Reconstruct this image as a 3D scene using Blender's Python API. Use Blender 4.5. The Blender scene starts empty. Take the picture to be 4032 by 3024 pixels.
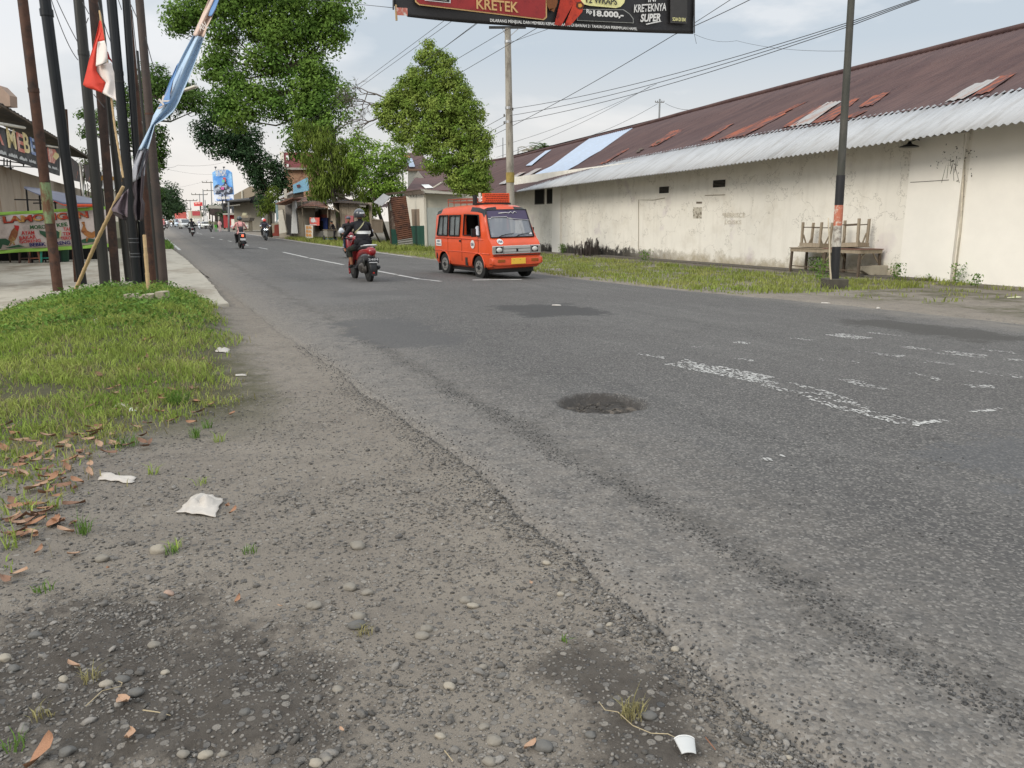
import bpy, bmesh, math, random
import numpy as np
from mathutils import Vector, Matrix, Euler, noise as mn
random.seed(7); RNG=np.random.default_rng(11)
S=bpy.context.scene; COL=S.collection
R=math.radians
# ---------------------------------------------------------------- camera geometry (photo pixels 4032x3024)
F=3000.;CX=2016.;CY=1512.;HZ=876.;H=1.4
pt=math.atan((CY-HZ)/F); YAW=math.atan((2016-620)/F*math.cos(pt))
cp,sp=math.cos(pt),math.sin(pt);cy_,sy_=math.cos(YAW),math.sin(YAW)
CAM=Vector((0,0,H))
def ray(u,v):
    x=(u-CX)/F;y=-(v-CY)/F
    X=x;Y=cp+y*sp;Z=-sp+y*cp
    return Vector((X*cy_+Y*sy_,-X*sy_+Y*cy_,Z))
def at(u,v,D): return CAM+ray(u,v)*D
def onX(u,v,X):
    d=ray(u,v);return CAM+d*(X/d.x)
def onY(u,v,Y):
    d=ray(u,v);return CAM+d*(Y/d.y)
def hit(u,v,P,n):
    d=ray(u,v);return CAM+d*((P-CAM).dot(n)/d.dot(n))
def sstep(a,b,x):
    if a==b: return float(x>a)
    t=min(1,max(0,(x-a)/(b-a)));return t*t*(3-2*t)
def lerp(a,b,t): return a+(b-a)*t
def pw(x,pts):
    if x<=pts[0][0]: return pts[0][1]
    for (a,b),(c,d) in zip(pts,pts[1:]):
        if x<=c: return b+(d-b)*(x-a)/(c-a)
    return pts[-1][1]
# ---------------------------------------------------------------- terrain
def gz(x,y):
    z=0.
    if x>4.7: z-=.022*(min(x,10.7)-4.7)
    if x>10.7: z-=.07*min(1,(x-10.7)/3.)
    if y>60: z+=(y-60)*.0025
    return z
def eL(y):
    b=.05*fb(0,y,.7,33)*(1 if y<12 else .3)+pw(y,[(0,1.5),(1.6,1.42),(2.8,1.45),(4,1.52),(5,1.43),(7.4,1.42),(10,1.3),(16,1.2),(24,1.05),(40,.8),(70,.5),(160,.3)])
    return b+(.07*mn.noise(Vector((y*1.7,3.1,0)))+.015*mn.noise(Vector((y*7,8.1,0))))*(1 if y<40 else 1)
def eR(y):
    b=pw(y,[(0,12.6),(8,12.5),(10.5,12.2),(12.5,11.6),(15,10.95),(20,10.55),(40,10.45)])
    return b+.09*mn.noise(Vector((y*.8,5.1,0)))+.03*mn.noise(Vector((y*5,7.1,0)))
def mound(x,y):
    a=sstep(6.5,12.2,y)*(1-sstep(14.3,15.5,y))
    b=math.exp(-((x+.75)/1.15)**2) if x<-.75 else (1-sstep(-.1,1.0,x))
    return .34*a*b
POT=Vector((3.06,5.02,0))
def _G(u,v):
    d=ray(u,v);t=-H/d.z;return (d.x*t,d.y*t)
DAMP=[_G(*p) for p in [(-700,2500),(0,2440),(300,2320),(780,2285),(1010,2390),(1480,2500),(1570,2800),(1420,3100),(-600,3300)]]
LUMP=[_G(*p) for p in [(2060,2520),(2300,2450),(2560,2560),(2800,2720),(2980,3060),(2500,3300),(2250,3000),(2040,2700)]]
def _pd(x,y,P):
    c=False;j=len(P)-1;m=9.
    for i in range(len(P)):
        ax,ay=P[j];bx_,by_=P[i]
        if (by_>y)!=(ay>y) and x<(ax-bx_)*(y-by_)/(ay-by_)+bx_: c=not c
        dx,dy=bx_-ax,by_-ay;t=max(0,min(1,((x-ax)*dx+(y-ay)*dy)/(dx*dx+dy*dy)));m=min(m,math.hypot(x-ax-dx*t,y-ay-dy*t));j=i
    return m if c else -m
def polyk(x,y,P,s=.12): return sstep(-s*.4,s,_pd(x,y,P)+.05*mn.noise(Vector((x*6,y*6,1))))
def fb(x,y,s,o=0): return mn.noise(Vector((x*s,y*s,o)))
def gh(x,y):      # ground beside the road
    z=gz(x,y)+mound(x,y)
    if x<0 and y>13.2: pass
    return z
def bump(x,y):
    if y>25 or abs(x)>14: return 0
    b=.012*fb(x,y,1.6)+.007*fb(x,y,5,3)+.003*fb(x,y,17,5)
    # worn lumps of old asphalt at the near verge
    if y<3.6 and x<1.6:
        q=polyk(x,y,LUMP);b+=q*(.016+.012*fb(x,y,4,9))+polyk(x,y,DAMP)*.016*sstep(.0,.3,fb(x,y,5,12))
    return b
def Ghit(u,v,ex=0):
    d=ray(u,v);t=(ex-H)/d.z
    for _ in range(12):
        p=CAM+d*t; z=gh(p.x,p.y)+ex; t=(z-H)/d.z*.7+t*.3
    p=CAM+d*t; p.z=gh(p.x,p.y)+ex; return p
# ---------------------------------------------------------------- materials
MATS={}
def sc(h):  # sRGB 0-255 tuple -> linear
    return tuple(((c/255/12.92) if c/255<=.04045 else ((c/255+.055)/1.055)**2.4) for c in h)
def mat(name,col,rough=.7,var=.12,scale=6,bump=0.,bscale=60,metal=0,col2=None,c2scale=2,c2th=(.5,.6),emis=None,trans=0,alpha=1,coat=0,stretch=(1,1,1),spec=.4,isl=0):
    if name in MATS: return MATS[name]
    m=bpy.data.materials.new(name);m.use_nodes=True;nt=m.node_tree;N=nt.nodes;L=nt.links
    b=N['Principled BSDF'];b.inputs['Roughness'].default_value=rough;b.inputs['Metallic'].default_value=metal
    b.inputs['Specular IOR Level'].default_value=spec
    tc=N.new('ShaderNodeTexCoord');mp=N.new('ShaderNodeMapping');mp.inputs['Scale'].default_value=stretch
    L.new(tc.outputs['Object'],mp.inputs[0])
    n=N.new('ShaderNodeTexNoise');n.inputs['Scale'].default_value=scale;n.inputs['Detail'].default_value=6;n.inputs['Roughness'].default_value=.65
    L.new(mp.outputs[0],n.inputs['Vector'])
    r=N.new('ShaderNodeMapRange');r.inputs[1].default_value=.25;r.inputs[2].default_value=.75;r.inputs[3].default_value=1-var;r.inputs[4].default_value=1+var
    L.new(n.outputs[0],r.inputs[0])
    c=N.new('ShaderNodeRGB');c.outputs[0].default_value=(*col,1);src=c.outputs[0]
    if col2:
        n2=N.new('ShaderNodeTexNoise');n2.inputs['Scale'].default_value=c2scale;n2.inputs['Detail'].default_value=8;n2.inputs['Roughness'].default_value=.7
        L.new(mp.outputs[0],n2.inputs['Vector'])
        r2=N.new('ShaderNodeMapRange');r2.inputs[1].default_value=c2th[0];r2.inputs[2].default_value=c2th[1];L.new(n2.outputs[0],r2.inputs[0])
        mx=N.new('ShaderNodeMix');mx.data_type='RGBA';mx.inputs[7].default_value=(*col2,1)
        L.new(r2.outputs[0],mx.inputs[0]);L.new(src,mx.inputs[6]);src=mx.outputs[2]
    hs=N.new('ShaderNodeHueSaturation');L.new(src,hs.inputs['Color']);L.new(r.outputs[0],hs.inputs['Value'])
    if isl:
        g=N.new('ShaderNodeNewGeometry');r3=N.new('ShaderNodeMapRange');r3.inputs[3].default_value=1-isl;r3.inputs[4].default_value=1+isl
        L.new(g.outputs['Random Per Island'],r3.inputs[0]);mu=N.new('ShaderNodeMath');mu.operation='MULTIPLY';L.new(r3.outputs[0],mu.inputs[0]);L.new(r.outputs[0],mu.inputs[1]);L.new(mu.outputs[0],hs.inputs['Value'])
    L.new(hs.outputs[0],b.inputs['Base Color'])
    if bump:
        n3=N.new('ShaderNodeTexNoise');n3.inputs['Scale'].default_value=bscale;n3.inputs['Detail'].default_value=5
        L.new(mp.outputs[0],n3.inputs['Vector']);bu=N.new('ShaderNodeBump');bu.inputs['Strength'].default_value=bump;bu.inputs['Distance'].default_value=.02
        L.new(n3.outputs[0],bu.inputs['Height']);L.new(bu.outputs[0],b.inputs['Normal'])
    if emis: b.inputs['Emission Color'].default_value=(*emis[0],1);b.inputs['Emission Strength'].default_value=emis[1]
    if alpha<1: b.inputs['Alpha'].default_value=alpha
    if coat: b.inputs['Coat Weight'].default_value=coat;b.inputs['Coat Roughness'].default_value=.1
    if trans: b.inputs['Transmission Weight'].default_value=trans
    MATS[name]=m;return m
def leafmat(name,c1,c2,isl=.35,cs=.5,trl=.3):
    if name in MATS: return MATS[name]
    m=bpy.data.materials.new(name);m.use_nodes=True;nt=m.node_tree;N=nt.nodes;L=nt.links
    b=N['Principled BSDF'];b.inputs['Roughness'].default_value=.6;b.inputs['Specular IOR Level'].default_value=.08
    tc=N.new('ShaderNodeTexCoord');n=N.new('ShaderNodeTexNoise');n.inputs['Scale'].default_value=cs;n.inputs['Detail'].default_value=4
    L.new(tc.outputs['Object'],n.inputs['Vector']);r=N.new('ShaderNodeMapRange');r.inputs[1].default_value=.35;r.inputs[2].default_value=.65;L.new(n.outputs[0],r.inputs[0])
    mx=N.new('ShaderNodeMix');mx.data_type='RGBA';mx.inputs[6].default_value=(*c1,1);mx.inputs[7].default_value=(*c2,1);L.new(r.outputs[0],mx.inputs[0])
    g=N.new('ShaderNodeNewGeometry');r3=N.new('ShaderNodeMapRange');r3.inputs[3].default_value=1-isl;r3.inputs[4].default_value=1+isl;L.new(g.outputs['Random Per Island'],r3.inputs[0])
    hs=N.new('ShaderNodeHueSaturation');L.new(mx.outputs[2],hs.inputs['Color']);L.new(r3.outputs[0],hs.inputs['Value']);L.new(hs.outputs[0],b.inputs['Base Color'])
    t=N.new('ShaderNodeBsdfTranslucent');L.new(hs.outputs[0],t.inputs[0]);ms=N.new('ShaderNodeMixShader');ms.inputs[0].default_value=trl
    o=N['Material Output'];L.new(b.outputs[0],ms.inputs[1]);L.new(t.outputs[0],ms.inputs[2]);L.new(ms.outputs[0],o.inputs[0])
    MATS[name]=m;return m
# ---------------------------------------------------------------- object helpers
def link(o,parent=None):
    COL.objects.link(o)
    if parent is not None: o.parent=parent
    return o
def tag(o,label=None,cat=None,group=None,kind=None):
    if label: o['label']=label
    if cat: o['category']=cat
    if group: o['group']=group
    if kind: o['kind']=kind
    return o
def thing(name,label,cat,loc=(0,0,0),rotz=0,group=None):
    o=bpy.data.objects.new(name,None);o.empty_display_size=.2;link(o);o.location=loc;o.rotation_euler=(0,0,rotz)
    return tag(o,label,cat,group)
class MB:
    def __init__(s): s.v=[];s.f=[];s.m=[];s.mi=0
    def add(s,vs,fs):
        k=len(s.v);s.v+= [tuple(p) for p in vs];s.f+=[tuple(i+k for i in f) for f in fs];s.m+=[s.mi]*len(fs);return s
    def box(s,c,d,rot=None):
        x,y,z=d[0]/2,d[1]/2,d[2]/2
        vs=[Vector(p) for p in [(-x,-y,-z),(x,-y,-z),(x,y,-z),(-x,y,-z),(-x,-y,z),(x,-y,z),(x,y,z),(-x,y,z)]]
        if rot is not None: vs=[rot@p for p in vs]
        vs=[p+Vector(c) for p in vs]
        return s.add(vs,[(0,3,2,1),(4,5,6,7),(0,1,5,4),(1,2,6,5),(2,3,7,6),(3,0,4,7)])
    def b2(s,a,b): # box by corners
        return s.box([(a[i]+b[i])/2 for i in range(3)],[abs(b[i]-a[i]) for i in range(3)])
    def beam(s,a,b,w,h,up=(0,0,1)):
        a=Vector(a);b=Vector(b);d=(b-a);l=d.length;d.normalize();u=Vector(up)
        if abs(d.dot(u))>.98:u=Vector((1,0,0))
        r=d.cross(u).normalized();u=r.cross(d)
        M=Matrix((r,d,u)).transposed();return s.box((a+b)/2,(w,l,h),M)
    def tube(s,pts,rad,n=8,cap=True):
        pts=[Vector(p) for p in pts]
        if not isinstance(rad,(list,tuple)): rad=[rad]*len(pts)
        vs=[];fs=[];ref=None
        for i,p in enumerate(pts):
            d=(pts[min(i+1,len(pts)-1)]-pts[max(i-1,0)]).normalized()
            if ref is None:
                ref=Vector((0,0,1)) if abs(d.z)<.9 else Vector((1,0,0))
            r=d.cross(ref).normalized();ref=r.cross(d).normalized()
            for k in range(n):
                a=2*math.pi*k/n;vs.append(p+(r*math.cos(a)+ref*math.sin(a))*rad[i])
        for i in range(len(pts)-1):
            for k in range(n):
                k2=(k+1)%n;fs.append((i*n+k,i*n+k2,(i+1)*n+k2,(i+1)*n+k))
        if cap: fs.append(tuple(range(n-1,-1,-1)));fs.append(tuple((len(pts)-1)*n+k for k in range(n)))
        return s.add(vs,fs)
    def ell(s,c,r,nu=12,nv=8,rot=None):
        c=Vector(c);vs=[];fs=[]
        for j in range(nv+1):
            t=math.pi*j/nv
            for i in range(nu):
                a=2*math.pi*i/nu;p=Vector((r[0]*math.sin(t)*math.cos(a),r[1]*math.sin(t)*math.sin(a),r[2]*math.cos(t)))
                if rot is not None:p=rot@p
                vs.append(c+p)
        for j in range(nv):
            for i in range(nu):
                i2=(i+1)%nu;fs.append((j*nu+i,(j+1)*nu+i,(j+1)*nu+i2,j*nu+i2))
        return s.add(vs,fs)
    def loft(s,secs,n=16,e=3.0,cap=True):
        """secs: (y,zc,hw,hh[,xc]) superellipse rings along y"""
        vs=[];fs=[]
        for q in secs:
            y,zc,hw,hh=q[:4];xc=q[4] if len(q)>4 else 0
            for k in range(n):
                a=2*math.pi*(k+.5)/n;c_,s_=math.cos(a),math.sin(a)
                vs.append((xc+hw*math.copysign(abs(c_)**(2/e),c_),y,zc+hh*math.copysign(abs(s_)**(2/e),s_)))
        for i in range(len(secs)-1):
            for k in range(n):
                k2=(k+1)%n;fs.append((i*n+k,(i+1)*n+k,(i+1)*n+k2,i*n+k2))
        if cap: fs.append(tuple(range(n)));fs.append(tuple((len(secs)-1)*n+k for k in range(n-1,-1,-1)))
        return s.add(vs,fs)
    def prism(s,poly,off):
        """poly 3D planar loop extruded by vector off"""
        n=len(poly);vs=[Vector(p) for p in poly]+[Vector(p)+Vector(off) for p in poly]
        fs=[tuple(range(n-1,-1,-1)),tuple(range(n,2*n))]+[(i,(i+1)%n,n+(i+1)%n,n+i) for i in range(n)]
        return s.add(vs,fs)
    def disc(s,c,ax,r,w,n=20,r2=None):
        c=Vector(c);ax=Vector(ax).normalized();return s.tube([c-ax*w/2,c+ax*w/2],[r,r2 or r],n)
    def grid(s,fn,nu,nv):
        vs=[fn(i/nu,j/nv) for j in range(nv+1) for i in range(nu+1)]
        fs=[(j*(nu+1)+i,j*(nu+1)+i+1,(j+1)*(nu+1)+i+1,(j+1)*(nu+1)+i) for j in range(nv) for i in range(nu)]
        return s.add(vs,fs)
    def build(s,name,m,parent=None,smooth=False,world=False,bevel=0,solid=0,recalc=True):
        me=bpy.data.meshes.new(name)
        off=Vector((0,0,0))
        if world and parent is not None: off=parent['_o'] if '_o' in parent else parent.location
        if world: vs=[tuple(Vector(v)-Vector(off)) for v in s.v]
        else: vs=s.v
        org=None
        if world and parent is None:
            xs=[v[0] for v in vs];ys=[v[1] for v in vs];zs=[v[2] for v in vs]
            org=Vector(((min(xs)+max(xs))/2,(min(ys)+max(ys))/2,min(zs)));vs=[tuple(Vector(v)-org) for v in vs]
        me.from_pydata(vs,[],s.f)
        ms=m if isinstance(m,(list,tuple)) else [m]
        for q in ms: me.materials.append(q)
        if len(ms)>1: me.polygons.foreach_set('material_index',s.m)
        if recalc:
            bm=bmesh.new();bm.from_mesh(me);bmesh.ops.recalc_face_normals(bm,faces=bm.faces);bm.to_mesh(me);bm.free()
        if smooth:
            me.polygons.foreach_set('use_smooth',[True]*len(me.polygons))
            if smooth is not True: me.set_sharp_from_angle(angle=R(smooth))
        me.update()
        o=bpy.data.objects.new(name,me);link(o,parent)
        if org is not None:o.location=org
        if bevel:
            b=o.modifiers.new('b','BEVEL');b.width=bevel;b.segments=2;b.limit_method='ANGLE'
        if solid:
            b=o.modifiers.new('s','SOLIDIFY');b.thickness=solid;b.offset=0
        return o
def npmesh(name,V,Fa,m,parent=None,loc=None,smooth=False,kind=None):
    me=bpy.data.meshes.new(name);V=np.asarray(V,dtype=np.float32);Fa=np.asarray(Fa,dtype=np.int32)
    if loc is not None: V=V-np.array(loc,dtype=np.float32)
    k=Fa.shape[1];me.vertices.add(len(V));me.vertices.foreach_set('co',V.ravel())
    me.loops.add(Fa.size);me.loops.foreach_set('vertex_index',Fa.ravel())
    me.polygons.add(len(Fa));me.polygons.foreach_set('loop_start',np.arange(0,Fa.size,k,dtype=np.int32))
    try: me.polygons.foreach_set('loop_total',np.full(len(Fa),k,dtype=np.int32))
    except Exception: pass
    me.materials.append(m)
    if smooth: me.polygons.foreach_set('use_smooth',np.ones(len(Fa),dtype=bool))
    me.update(calc_edges=True);me.validate()
    o=bpy.data.objects.new(name,me);link(o,parent)
    if loc is not None and parent is None:o.location=loc
    if kind:o['kind']=kind
    return o
def evalmesh(o):
    dg=bpy.context.evaluated_depsgraph_get();dg.update()
    return bpy.data.meshes.new_from_object(o.evaluated_get(dg))
def text_on(s,P0,P1,m,parent,up=None,h=None,off=.004,bold=.0,name='lettering',ext=0,shear=0):
    """flat lettering, baseline P0->P1 (world), cap height h"""
    cu=bpy.data.curves.new('t','FONT');cu.body=s;cu.size=1;cu.offset=bold;cu.extrude=ext;cu.shear=shear;cu.resolution_u=3
    o=bpy.data.objects.new('t',cu);COL.objects.link(o);me=evalmesh(o)
    bpy.data.objects.remove(o);bpy.data.curves.remove(cu)
    P0=Vector(P0);P1=Vector(P1)
    n=len(me.vertices)
    if n==0: return None
    co=np.empty(n*3,dtype=np.float32);me.vertices.foreach_get('co',co);co=co.reshape(-1,3)
    x0,x1=co[:,0].min(),co[:,0].max();y0,y1=co[:,1].min(),co[:,1].max()
    e1=(P1-P0);w=e1.length;e1.normalize();up=Vector(up or (0,0,1));e2=(up-e1*up.dot(e1)).normalized();e3=e1.cross(e2)
    sx=w/(x1-x0);syy=(h/(y1-y0)) if h else sx
    out=[tuple(P0+e1*float((c[0]-x0)*sx)+e2*float((c[1]-y0)*syy)+e3*(off+float(c[2]))-(Vector(parent['_o']) if parent is not None and '_o' in parent else (parent.location if parent is not None else Vector((0,0,0))))) for c in co]
    me.vertices.foreach_set('co',np.array(out,dtype=np.float32).ravel())
    me.materials.clear();me.materials.append(m);me.update()
    q=bpy.data.objects.new(name,me);link(q,parent);return q
C=lambda *a: sc(a)
def strokes(P0,P1,h,m,parent,n=24,off=.01,name='small_print',blank=.18,words=6):
    """row of letter-sized illegible strokes on a board, as one strip of joined marks"""
    P0=Vector(P0);P1=Vector(P1);e1=(P1-P0);w=e1.length;e1.normalize();up=Vector((0,0,1));e2=(up-e1*up.dot(e1)).normalized();e3=e1.cross(e2)
    mb=MB();rs=random.Random(int(w*1000));x=0.
    vs=[];fs=[];N=n*4
    for i in range(N+1):
        s=i/N;hh=h*(.55+.45*rs.random())*(0.12 if (int(s*words*5)%5==4) else 1);lo=h*.25*rs.random()
        p=P0+e1*(s*w)+e3*off;vs+=[p+e2*(lo),p+e2*max(lo+.01*h,hh)]
    for i in range(N): fs.append((2*i,2*i+2,2*i+3,2*i+1))
    mb.add(vs,fs);return mb.build(name,m,parent,world=True,recalc=False)
# ---------------------------------------------------------------- common materials
M=dict(
 steel_black=mat('steel_black',(.010,.012,.014),.28,.3,5,.1,30,stretch=(1,1,.15)),
 steel_grey=mat('steel_grey',(.03,.03,.027),.36,.3,5,.1,30,stretch=(1,1,.15)),
 rust=mat('rust',(.085,.04,.025),.75,.4,7,.3,50,col2=(.045,.028,.022),c2scale=4),
 rustdark=mat('rust_dark',(.04,.025,.02),.75,.4,7,.3,50,col2=(.075,.038,.025),c2scale=3),
 concrete=mat('concrete',C(150,146,136),.85,.15,8,.3,60),
 concrete_dark=mat('concrete_dark',C(95,90,82),.9,.3,8,.4,60),
 plaster=mat('plaster',C(196,190,175),.9,.08,3,.15,40,col2=C(165,158,142),c2scale=1.5,c2th=(.55,.7)),
 white=mat('white_paint',(.72,.71,.68),.5,.06,4),
 cream=mat('cream_paint',C(212,206,192),.7,.08,4),
 black=mat('black_plastic',(.015,.015,.016),.45,.2,10),
 rubber=mat('rubber',(.02,.02,.02),.8,.25,30,.2,100),
 chrome=mat('chrome',(.6,.6,.6),.25,.1,10,metal=1),
 alu=mat('aluminium',(.45,.45,.45),.4,.15,10,metal=.8),
 wood=mat('weathered_wood',C(150,137,118),.85,.3,6,.3,40,stretch=(4,4,.6)),
 wooddark=mat('dark_wood',C(88,76,64),.85,.35,6,.3,40,stretch=(3,3,.6)),
 bark=mat('bark',(.06,.048,.036),.9,.4,5,.5,25,col2=(.05,.065,.02),c2scale=2),
 dark=mat('dark_void',(.01,.01,.01),.9,.1),
 bamboo=mat('bamboo',C(176,148,106),.6,.2,4,stretch=(1,1,3)),
 red=mat('red_paint',C(178,32,32),.4,.1,4,coat=.5),
 skin=mat('skin',C(150,100,72),.6,.08,10),
 glass=mat('glass_dark',(.03,.035,.04),.06,.05,3,spec=.8),
 blueplastic=mat('blue_plastic',C(60,110,180),.4,.1),
)
# ================================================================ SETTING
def asphalt_mat():
    m=bpy.data.materials.new('asphalt');m.use_nodes=True;nt=m.node_tree;N=nt.nodes;L=nt.links;b=N['Principled BSDF']
    tc=N.new('ShaderNodeTexCoord');P=tc.outputs['Object']
    def noise(s,d=6,r=.6,vec=P):
        n=N.new('ShaderNodeTexNoise');n.inputs['Scale'].default_value=s;n.inputs['Detail'].default_value=d;n.inputs['Roughness'].default_value=r;L.new(vec,n.inputs['Vector']);return n.outputs[0]
    def mr(x,a,b_,c=0,d=1):
        r=N.new('ShaderNodeMapRange');r.inputs[1].default_value=a;r.inputs[2].default_value=b_;r.inputs[3].default_value=c;r.inputs[4].default_value=d;L.new(x,r.inputs[0]);return r.outputs[0]
    def mix(f,a,b_):
        x=N.new('ShaderNodeMix');x.data_type='RGBA';L.new(f,x.inputs[0])
        for s,v in((6,a),(7,b_)):
            if isinstance(v,tuple): x.inputs[s].default_value=(*v,1)
            else: L.new(v,x.inputs[s])
        return x.outputs[2]
    def ma(op,a,b_):
        x=N.new('ShaderNodeMath');x.operation=op;x.use_clamp=False
        for i,v in enumerate((a,b_)):
            if isinstance(v,(int,float)): x.inputs[i].default_value=v
            else: L.new(v,x.inputs[i])
        return x.outputs[0]
    sep=N.new('ShaderNodeSeparateXYZ');L.new(P,sep.inputs[0]);X=sep.outputs[0];Y=sep.outputs[1]
    vo=N.new('ShaderNodeTexVoronoi');vo.inputs['Scale'].default_value=85;L.new(P,vo.inputs['Vector'])
    vo2=N.new('ShaderNodeTexVoronoi');vo2.inputs['Scale'].default_value=38;L.new(P,vo2.inputs['Vector'])
    sepc=N.new('ShaderNodeSeparateColor');L.new(vo.outputs['Color'],sepc.inputs[0])
    # long streaks along the driving direction
    mp=N.new('ShaderNodeMapping');mp.inputs['Scale'].default_value=(1,.08,1);L.new(P,mp.inputs[0])
    streak=noise(2.2,5,.6,mp.outputs[0]);big=noise(.35,4,.6);mid=noise(2.5,6,.7)
    base=mix(mr(streak,.35,.65),(.088,.084,.080),(.118,.112,.106))
    base=mix(mr(big,.42,.6),base,(.088,.083,.079))
    base=mix(mr(mid,.56,.7,0,.45),base,(.075,.071,.067))
    # aggregate grains: some pale, some dark
    g=sepc.outputs[0]
    base=mix(mr(g,.7,1,0,.38),base,(.26,.245,.22))
    base=mix(mr(g,.34,.0,0,.5),base,(.055,.054,.052))
    # dusty sandy strip near the left edge
    xw=ma('ADD',X,ma('MULTIPLY',ma('SUBTRACT',noise(.9,6,.7),.5),1.1))
    dust=ma('MULTIPLY',mr(xw,3.1,1.7),mr(noise(7,7,.75),.28,.66))
    base=mix(ma('MULTIPLY',dust,.75),base,(.265,.235,.2))
    ed=ma('MULTIPLY',mr(ma('ADD',X,ma('MULTIPLY',ma('SUBTRACT',noise(4,8,.8),.5),.7)),1.75,1.45),mr(noise(15,6,.8),.3,.55))
    base=mix(ma('MULTIPLY',ed,.85),base,(.215,.19,.16))
    base=mix(mr(sepc.outputs[1],.62,1,0,.5),base,(.05,.05,.05));base=mix(mr(sepc.outputs[2],.75,1,0,.5),base,(.33,.31,.28))
    # dust in the second line (loose grit) 
    grit=ma('MULTIPLY',mr(ma('ABSOLUTE',ma('SUBTRACT',xw,2.18),0),.13,.03),mr(noise(12,6,.8),.35,.6))
    base=mix(ma('MULTIPLY',grit,.5),base,(.07,.064,.057))
    crk=ma('MULTIPLY',mr(ma('ABSOLUTE',ma('SUBTRACT',noise(1.1,9,.65),.5),0),.006,.001),mr(noise(.5,3,.5),.5,.6))
    base=mix(ma('MULTIPLY',crk,.7),base,(.035,.033,.03))
    # right-hand sandy shoulder spill
    dr=ma('MULTIPLY',mr(ma('ADD',X,ma('MULTIPLY',noise(.6,5,.7),2.)),11.6,12.9),mr(noise(3,6,.7),.3,.6))
    base=mix(ma('MULTIPLY',dr,.6),base,(.25,.225,.19))
    # old square patch repairs
    def patch(x0,x1,y0,y1,col,k):
        nonlocal base
        w=ma('MULTIPLY',ma('SUBTRACT',noise(1.3,8,.85),.5),2.6)
        xx=ma('ADD',X,w);yy=ma('ADD',Y,w)
        f=ma('MULTIPLY',ma('MULTIPLY',mr(xx,x0,x0+.14),mr(xx,x1,x1-.14)),ma('MULTIPLY',mr(yy,y0,y0+.1),mr(yy,y1,y1-.1)))
        base=mix(ma('MULTIPLY',f,k),base,col)
    patch(2.0,3.3,8.3,10.9,(.085,.083,.082),.7)
    patch(4.9,6.6,10.2,12.1,(.058,.056,.054),.9)
    patch(9.3,10.6,6.2,8.6,(.06,.056,.05),.8)
    patch(2.9,4.6,14.5,15.6,(.07,.068,.066),.7)
    patch(3.9,5.6,2.3,3.1,(.1,.102,.106),.45)
    patch(2.3,4.6,13.5,19,(.17,.16,.15),.3)
    px_=ma('SUBTRACT',X,POT.x);py_=ma('SUBTRACT',Y,POT.y)
    ra=ma('DIVIDE',ma('SUBTRACT',ma('MULTIPLY',px_,cy_),ma('MULTIPLY',py_,sy_)),.345);rb=ma('DIVIDE',ma('ADD',ma('MULTIPLY',px_,sy_),ma('MULTIPLY',py_,cy_)),.36)
    rr_=ma('ADD',ma('SQRT',ma('ADD',ma('MULTIPLY',ra,ra),ma('MULTIPLY',rb,rb)),0),ma('MULTIPLY',ma('SUBTRACT',noise(7,7,.8),.5),.45))
    base=mix(mr(rr_,1.05,.9,0,.85),base,(.05,.044,.039))
    L.new(base,b.inputs['Base Color']);b.inputs['Roughness'].default_value=.85;b.inputs['Specular IOR Level'].default_value=.25
    h=ma('ADD',ma('MULTIPLY',vo.outputs['Distance'],-.6),ma('ADD',ma('MULTIPLY',vo2.outputs['Distance'],-.5),ma('MULTIPLY',noise(20,6,.8),1.4)))
    bu=N.new('ShaderNodeBump');bu.inputs['Strength'].default_value=.8;bu.inputs['Distance'].default_value=.008;L.new(h,bu.inputs['Height']);L.new(bu.outputs[0],b.inputs['Normal'])
    return m
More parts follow.
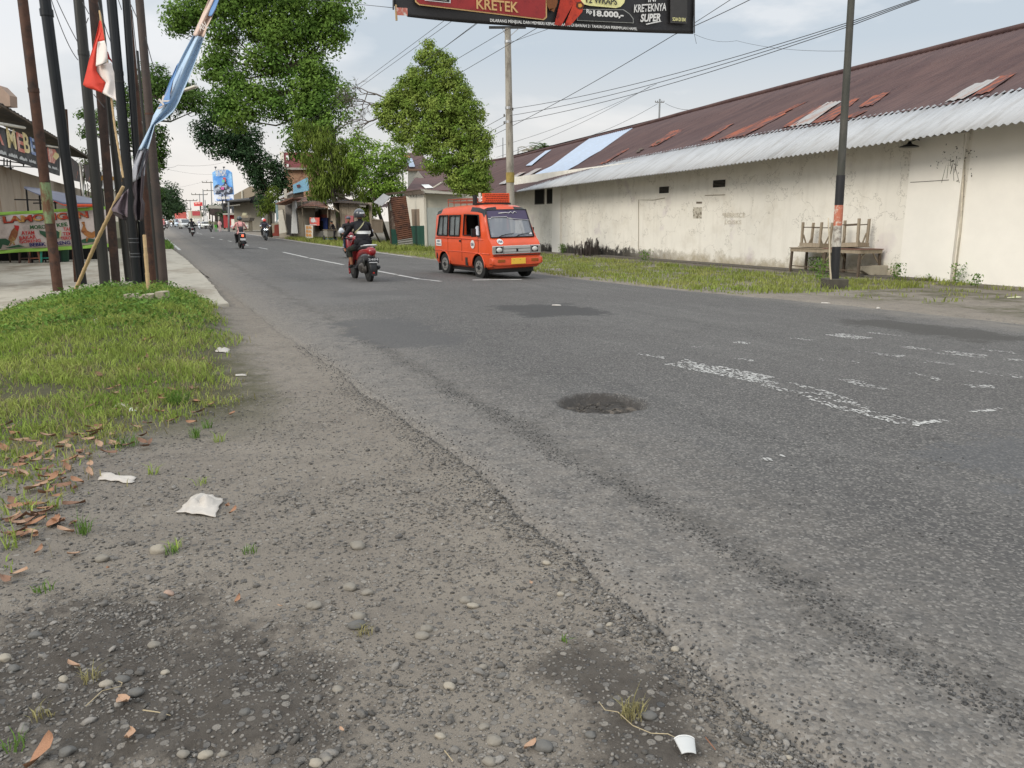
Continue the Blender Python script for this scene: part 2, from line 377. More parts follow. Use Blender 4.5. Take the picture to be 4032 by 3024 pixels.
def earth_mat():
    m=bpy.data.materials.new('earth');m.use_nodes=True;nt=m.node_tree;N=nt.nodes;L=nt.links;b=N['Principled BSDF']
    tc=N.new('ShaderNodeTexCoord');P=tc.outputs['Object']
    def noise(s,d=6,r=.6):
        n=N.new('ShaderNodeTexNoise');n.inputs['Scale'].default_value=s;n.inputs['Detail'].default_value=d;n.inputs['Roughness'].default_value=r;L.new(P,n.inputs['Vector']);return n.outputs[0]
    def mr(x,a,b_,c=0,d=1):
        r=N.new('ShaderNodeMapRange');r.inputs[1].default_value=a;r.inputs[2].default_value=b_;r.inputs[3].default_value=c;r.inputs[4].default_value=d;L.new(x,r.inputs[0]);return r.outputs[0]
    def mix(f,a,b_):
        x=N.new('ShaderNodeMix');x.data_type='RGBA'
        if isinstance(f,float): x.inputs[0].default_value=f
        else: L.new(f,x.inputs[0])
        for s,v in((6,a),(7,b_)):
            if isinstance(v,tuple): x.inputs[s].default_value=(*v,1)
            else: L.new(v,x.inputs[s])
        return x.outputs[2]
    def ma(op,a,b_):
        x=N.new('ShaderNodeMath');x.operation=op
        for i,v in enumerate((a,b_)):
            if isinstance(v,(int,float)): x.inputs[i].default_value=v
            else: L.new(v,x.inputs[i])
        return x.outputs[0]
    sep=N.new('ShaderNodeSeparateXYZ');L.new(P,sep.inputs[0]);X=sep.outputs[0];Y=sep.outputs[1]
    vo=N.new('ShaderNodeTexVoronoi');vo.inputs['Scale'].default_value=75;L.new(P,vo.inputs['Vector'])
    sc1=N.new('ShaderNodeSeparateColor');L.new(vo.outputs['Color'],sc1.inputs[0])
    vo2=N.new('ShaderNodeTexVoronoi');vo2.inputs['Scale'].default_value=30;L.new(P,vo2.inputs['Vector'])
    sc2=N.new('ShaderNodeSeparateColor');L.new(vo2.outputs['Color'],sc2.inputs[0])
    base=mix(mr(noise(1.2,6,.7),.35,.65),(.215,.187,.155),(.262,.23,.19))
    base=mix(mr(noise(5,7,.75),.5,.7,0,.6),base,(.13,.115,.1))
    # dark damp soil: shape of its own, near the bottom-left and in the old lumps
    wob=ma('MULTIPLY',ma('SUBTRACT',noise(2.2,6,.75),.5),1.5)
    at_=N.new('ShaderNodeAttribute');at_.attribute_name='damp'
    dkk=mr(ma('ADD',at_.outputs['Fac'],ma('ADD',ma('MULTIPLY',ma('SUBTRACT',noise(3.2,8,.8),.5),2.2),ma('MULTIPLY',ma('SUBTRACT',noise(14,6,.8),.5),1.0))),.22,.66)
    base=mix(ma('MULTIPLY',dkk,.82),base,mix(mr(noise(9,6,.7),.4,.6),(.05,.043,.037),(.085,.075,.065)))
    # stones in the surface
    st=ma('MULTIPLY',mr(vo.outputs['Distance'],.45,.3),mr(sc1.outputs[0],.5,.6))
    stc=mix(sc1.outputs[1],(.07,.07,.07),(.36,.33,.29))
    base=mix(ma('MULTIPLY',st,.8),base,stc)
    st2=ma('MULTIPLY',mr(vo2.outputs['Distance'],.42,.36),mr(sc2.outputs[0],.62,.66))
    stc2=mix(sc2.outputs[1],(.10,.10,.10),(.33,.3,.26))
    base=mix(ma('MULTIPLY',st2,.8),base,stc2)
    # mossy right-hand verge
    mo=ma('MULTIPLY',mr(X,12.6,14),mr(noise(1.1,5,.7),.45,.6))
    base=mix(ma('MULTIPLY',mo,.75),base,(.085,.082,.045))
    # grassy soil on the left
    gr=ma('MULTIPLY',mr(ma('ADD',X,wob),.9,.4),mr(ma('ADD',Y,wob),5.0,6.2))
    base=mix(ma('MULTIPLY',gr,.85),base,(.075,.072,.035))
    L.new(base,b.inputs['Base Color']);b.inputs['Roughness'].default_value=.95;b.inputs['Specular IOR Level'].default_value=.15
    h=ma('ADD',ma('MULTIPLY',st,.6),ma('ADD',ma('MULTIPLY',st2,.9),ma('MULTIPLY',noise(25,7,.8),1.6)))
    bu=N.new('ShaderNodeBump');bu.inputs['Strength'].default_value=.9;bu.inputs['Distance'].default_value=.01;L.new(h,bu.inputs['Height']);L.new(bu.outputs[0],b.inputs['Normal'])
    return m
ASP=asphalt_mat();EARTH=earth_mat()
def gridmesh(name,xs2d,ys,zf,m):
    ny=len(ys);nx=xs2d.shape[1]
    V=np.empty((ny,nx,3),dtype=np.float32);V[:,:,0]=xs2d;V[:,:,1]=np.array(ys)[:,None]
    for j in range(ny):
        y=float(ys[j])
        for i in range(nx): V[j,i,2]=zf(float(xs2d[j,i]),y)
    idx=np.arange(ny*nx).reshape(ny,nx)
    Fa=np.stack([idx[:-1,:-1],idx[:-1,1:],idx[1:,1:],idx[1:,:-1]],-1).reshape(-1,4)
    o=npmesh(name,V.reshape(-1,3),Fa,m,smooth=True);tag(o,kind='structure');return o
def cc(*a): return np.unique(np.concatenate([np.asarray(x,dtype=float) for x in a]).round(4))
gx=cc([-400,-200,-100,-60,-40,-28,-20],np.arange(-16,-3,1.),np.arange(-3,2.6,.045),np.arange(2.6,15,.4),[15,17,19,22,26,32,40,60,100,200,400])
gy=cc([-30,-10,-3,0],np.arange(.6,8,.035),np.arange(8,16,.12),np.arange(16,30,.6),np.arange(30,62,3.),[70,85,100,130,170,220,300,400,600,900,1500])
def ground_z(x,y):
    z=gh(x,y)+bump(x,y)
    l=eL(y);r=eR(y)
    k=sstep(l+.02,l+.14,x)*(1-sstep(r-.25,r-.02,x))
    z-=.1*k
    if x<1.4 and y>13.6: z-=.05*sstep(13.6,14.2,y)*(1-sstep(1.0,1.4,x))
    return z
gro=gridmesh('ground',np.tile(gx,(len(gy),1)),gy,ground_z,EARTH)
_a=gro.data.attributes.new('damp','FLOAT','POINT');_co=np.empty(len(gro.data.vertices)*3,dtype=np.float32);gro.data.vertices.foreach_get('co',_co);_co=_co.reshape(-1,3)
_a.data.foreach_set('value',np.array([max(polyk(float(c[0]),float(c[1]),DAMP,.5),.95*polyk(float(c[0]),float(c[1]),LUMP,.3)) if (c[1]<4.5 and c[0]<2 and c[1]>0) else 0. for c in _co],dtype=np.float32))
ts=cc(np.arange(0,2.6,.04),np.arange(2.6,4.5,.12),np.arange(4.5,11,.4));ts=ts/ts.max()
ry=cc([-30,-10,-3,0],np.arange(.6,7.2,.035),np.arange(7.2,16,.15),np.arange(16,60,1.2),[62,66,70,80,100,130,170,220,300,400,600,900,1500])
xs2=np.array([[eL(y)+(eR(y)-eL(y))*t for t in ts] for y in ry])
def road_z(x,y):
    z=gz(x,y)+.012
    l=eL(y);z-=.05*(1-sstep(0,.1,x-l)); z-=.05*(1-sstep(0,.2,eR(y)-x))
    if y<20: z+=.004*fb(x,y,2.2,4)+.002*fb(x,y,9,4)
    dx,dy=x-POT.x,y-POT.y
    if abs(dx)<1 and abs(dy)<1:
        a=(dx*cy_-dy*sy_)/.34;bb=(dx*sy_+dy*cy_)/.35;r=math.hypot(a,bb)+.22*fb(x,y,5,2)+.1*fb(x,y,16,2)
        k=1-sstep(.86,1.0,r);z-=k*(.07+.012*fb(x,y,14,1))
    dx,dy=x-3.25,y-20.0
    if abs(dx)<.6 and abs(dy)<.8: z-=.04*(1-sstep(.7,1,math.hypot(dx/.3,dy/.4)))
    return z
road=gridmesh('road',xs2,ry,road_z,ASP)
# pothole bottom: loose dark rubble
pm=mat('pothole_rubble',(.042,.037,.032),.95,.5,20,.8,60,col2=(.12,.1,.08),c2scale=6,c2th=(.55,.62))
mb=MB()
def potf(a,b):
    r=b*.32;t=a*2*math.pi;x=POT.x+r*math.cos(t)*cy_+r*1.12*math.sin(t)*sy_;y=POT.y-r*math.cos(t)*sy_+r*1.12*math.sin(t)*cy_
    return (x,y,road_z(POT.x,POT.y)+.014-.012+.022*fb(x,y,9,8)+.014*fb(x,y,26,3))
mb.grid(potf,40,12);o=mb.build('pothole_floor',pm,world=True,smooth=True,recalc=False);tag(o,kind='structure')
# concrete forecourt slab on the left
slab=mat('forecourt_concrete',C(176,168,152),.85,.14,3,.3,30,col2=C(128,116,98),c2scale=.55,c2th=(.48,.66),stretch=(1,.5,1))
mb=MB()
def slabR(y): return pw(y,[(13.6,.2),(13.95,1.0),(15.5,.98),(17,1.0),(21,1.0),(26,.95),(33,.85),(44,.6)])+.05*fb(0,y,2.)
ys=cc(np.arange(13.7,20,.15),np.arange(20,46,.6))
vs=[];fs=[]
for j,y in enumerate(ys):
    y=float(y);r=slabR(y)
    yy=y+(0.25*fb(0,y,1) if j else 0)
    for x,z in((-14,.045),(r-.03,.045),(r,.03),(r+.01,-.05)):
        f0=13.75 if j==0 else y
        vs.append((x,f0,gz(x,y)+z))
for j in range(len(ys)-1):
    for i in range(3): k=j*4+i;fs.append((k,k+1,k+5,k+4))
fs.append((0,1,2,3));k=len(vs)
vs+=[(-14,13.75,-.1),(slabR(13.75),13.75,-.1)];fs.append((0,1,k+1,k))
mb.add(vs,fs);tag(mb.build('forecourt',slab,world=True,smooth=30),kind='structure')
# expansion joints / cracks on the slab are in the material; road paint as flakes lying on the asphalt
PAINT=mat('road_paint',(.52,.51,.48),.75,.2,12,col2=(.34,.33,.31),c2scale=5,c2th=(.5,.65))
FL=[]
def flakes(pa,pb,w,dens,size=.035,wear=.5,seed=0):
    """flakes of worn paint scattered in a band from pa to pb (world xy)"""
    pa=Vector(pa[:2]);pb=Vector(pb[:2]);d=pb-pa;l=d.length;d.normalize();n=Vector((-d.y,d.x))
    cnt=int(l*w*dens)
    for _ in range(cnt):
        s=random.uniform(0,l);t=random.uniform(-w/2,w/2);p=pa+d*s+n*t
        if mn.noise(Vector((p.x*6+seed,p.y*2.2,seed)))*.5+.5<wear+.25*mn.noise(Vector((p.x*30,p.y*12,2))): continue
        r=size*random.uniform(.3,1);a0=random.random()*6
        k=random.randint(5,7);FL.append([(p.x+r*random.uniform(.5,1)*math.cos(a0+6.283*i/k)*.6,p.y+r*random.uniform(.6,1.3)*math.sin(a0+6.283*i/k)) for i in range(k)])
def solidline(x0,y0,x1,y1,w,gaps=0):
    n=max(2,int(abs(y1-y0)/.35))
    L_=[];R_=[]
    for i in range(n+1):
        t=i/n;x=lerp(x0,x1,t);y=lerp(y0,y1,t);j=.012*fb(x,y,6,3)
        L_.append((x-w/2+j,y));R_.append((x+w/2+j,y))
    for i in range(n): FL.append([L_[i],R_[i],R_[i+1],L_[i+1]])
GH=lambda u,v:Ghit(u,v)
def seg(u0,v0,u1,v1,w,dens,size,wear,seed): 
    a=GH(u0,v0);b=GH(u1,v1);flakes(a,b,w,dens,size,wear,seed)
Z3=lambda x,y:(2000+x/1.0886,1150+y/1.0886)
seg(*Z3(560,268),*Z3(760,300),.14,900,.03,.56,1)
seg(*Z3(730,308),*Z3(1090,380),.40,1900,.024,.40,2)
seg(*Z3(1080,382),*Z3(1300,440),.38,1600,.022,.48,3)
seg(*Z3(1300,440),*Z3(1520,515),.36,1500,.02,.51,4)
seg(*Z3(1500,508),*Z3(1735,574),.22,2200,.02,.46,5)
seg(*Z3(1735,578),*Z3(1868,558),.05,2400,.028,.3,6)
seg(*Z3(1990,524),*Z3(2118,508),.05,2400,.028,.3,7)
for i,(a,b,c,d,w,dn,wr) in enumerate([(1395,185,1530,205,.25,1500,.2),(1540,178,1690,192,.08,900,.4),(1700,245,1800,247,.14,900,.4),(1850,262,2050,283,.22,1100,.3),(2020,250,2190,270,.1,700,.45),(2120,292,2212,298,.1,700,.45),(1510,258,1690,282,.14,800,.45),(1750,300,1900,318,.1,800,.45),(1980,340,2212,372,.12,900,.42),(1710,352,1860,385,.1,900,.48),(1960,408,2080,412,.1,1100,.4),(1450,380,1600,425,.12,800,.48),(1320,290,1530,312,.12,500,.55),(975,220,1030,227,.12,1200,.25),(1210,200,1300,212,.08,700,.42),(960,290,1050,300,.08,700,.45),(790,238,830,243,.06,600,.4),(1090,722,1130,730,.04,2400,.3),(1160,708,1190,712,.02,2400,.3),(1380,600,1480,606,.03,900,.5)]):
    seg(*Z3(a,b),*Z3(c,d),w*1.5,dn*1.4,.022,wr+.06,20+i)
# centre line pieces, edge lines
def gpt(u,v): p=GH(u,v);return p.x,p.y
def linepx(u0,v0,u1,v1,w):
    a=gpt(u0,v0);b=gpt(u1,v1);solidline(a[0],a[1],b[0],b[1],w)
for a in [(1115,994,1212,1016),(1220,1018,1352,1044),(1475,1067,1560,1083),(1568,1085,1650,1101)]: linepx(*a,.13)
linepx(1655,1101,1735,1110,.1)
a=gpt(1861,1106);b=gpt(2058,1104)
FL.append([(a[0],a[1]),(b[0],b[1]),(b[0]+.05,b[1]+.22),(a[0]+.05,a[1]+.16)])
for a in [(1020,976,1053,982),(964,964,978,967),(898,949,912,952),(863,942,877,945),(830,934,843,937),(787,921,795,923),(776,917,781,919)]: linepx(*a,.13)
for (y0,x0),(y1,x1) in [((33,10.15),(80,10.05)),((80,10.05),(200,9.9))]: solidline(x0,y0,x1,y1,.14)
linepx(651,936,708,985,.14)
V=[];Fl=[];FQ=[]
mb=MB()
for i,pl in enumerate(FL):
    mb.add([(x,y,road_z(x,y)+.004+(i%5)*.0004) for x,y in pl],[tuple(range(len(pl)))])
tag(mb.build('road_markings',PAINT,recalc=True),kind='structure')
# ================================================================ GRAVEL, STONES (stuff)
def ico():
    bm=bmesh.new();bmesh.ops.create_icosphere(bm,subdivisions=1,radius=1);v=np.array([p.co[:] for p in bm.verts]);f=np.array([[q.index for q in p.verts] for p in bm.faces]);bm.free();return v,f
def ico2():
    bm=bmesh.new();bmesh.ops.create_icosphere(bm,subdivisions=2,radius=1);v=np.array([p.co[:] for p in bm.verts]);f=np.array([[q.index for q in p.verts] for p in bm.faces]);bm.free();return v,f
IV,IF=ico();IV2,IF2=ico2()
def pebbles(pos,rad,iv,iff):
    n=len(pos);k=len(iv)
    sc_=rad[:,None]*np.stack([RNG.uniform(.8,1.35,n),RNG.uniform(.65,1.,n),RNG.uniform(.4,.75,n)],1)
    v=iv[None]*(1+RNG.uniform(-.26,.22,(n,k,1)))
    v=v*sc_[:,None,:]
    a=RNG.uniform(0,6.28,n);c,s=np.cos(a)[:,None],np.sin(a)[:,None]
    x=v[:,:,0]*c-v[:,:,1]*s;y=v[:,:,0]*s+v[:,:,1]*c
    t=RNG.normal(0,.25,n)[:,None];z=v[:,:,2]*np.cos(t)+x*np.sin(t)
    v=np.stack([x,y,z],2)+pos[:,None,:]
    f=(iff[None]+(np.arange(n)*k)[:,None,None]).reshape(-1,3)
    return v.reshape(-1,3),f
def scatter(n,xr,yr,dfn,zf,rmin,rmax,powr=2.5,sink=.25):
    out=[];rr=[]
    tries=0
    while len(out)<n and tries<n*12:
        tries+=1
        u=random.random();y=yr[0]+(yr[1]-yr[0])*u**1.5;x=random.uniform(*xr)
        if random.random()<dfn(x,y):
            r=rmin+(rmax-rmin)*random.random()**powr
            out.append((x,y,zf(x,y)+r*(.5-sink)));rr.append(r)
    return np.array(out),np.array(rr)
GRAV=mat('gravel_stone',(.16,.147,.13),.85,.25,30,.4,120,isl=.6)
def gd(x,y):
    l=eL(y)
    if x>l+.12: return 0
    g=.5+.5*fb(x,y,2.2,6)
    clear=(polyk(x,y,LUMP)*.95 if y<3 else 0);clear=max(clear,sstep(.05,.2,fb(x,y,5,12))*polyk(x,y,DAMP)*.9 if y<3.5 else 0)
    near=1-sstep(2.6,5,y)*.55
    grass=sstep(6.5,9,y)
    edge=math.exp(-((x-l+.05)/.09)**2)
    return max(.06,min(1,(g**1.4)*near*(1-.85*clear)*(1-grass)*.95+edge*.28))
def gzz(x,y): return ground_z(x,y)
p,r=scatter(48000,(-1.7,1.75),(1.25,6.5),gd,gzz,.0018,.009,2.8);v,f=pebbles(p,r,IV,IF)
tag(npmesh('gravel',v,f,GRAV,smooth=True),'loose grey gravel and grit covering the near verge','gravel',kind='stuff')
p,r=scatter(900,(-1.6,1.6),(1.25,4.6),lambda x,y:gd(x,y)**2,gzz,.008,.018,3.);v,f=pebbles(p,r,IV2,IF2)
tag(npmesh('pebble_scatter',v,f,GRAV,smooth=True),'small rounded river pebbles lying among the near gravel','pebbles',kind='stuff')
def rd(x,y):
    l=eL(y);w=.12*fb(x,y,1.2,0)
    a=math.exp(-((x-l-.02)/.14)**2)*.35;b=math.exp(-((x-2.14-w)/.08)**2)*(.8 if y<6 else .3);c_=.05*math.exp(-(x-l)/.6)+.012
    return min(1,a+b+c_)
p,r=scatter(13000,(1.3,5),(1.1,9),rd,lambda x,y:road_z(x,y) if x>eL(y)+.05 else ground_z(x,y),.002,.0075,2)
v,f=pebbles(p,r,IV,IF);tag(npmesh('road_grit',v,f,mat('grit_stone',(.075,.073,.07),.85,.15,30,isl=.6),smooth=True),'dark grit strewn in strips on the crumbling asphalt edge','grit',kind='stuff')
p,r=scatter(700,(2.7,3.4),(4.6,5.4),lambda x,y:1 if math.hypot(x-POT.x,y-POT.y)<.24 else 0,lambda x,y:road_z(x,y)+.004,.003,.013,2.5)
v,f=pebbles(p,r,IV,IF);tag(npmesh('pothole_rubble',v,f,mat('rubble',(.06,.053,.045),.9,.3,30,isl=.6),smooth=True),'dark broken rubble lying in the round pothole','rubble',kind='stuff')
# single stones
STM=[mat('stone_grey',C(128,122,112),.8,.2,12,.3,50),mat('stone_pale',C(150,142,128),.8,.2,12,.3,50),mat('stone_dark',C(98,96,92),.8,.2,12,.3,50),mat('stone_pink',C(158,134,118),.8,.2,12,.3,50)]
Z5=lambda x,y:(x/1.3825,2100+y/1.3825)
Z6=lambda x,y:(1600+x/1.3825,2000+y/1.3825)
stones=[(1950,78,40,1,0,'flat grey-brown stone standing alone on the open gravel above the compass spot'),(1710,408,38,1,0,'round pale-grey stone right of the small orange leaf scrap'),(918,326,28,1,3,'pinkish-brown stone at the upper rim of the dark soil'),(838,610,30,1,0,'oblong grey pebble in the middle of the dark soil'),(1905,305,36,1,0,'flat grey stone half sunk in the gravel, below the lone stone'),(560,148,38,1,0,'flat grey-blue stone sunk near the brown leaves'),(865,108,46,1,1,'flat pale stone slab sunk in the gravel'),(1840,870,30,1,0,'upright grey-brown cobble on the lumpy dark soil'),(1120,1210,36,1,1,'rough pale cobble at the bottom edge beside a round one'),(1215,1203,26,1,0,'round light-grey cobble at the bottom edge'),(1000,1215,30,1,0,'angular grey cobble left of the rough pale one'),(1335,1010,28,1,2,'dark knobbly cobble above the bottom cobbles'),(1780,1245,28,1,0,'angular grey stone near the bottom, centre-left'),(75,738,30,1,2,'dark grey round stone at the left frame edge'),(28,685,34,1,1,'cream broken stone at the left frame edge'),(190,560,34,1,2,'dark oval cobble at upper left of the damp soil'),(672,805,36,1,2,'dark rounded cobble left of the torn brown leaf'),(740,885,40,1,2,'large dark oval cobble right of the long twig'),(345,800,26,1,1,'pale pebble with a chipped side in the damp soil'),(580,830,34,1,1,'whitish oval pebble next to a grass tuft'),(370,1225,40,1,2,'dark flat cobble beside the big brown leaf at the bottom'),(2000,330,30,1,0,'one of two flat stones right of centre, upper'),(1955,460,34,1,0,'flat oval stone with grass behind it'),(1945,520,46,1,2,'dark flat stone cut by the lumpy soil edge'),(900,765,22,1,1,'cream pebble in the gravel drift'),(1720,1265,34,1,1,'white stone cut by the bottom frame edge')]
stones2=[(745,1310,52,2,2,'big dark oval cobble at the bottom, left of the plastic cup'),(478,1283,44,2,0,'large flat grey cobble left of the big dark one'),(421,1192,28,2,0,'round grey-brown pebble above the flat cobble'),(1000,1258,30,2,2,'brown-grey cobble right of the big dark one'),(1318,1170,42,2,2,'blue-grey oval cobble beside the dry grass tuft'),(235,982,30,2,1,'pale squarish pebble in the gravel drift left of the lumps'),(320,500,30,2,0,'flat grey-blue stone left of a brown one'),(360,532,28,2,1,'brownish flat stone next to a grey-blue one'),(110,668,34,2,0,'flat grey stone at the left side of the gravel drift'),(85,705,36,2,0,'flat grey stone just below another flat stone'),(1104,637,18,2,1,'small white round pebble above the lumpy asphalt'),(415,868,26,2,0,'grey pebble in the gravel beside the old asphalt lump'),(520,915,28,2,2,'dark pebble left of the asphalt lump'),(765,308,22,2,1,'tan pebble on the dark grit strip'),(455,1400,36,2,0,'pale stone cut by the bottom edge, left of the cobble'),(185,1252,28,2,1,'light pebble at lower left of the gravel drift'),(840,472,20,2,1,'pale stone at the edge of the grit'),(915,398,22,2,0,'small flat grey stone on the grit'),(1530,765,36,2,2,'dark flat stone on the asphalt edge right of the grit'),(1465,768,22,2,1,'pale pebble wedged at the asphalt edge'),(2080,1358,20,2,1,'white pebble near the bottom right of the verge')]
def single_stone(u,v,rp,mi,label):
    P=Ghit(u,v);D=(P-CAM).dot(Vector((sy_*cp,cy_*cp,-sp)));r=rp*1.22/F*D
    bm=bmesh.new();bmesh.ops.create_icosphere(bm,subdivisions=3,radius=1)
    s=random.random()*50;a=random.random()*6
    for q in bm.verts:
        k=1+.22*mn.noise(q.co*1.1+Vector((s,0,0)))+.08*mn.noise(q.co*3+Vector((s,0,0)))
        q.co=Vector((q.co.x*r*k,q.co.y*r*.75*k,q.co.z*r*.55*k))
    me=bpy.data.meshes.new('stone');bm.to_mesh(me);bm.free();me.materials.append(STM[mi]);me.polygons.foreach_set('use_smooth',[True]*len(me.polygons))
    o=bpy.data.objects.new('stone',me);link(o);o.location=(P.x,P.y,ground_z(P.x,P.y)+r*.26);o.rotation_euler=(random.uniform(-.2,.2),random.uniform(-.2,.2),-YAW+random.uniform(-.5,.5))
    tag(o,label,'stone','stones on the verge')
for x,y,rp,_,mi,lb in stones: single_stone(*Z5(x,y),rp/1.3825*.9,mi,lb)
for x,y,rp,_,mi,lb in stones2: single_stone(*Z6(x,y),rp/1.3825*.9,mi,lb)
# ================================================================ GRASS (stuff)
def blades(P,h,w,lean=.45,seg2=True):
    """P (n,3) roots; returns tris mesh of bent blades"""
    n=len(P);a=RNG.uniform(0,6.283,n);b=RNG.uniform(0,6.283,n);l=RNG.uniform(.1,1,n)*lean*h
    dx,dy=np.cos(b)*l,np.sin(b)*l;wx,wy=np.cos(a)*w/2,np.sin(a)*w/2;z0=np.zeros(n)
    v0=P+np.stack([-wx,-wy,z0-.01],1);v1=P+np.stack([wx,wy,z0-.01],1)
    m=P+np.stack([dx*.35,dy*.35,h*.6],1);v2=m+np.stack([-wx*.75,-wy*.75,z0],1);v3=m+np.stack([wx*.75,wy*.75,z0],1)
    v4=P+np.stack([dx*1.25,dy*1.25,h*RNG.uniform(.75,1.,n)],1)
    V=np.stack([v0,v1,v3,v2,v4],1).reshape(-1,3);k=(np.arange(n)*5)[:,None]
    T=np.concatenate([k+np.array([[0,1,2]]),k+np.array([[0,2,3]]),k+np.array([[3,2,4]])],0)
    return V,T
GR1=leafmat('grass_blade',(.23,.33,.06),(.36,.41,.11),.4,1.2,.35)
GR2=leafmat('grass_dry',(.28,.26,.11),(.34,.29,.15),.35,2,.3)
GR3=leafmat('weed_leaf',(.11,.21,.04),(.17,.27,.06),.45,1.5,.3)
def gsc(n,xr,yr,dfn,pw_=1.6):
    out=[];t=0
    while len(out)<n and t<n*10:
        t+=1;u=random.random();y=yr[0]+(yr[1]-yr[0])*u**pw_;x=random.uniform(*xr)
        if random.random()<dfn(x,y): out.append((x,y,ground_z(x,y)))
    return np.array(out)
def gedge(y): return pw(y,[(2.3,-.95),(3.9,-.72),(4.4,-.5),(5.2,-.3),(5.8,-.05),(6.5,.36),(8,.62),(10,.74),(12,.68),(13.6,.72),(14.3,.5)])
def dL(x,y):
    e=gedge(y)+.30*fb(x,y,1.1,1)+.22*fb(x,y,3.4,1)
    if y>14.1+.2*fb(x,y,1,2) and (mound(x,y)<.08): return 0
    d=(1-sstep(e-.5,e+.1,x))
    c=.72+1.0*fb(x,y,2.6,7)
    if y<6.3: c*=pw(y,[(2.2,.05),(3.4,.12),(4.2,.3),(5,.5),(6.3,1)])*(.4+1.6*max(0,fb(x,y,3.3,2)+.25))
    bare=math.hypot((x+1.15)/.3,(y-7.3)/.3)  # bare black patch in the grass
    if bare<1: c*=.15
    return max(0,min(1,d*c))
P=gsc(80000,(-4.2,1.0),(2.0,15.3),dL,1.35)
hh=RNG.uniform(.02,.085,len(P))*np.interp(P[:,1],[3,6,9,12],[.5,.75,1.,1.2])*np.array([.6+1.1*max(0,.5+fb(float(q[0]),float(q[1]),1.9,14)) for q in P])
v,f=blades(P,hh,RNG.uniform(.005,.011,len(P))*np.interp(P[:,1],[3,6,14],[.75,1,1.5]),1.1)
tag(npmesh('grass',v,f,GR1),'bright green grass on the left verge in front of the pole cluster','grass',kind='stuff')
P=gsc(13000,(-4.2,1.1),(2.0,13.5),lambda x,y:dL(x-.12,y)*.8*(1 if y<8 else .5))
v,f=blades(P,RNG.uniform(.03,.1,len(P)),RNG.uniform(.004,.009,len(P)),1.2)
tag(npmesh('dry_grass',v,f,GR2),'yellowish dry grass blades mixed into the left verge','grass',kind='stuff')
def cards(P,size,updir=.5,asp=.5,sd=None):
    n=len(P);s=(RNG.uniform(.6,1.25,n)*size)[:,None]
    d=RNG.normal(0,1,(n,3));d/=np.linalg.norm(d,axis=1)[:,None]
    if sd is not None: d=d+sd;d/=np.linalg.norm(d,axis=1)[:,None]
    nn=RNG.normal(0,1,(n,3));nn[:,2]=np.abs(nn[:,2])+updir*2
    r=np.cross(d,nn);r/=(np.linalg.norm(r,axis=1)[:,None]+1e-9);up=np.cross(r,d)
    a=P-d*s*.5;t=P+d*s*.5;l=P+r*s*asp*.5+up*s*.1;q=P-r*s*asp*.5+up*s*.1
    V=np.stack([a,l,t,q],1).reshape(-1,3);k=(np.arange(n)*4)[:,None]
    return V,np.concatenate([k+np.array([[0,1,2]]),k+np.array([[0,2,3]])],0)
# broad-leaved weeds around the pole feet
def dW(x,y): return max(0,min(1,(1-sstep(.15,.75,x))*sstep(-2.4,-1.6,x)*sstep(9.3,10.8,y)*(.5+1.1*fb(x,y,2,4))))
P=gsc(12500,(-2.5,.8),(9,15.2),dW,1);P[:,2]+=RNG.uniform(.0,.15,len(P))*RNG.random(len(P))*(.5+np.array([max(0,.6+1.2*fb(float(q[0]),float(q[1]),3.,8)) for q in P]))
v,f=cards(P,.05,.6,.7);tag(npmesh('ground_weeds',v,f,GR3),'low dark green leafy weeds round the feet of the sign poles','weeds',kind='stuff')
# right-hand verge grass
def dR(x,y):
    r=eR(y)
    if x<r-.05 or y<10.5: return 0
    e=sstep(r-.05,r+.25,x+.2*fb(x,y,1.5,3))
    n_=(.55+.9*fb(x,y,1.3,5))
    k=1 if y>13.2 else .9*max(0,fb(x,y,1.2,6)+.02)*(1 if x>13.2 else 0)
    w=1-sstep(17.3,18.6,x) if y>15 else 1
    return max(0,min(1,e*n_*k*w))
P=gsc(30000,(10.4,19.7),(8,42),dR,1.5)
v,f=blades(P,RNG.uniform(.04,.13,len(P))*np.array([.4+1.3*max(0,.5+fb(float(q[0]),float(q[1]),.9,14)) for q in P]),RNG.uniform(.012,.026,len(P)),.8)
GR4=leafmat('verge_grass',(.21,.27,.055),(.31,.32,.10),.4,.6,.35)
tag(npmesh('verge_grass',v,f,GR4),'rough yellow-green grass strip between the road and the warehouse','grass',kind='stuff')
P=gsc(9000,(10.5,16),(42,75),lambda x,y:.9 if x>eR(y)+.2 else 0,1.3)
v,f=blades(P,RNG.uniform(.15,.4,len(P)),RNG.uniform(.03,.06,len(P)),.6)
tag(npmesh('far_verge_grass',v,f,GR4),'grass verge in front of the wooden shacks','grass',kind='stuff')
P=gsc(2500,(-.4,.75),(44,60),lambda x,y:.9 if x<eL(y)-.1 else 0,1.)
v,f=blades(P,RNG.uniform(.15,.4,len(P)),RNG.uniform(.04,.06,len(P)),.6)
tag(npmesh('roadside_tuft_grass',v,f,GR3),'small green grass patch at the left road edge beyond the slab','grass',kind='stuff')
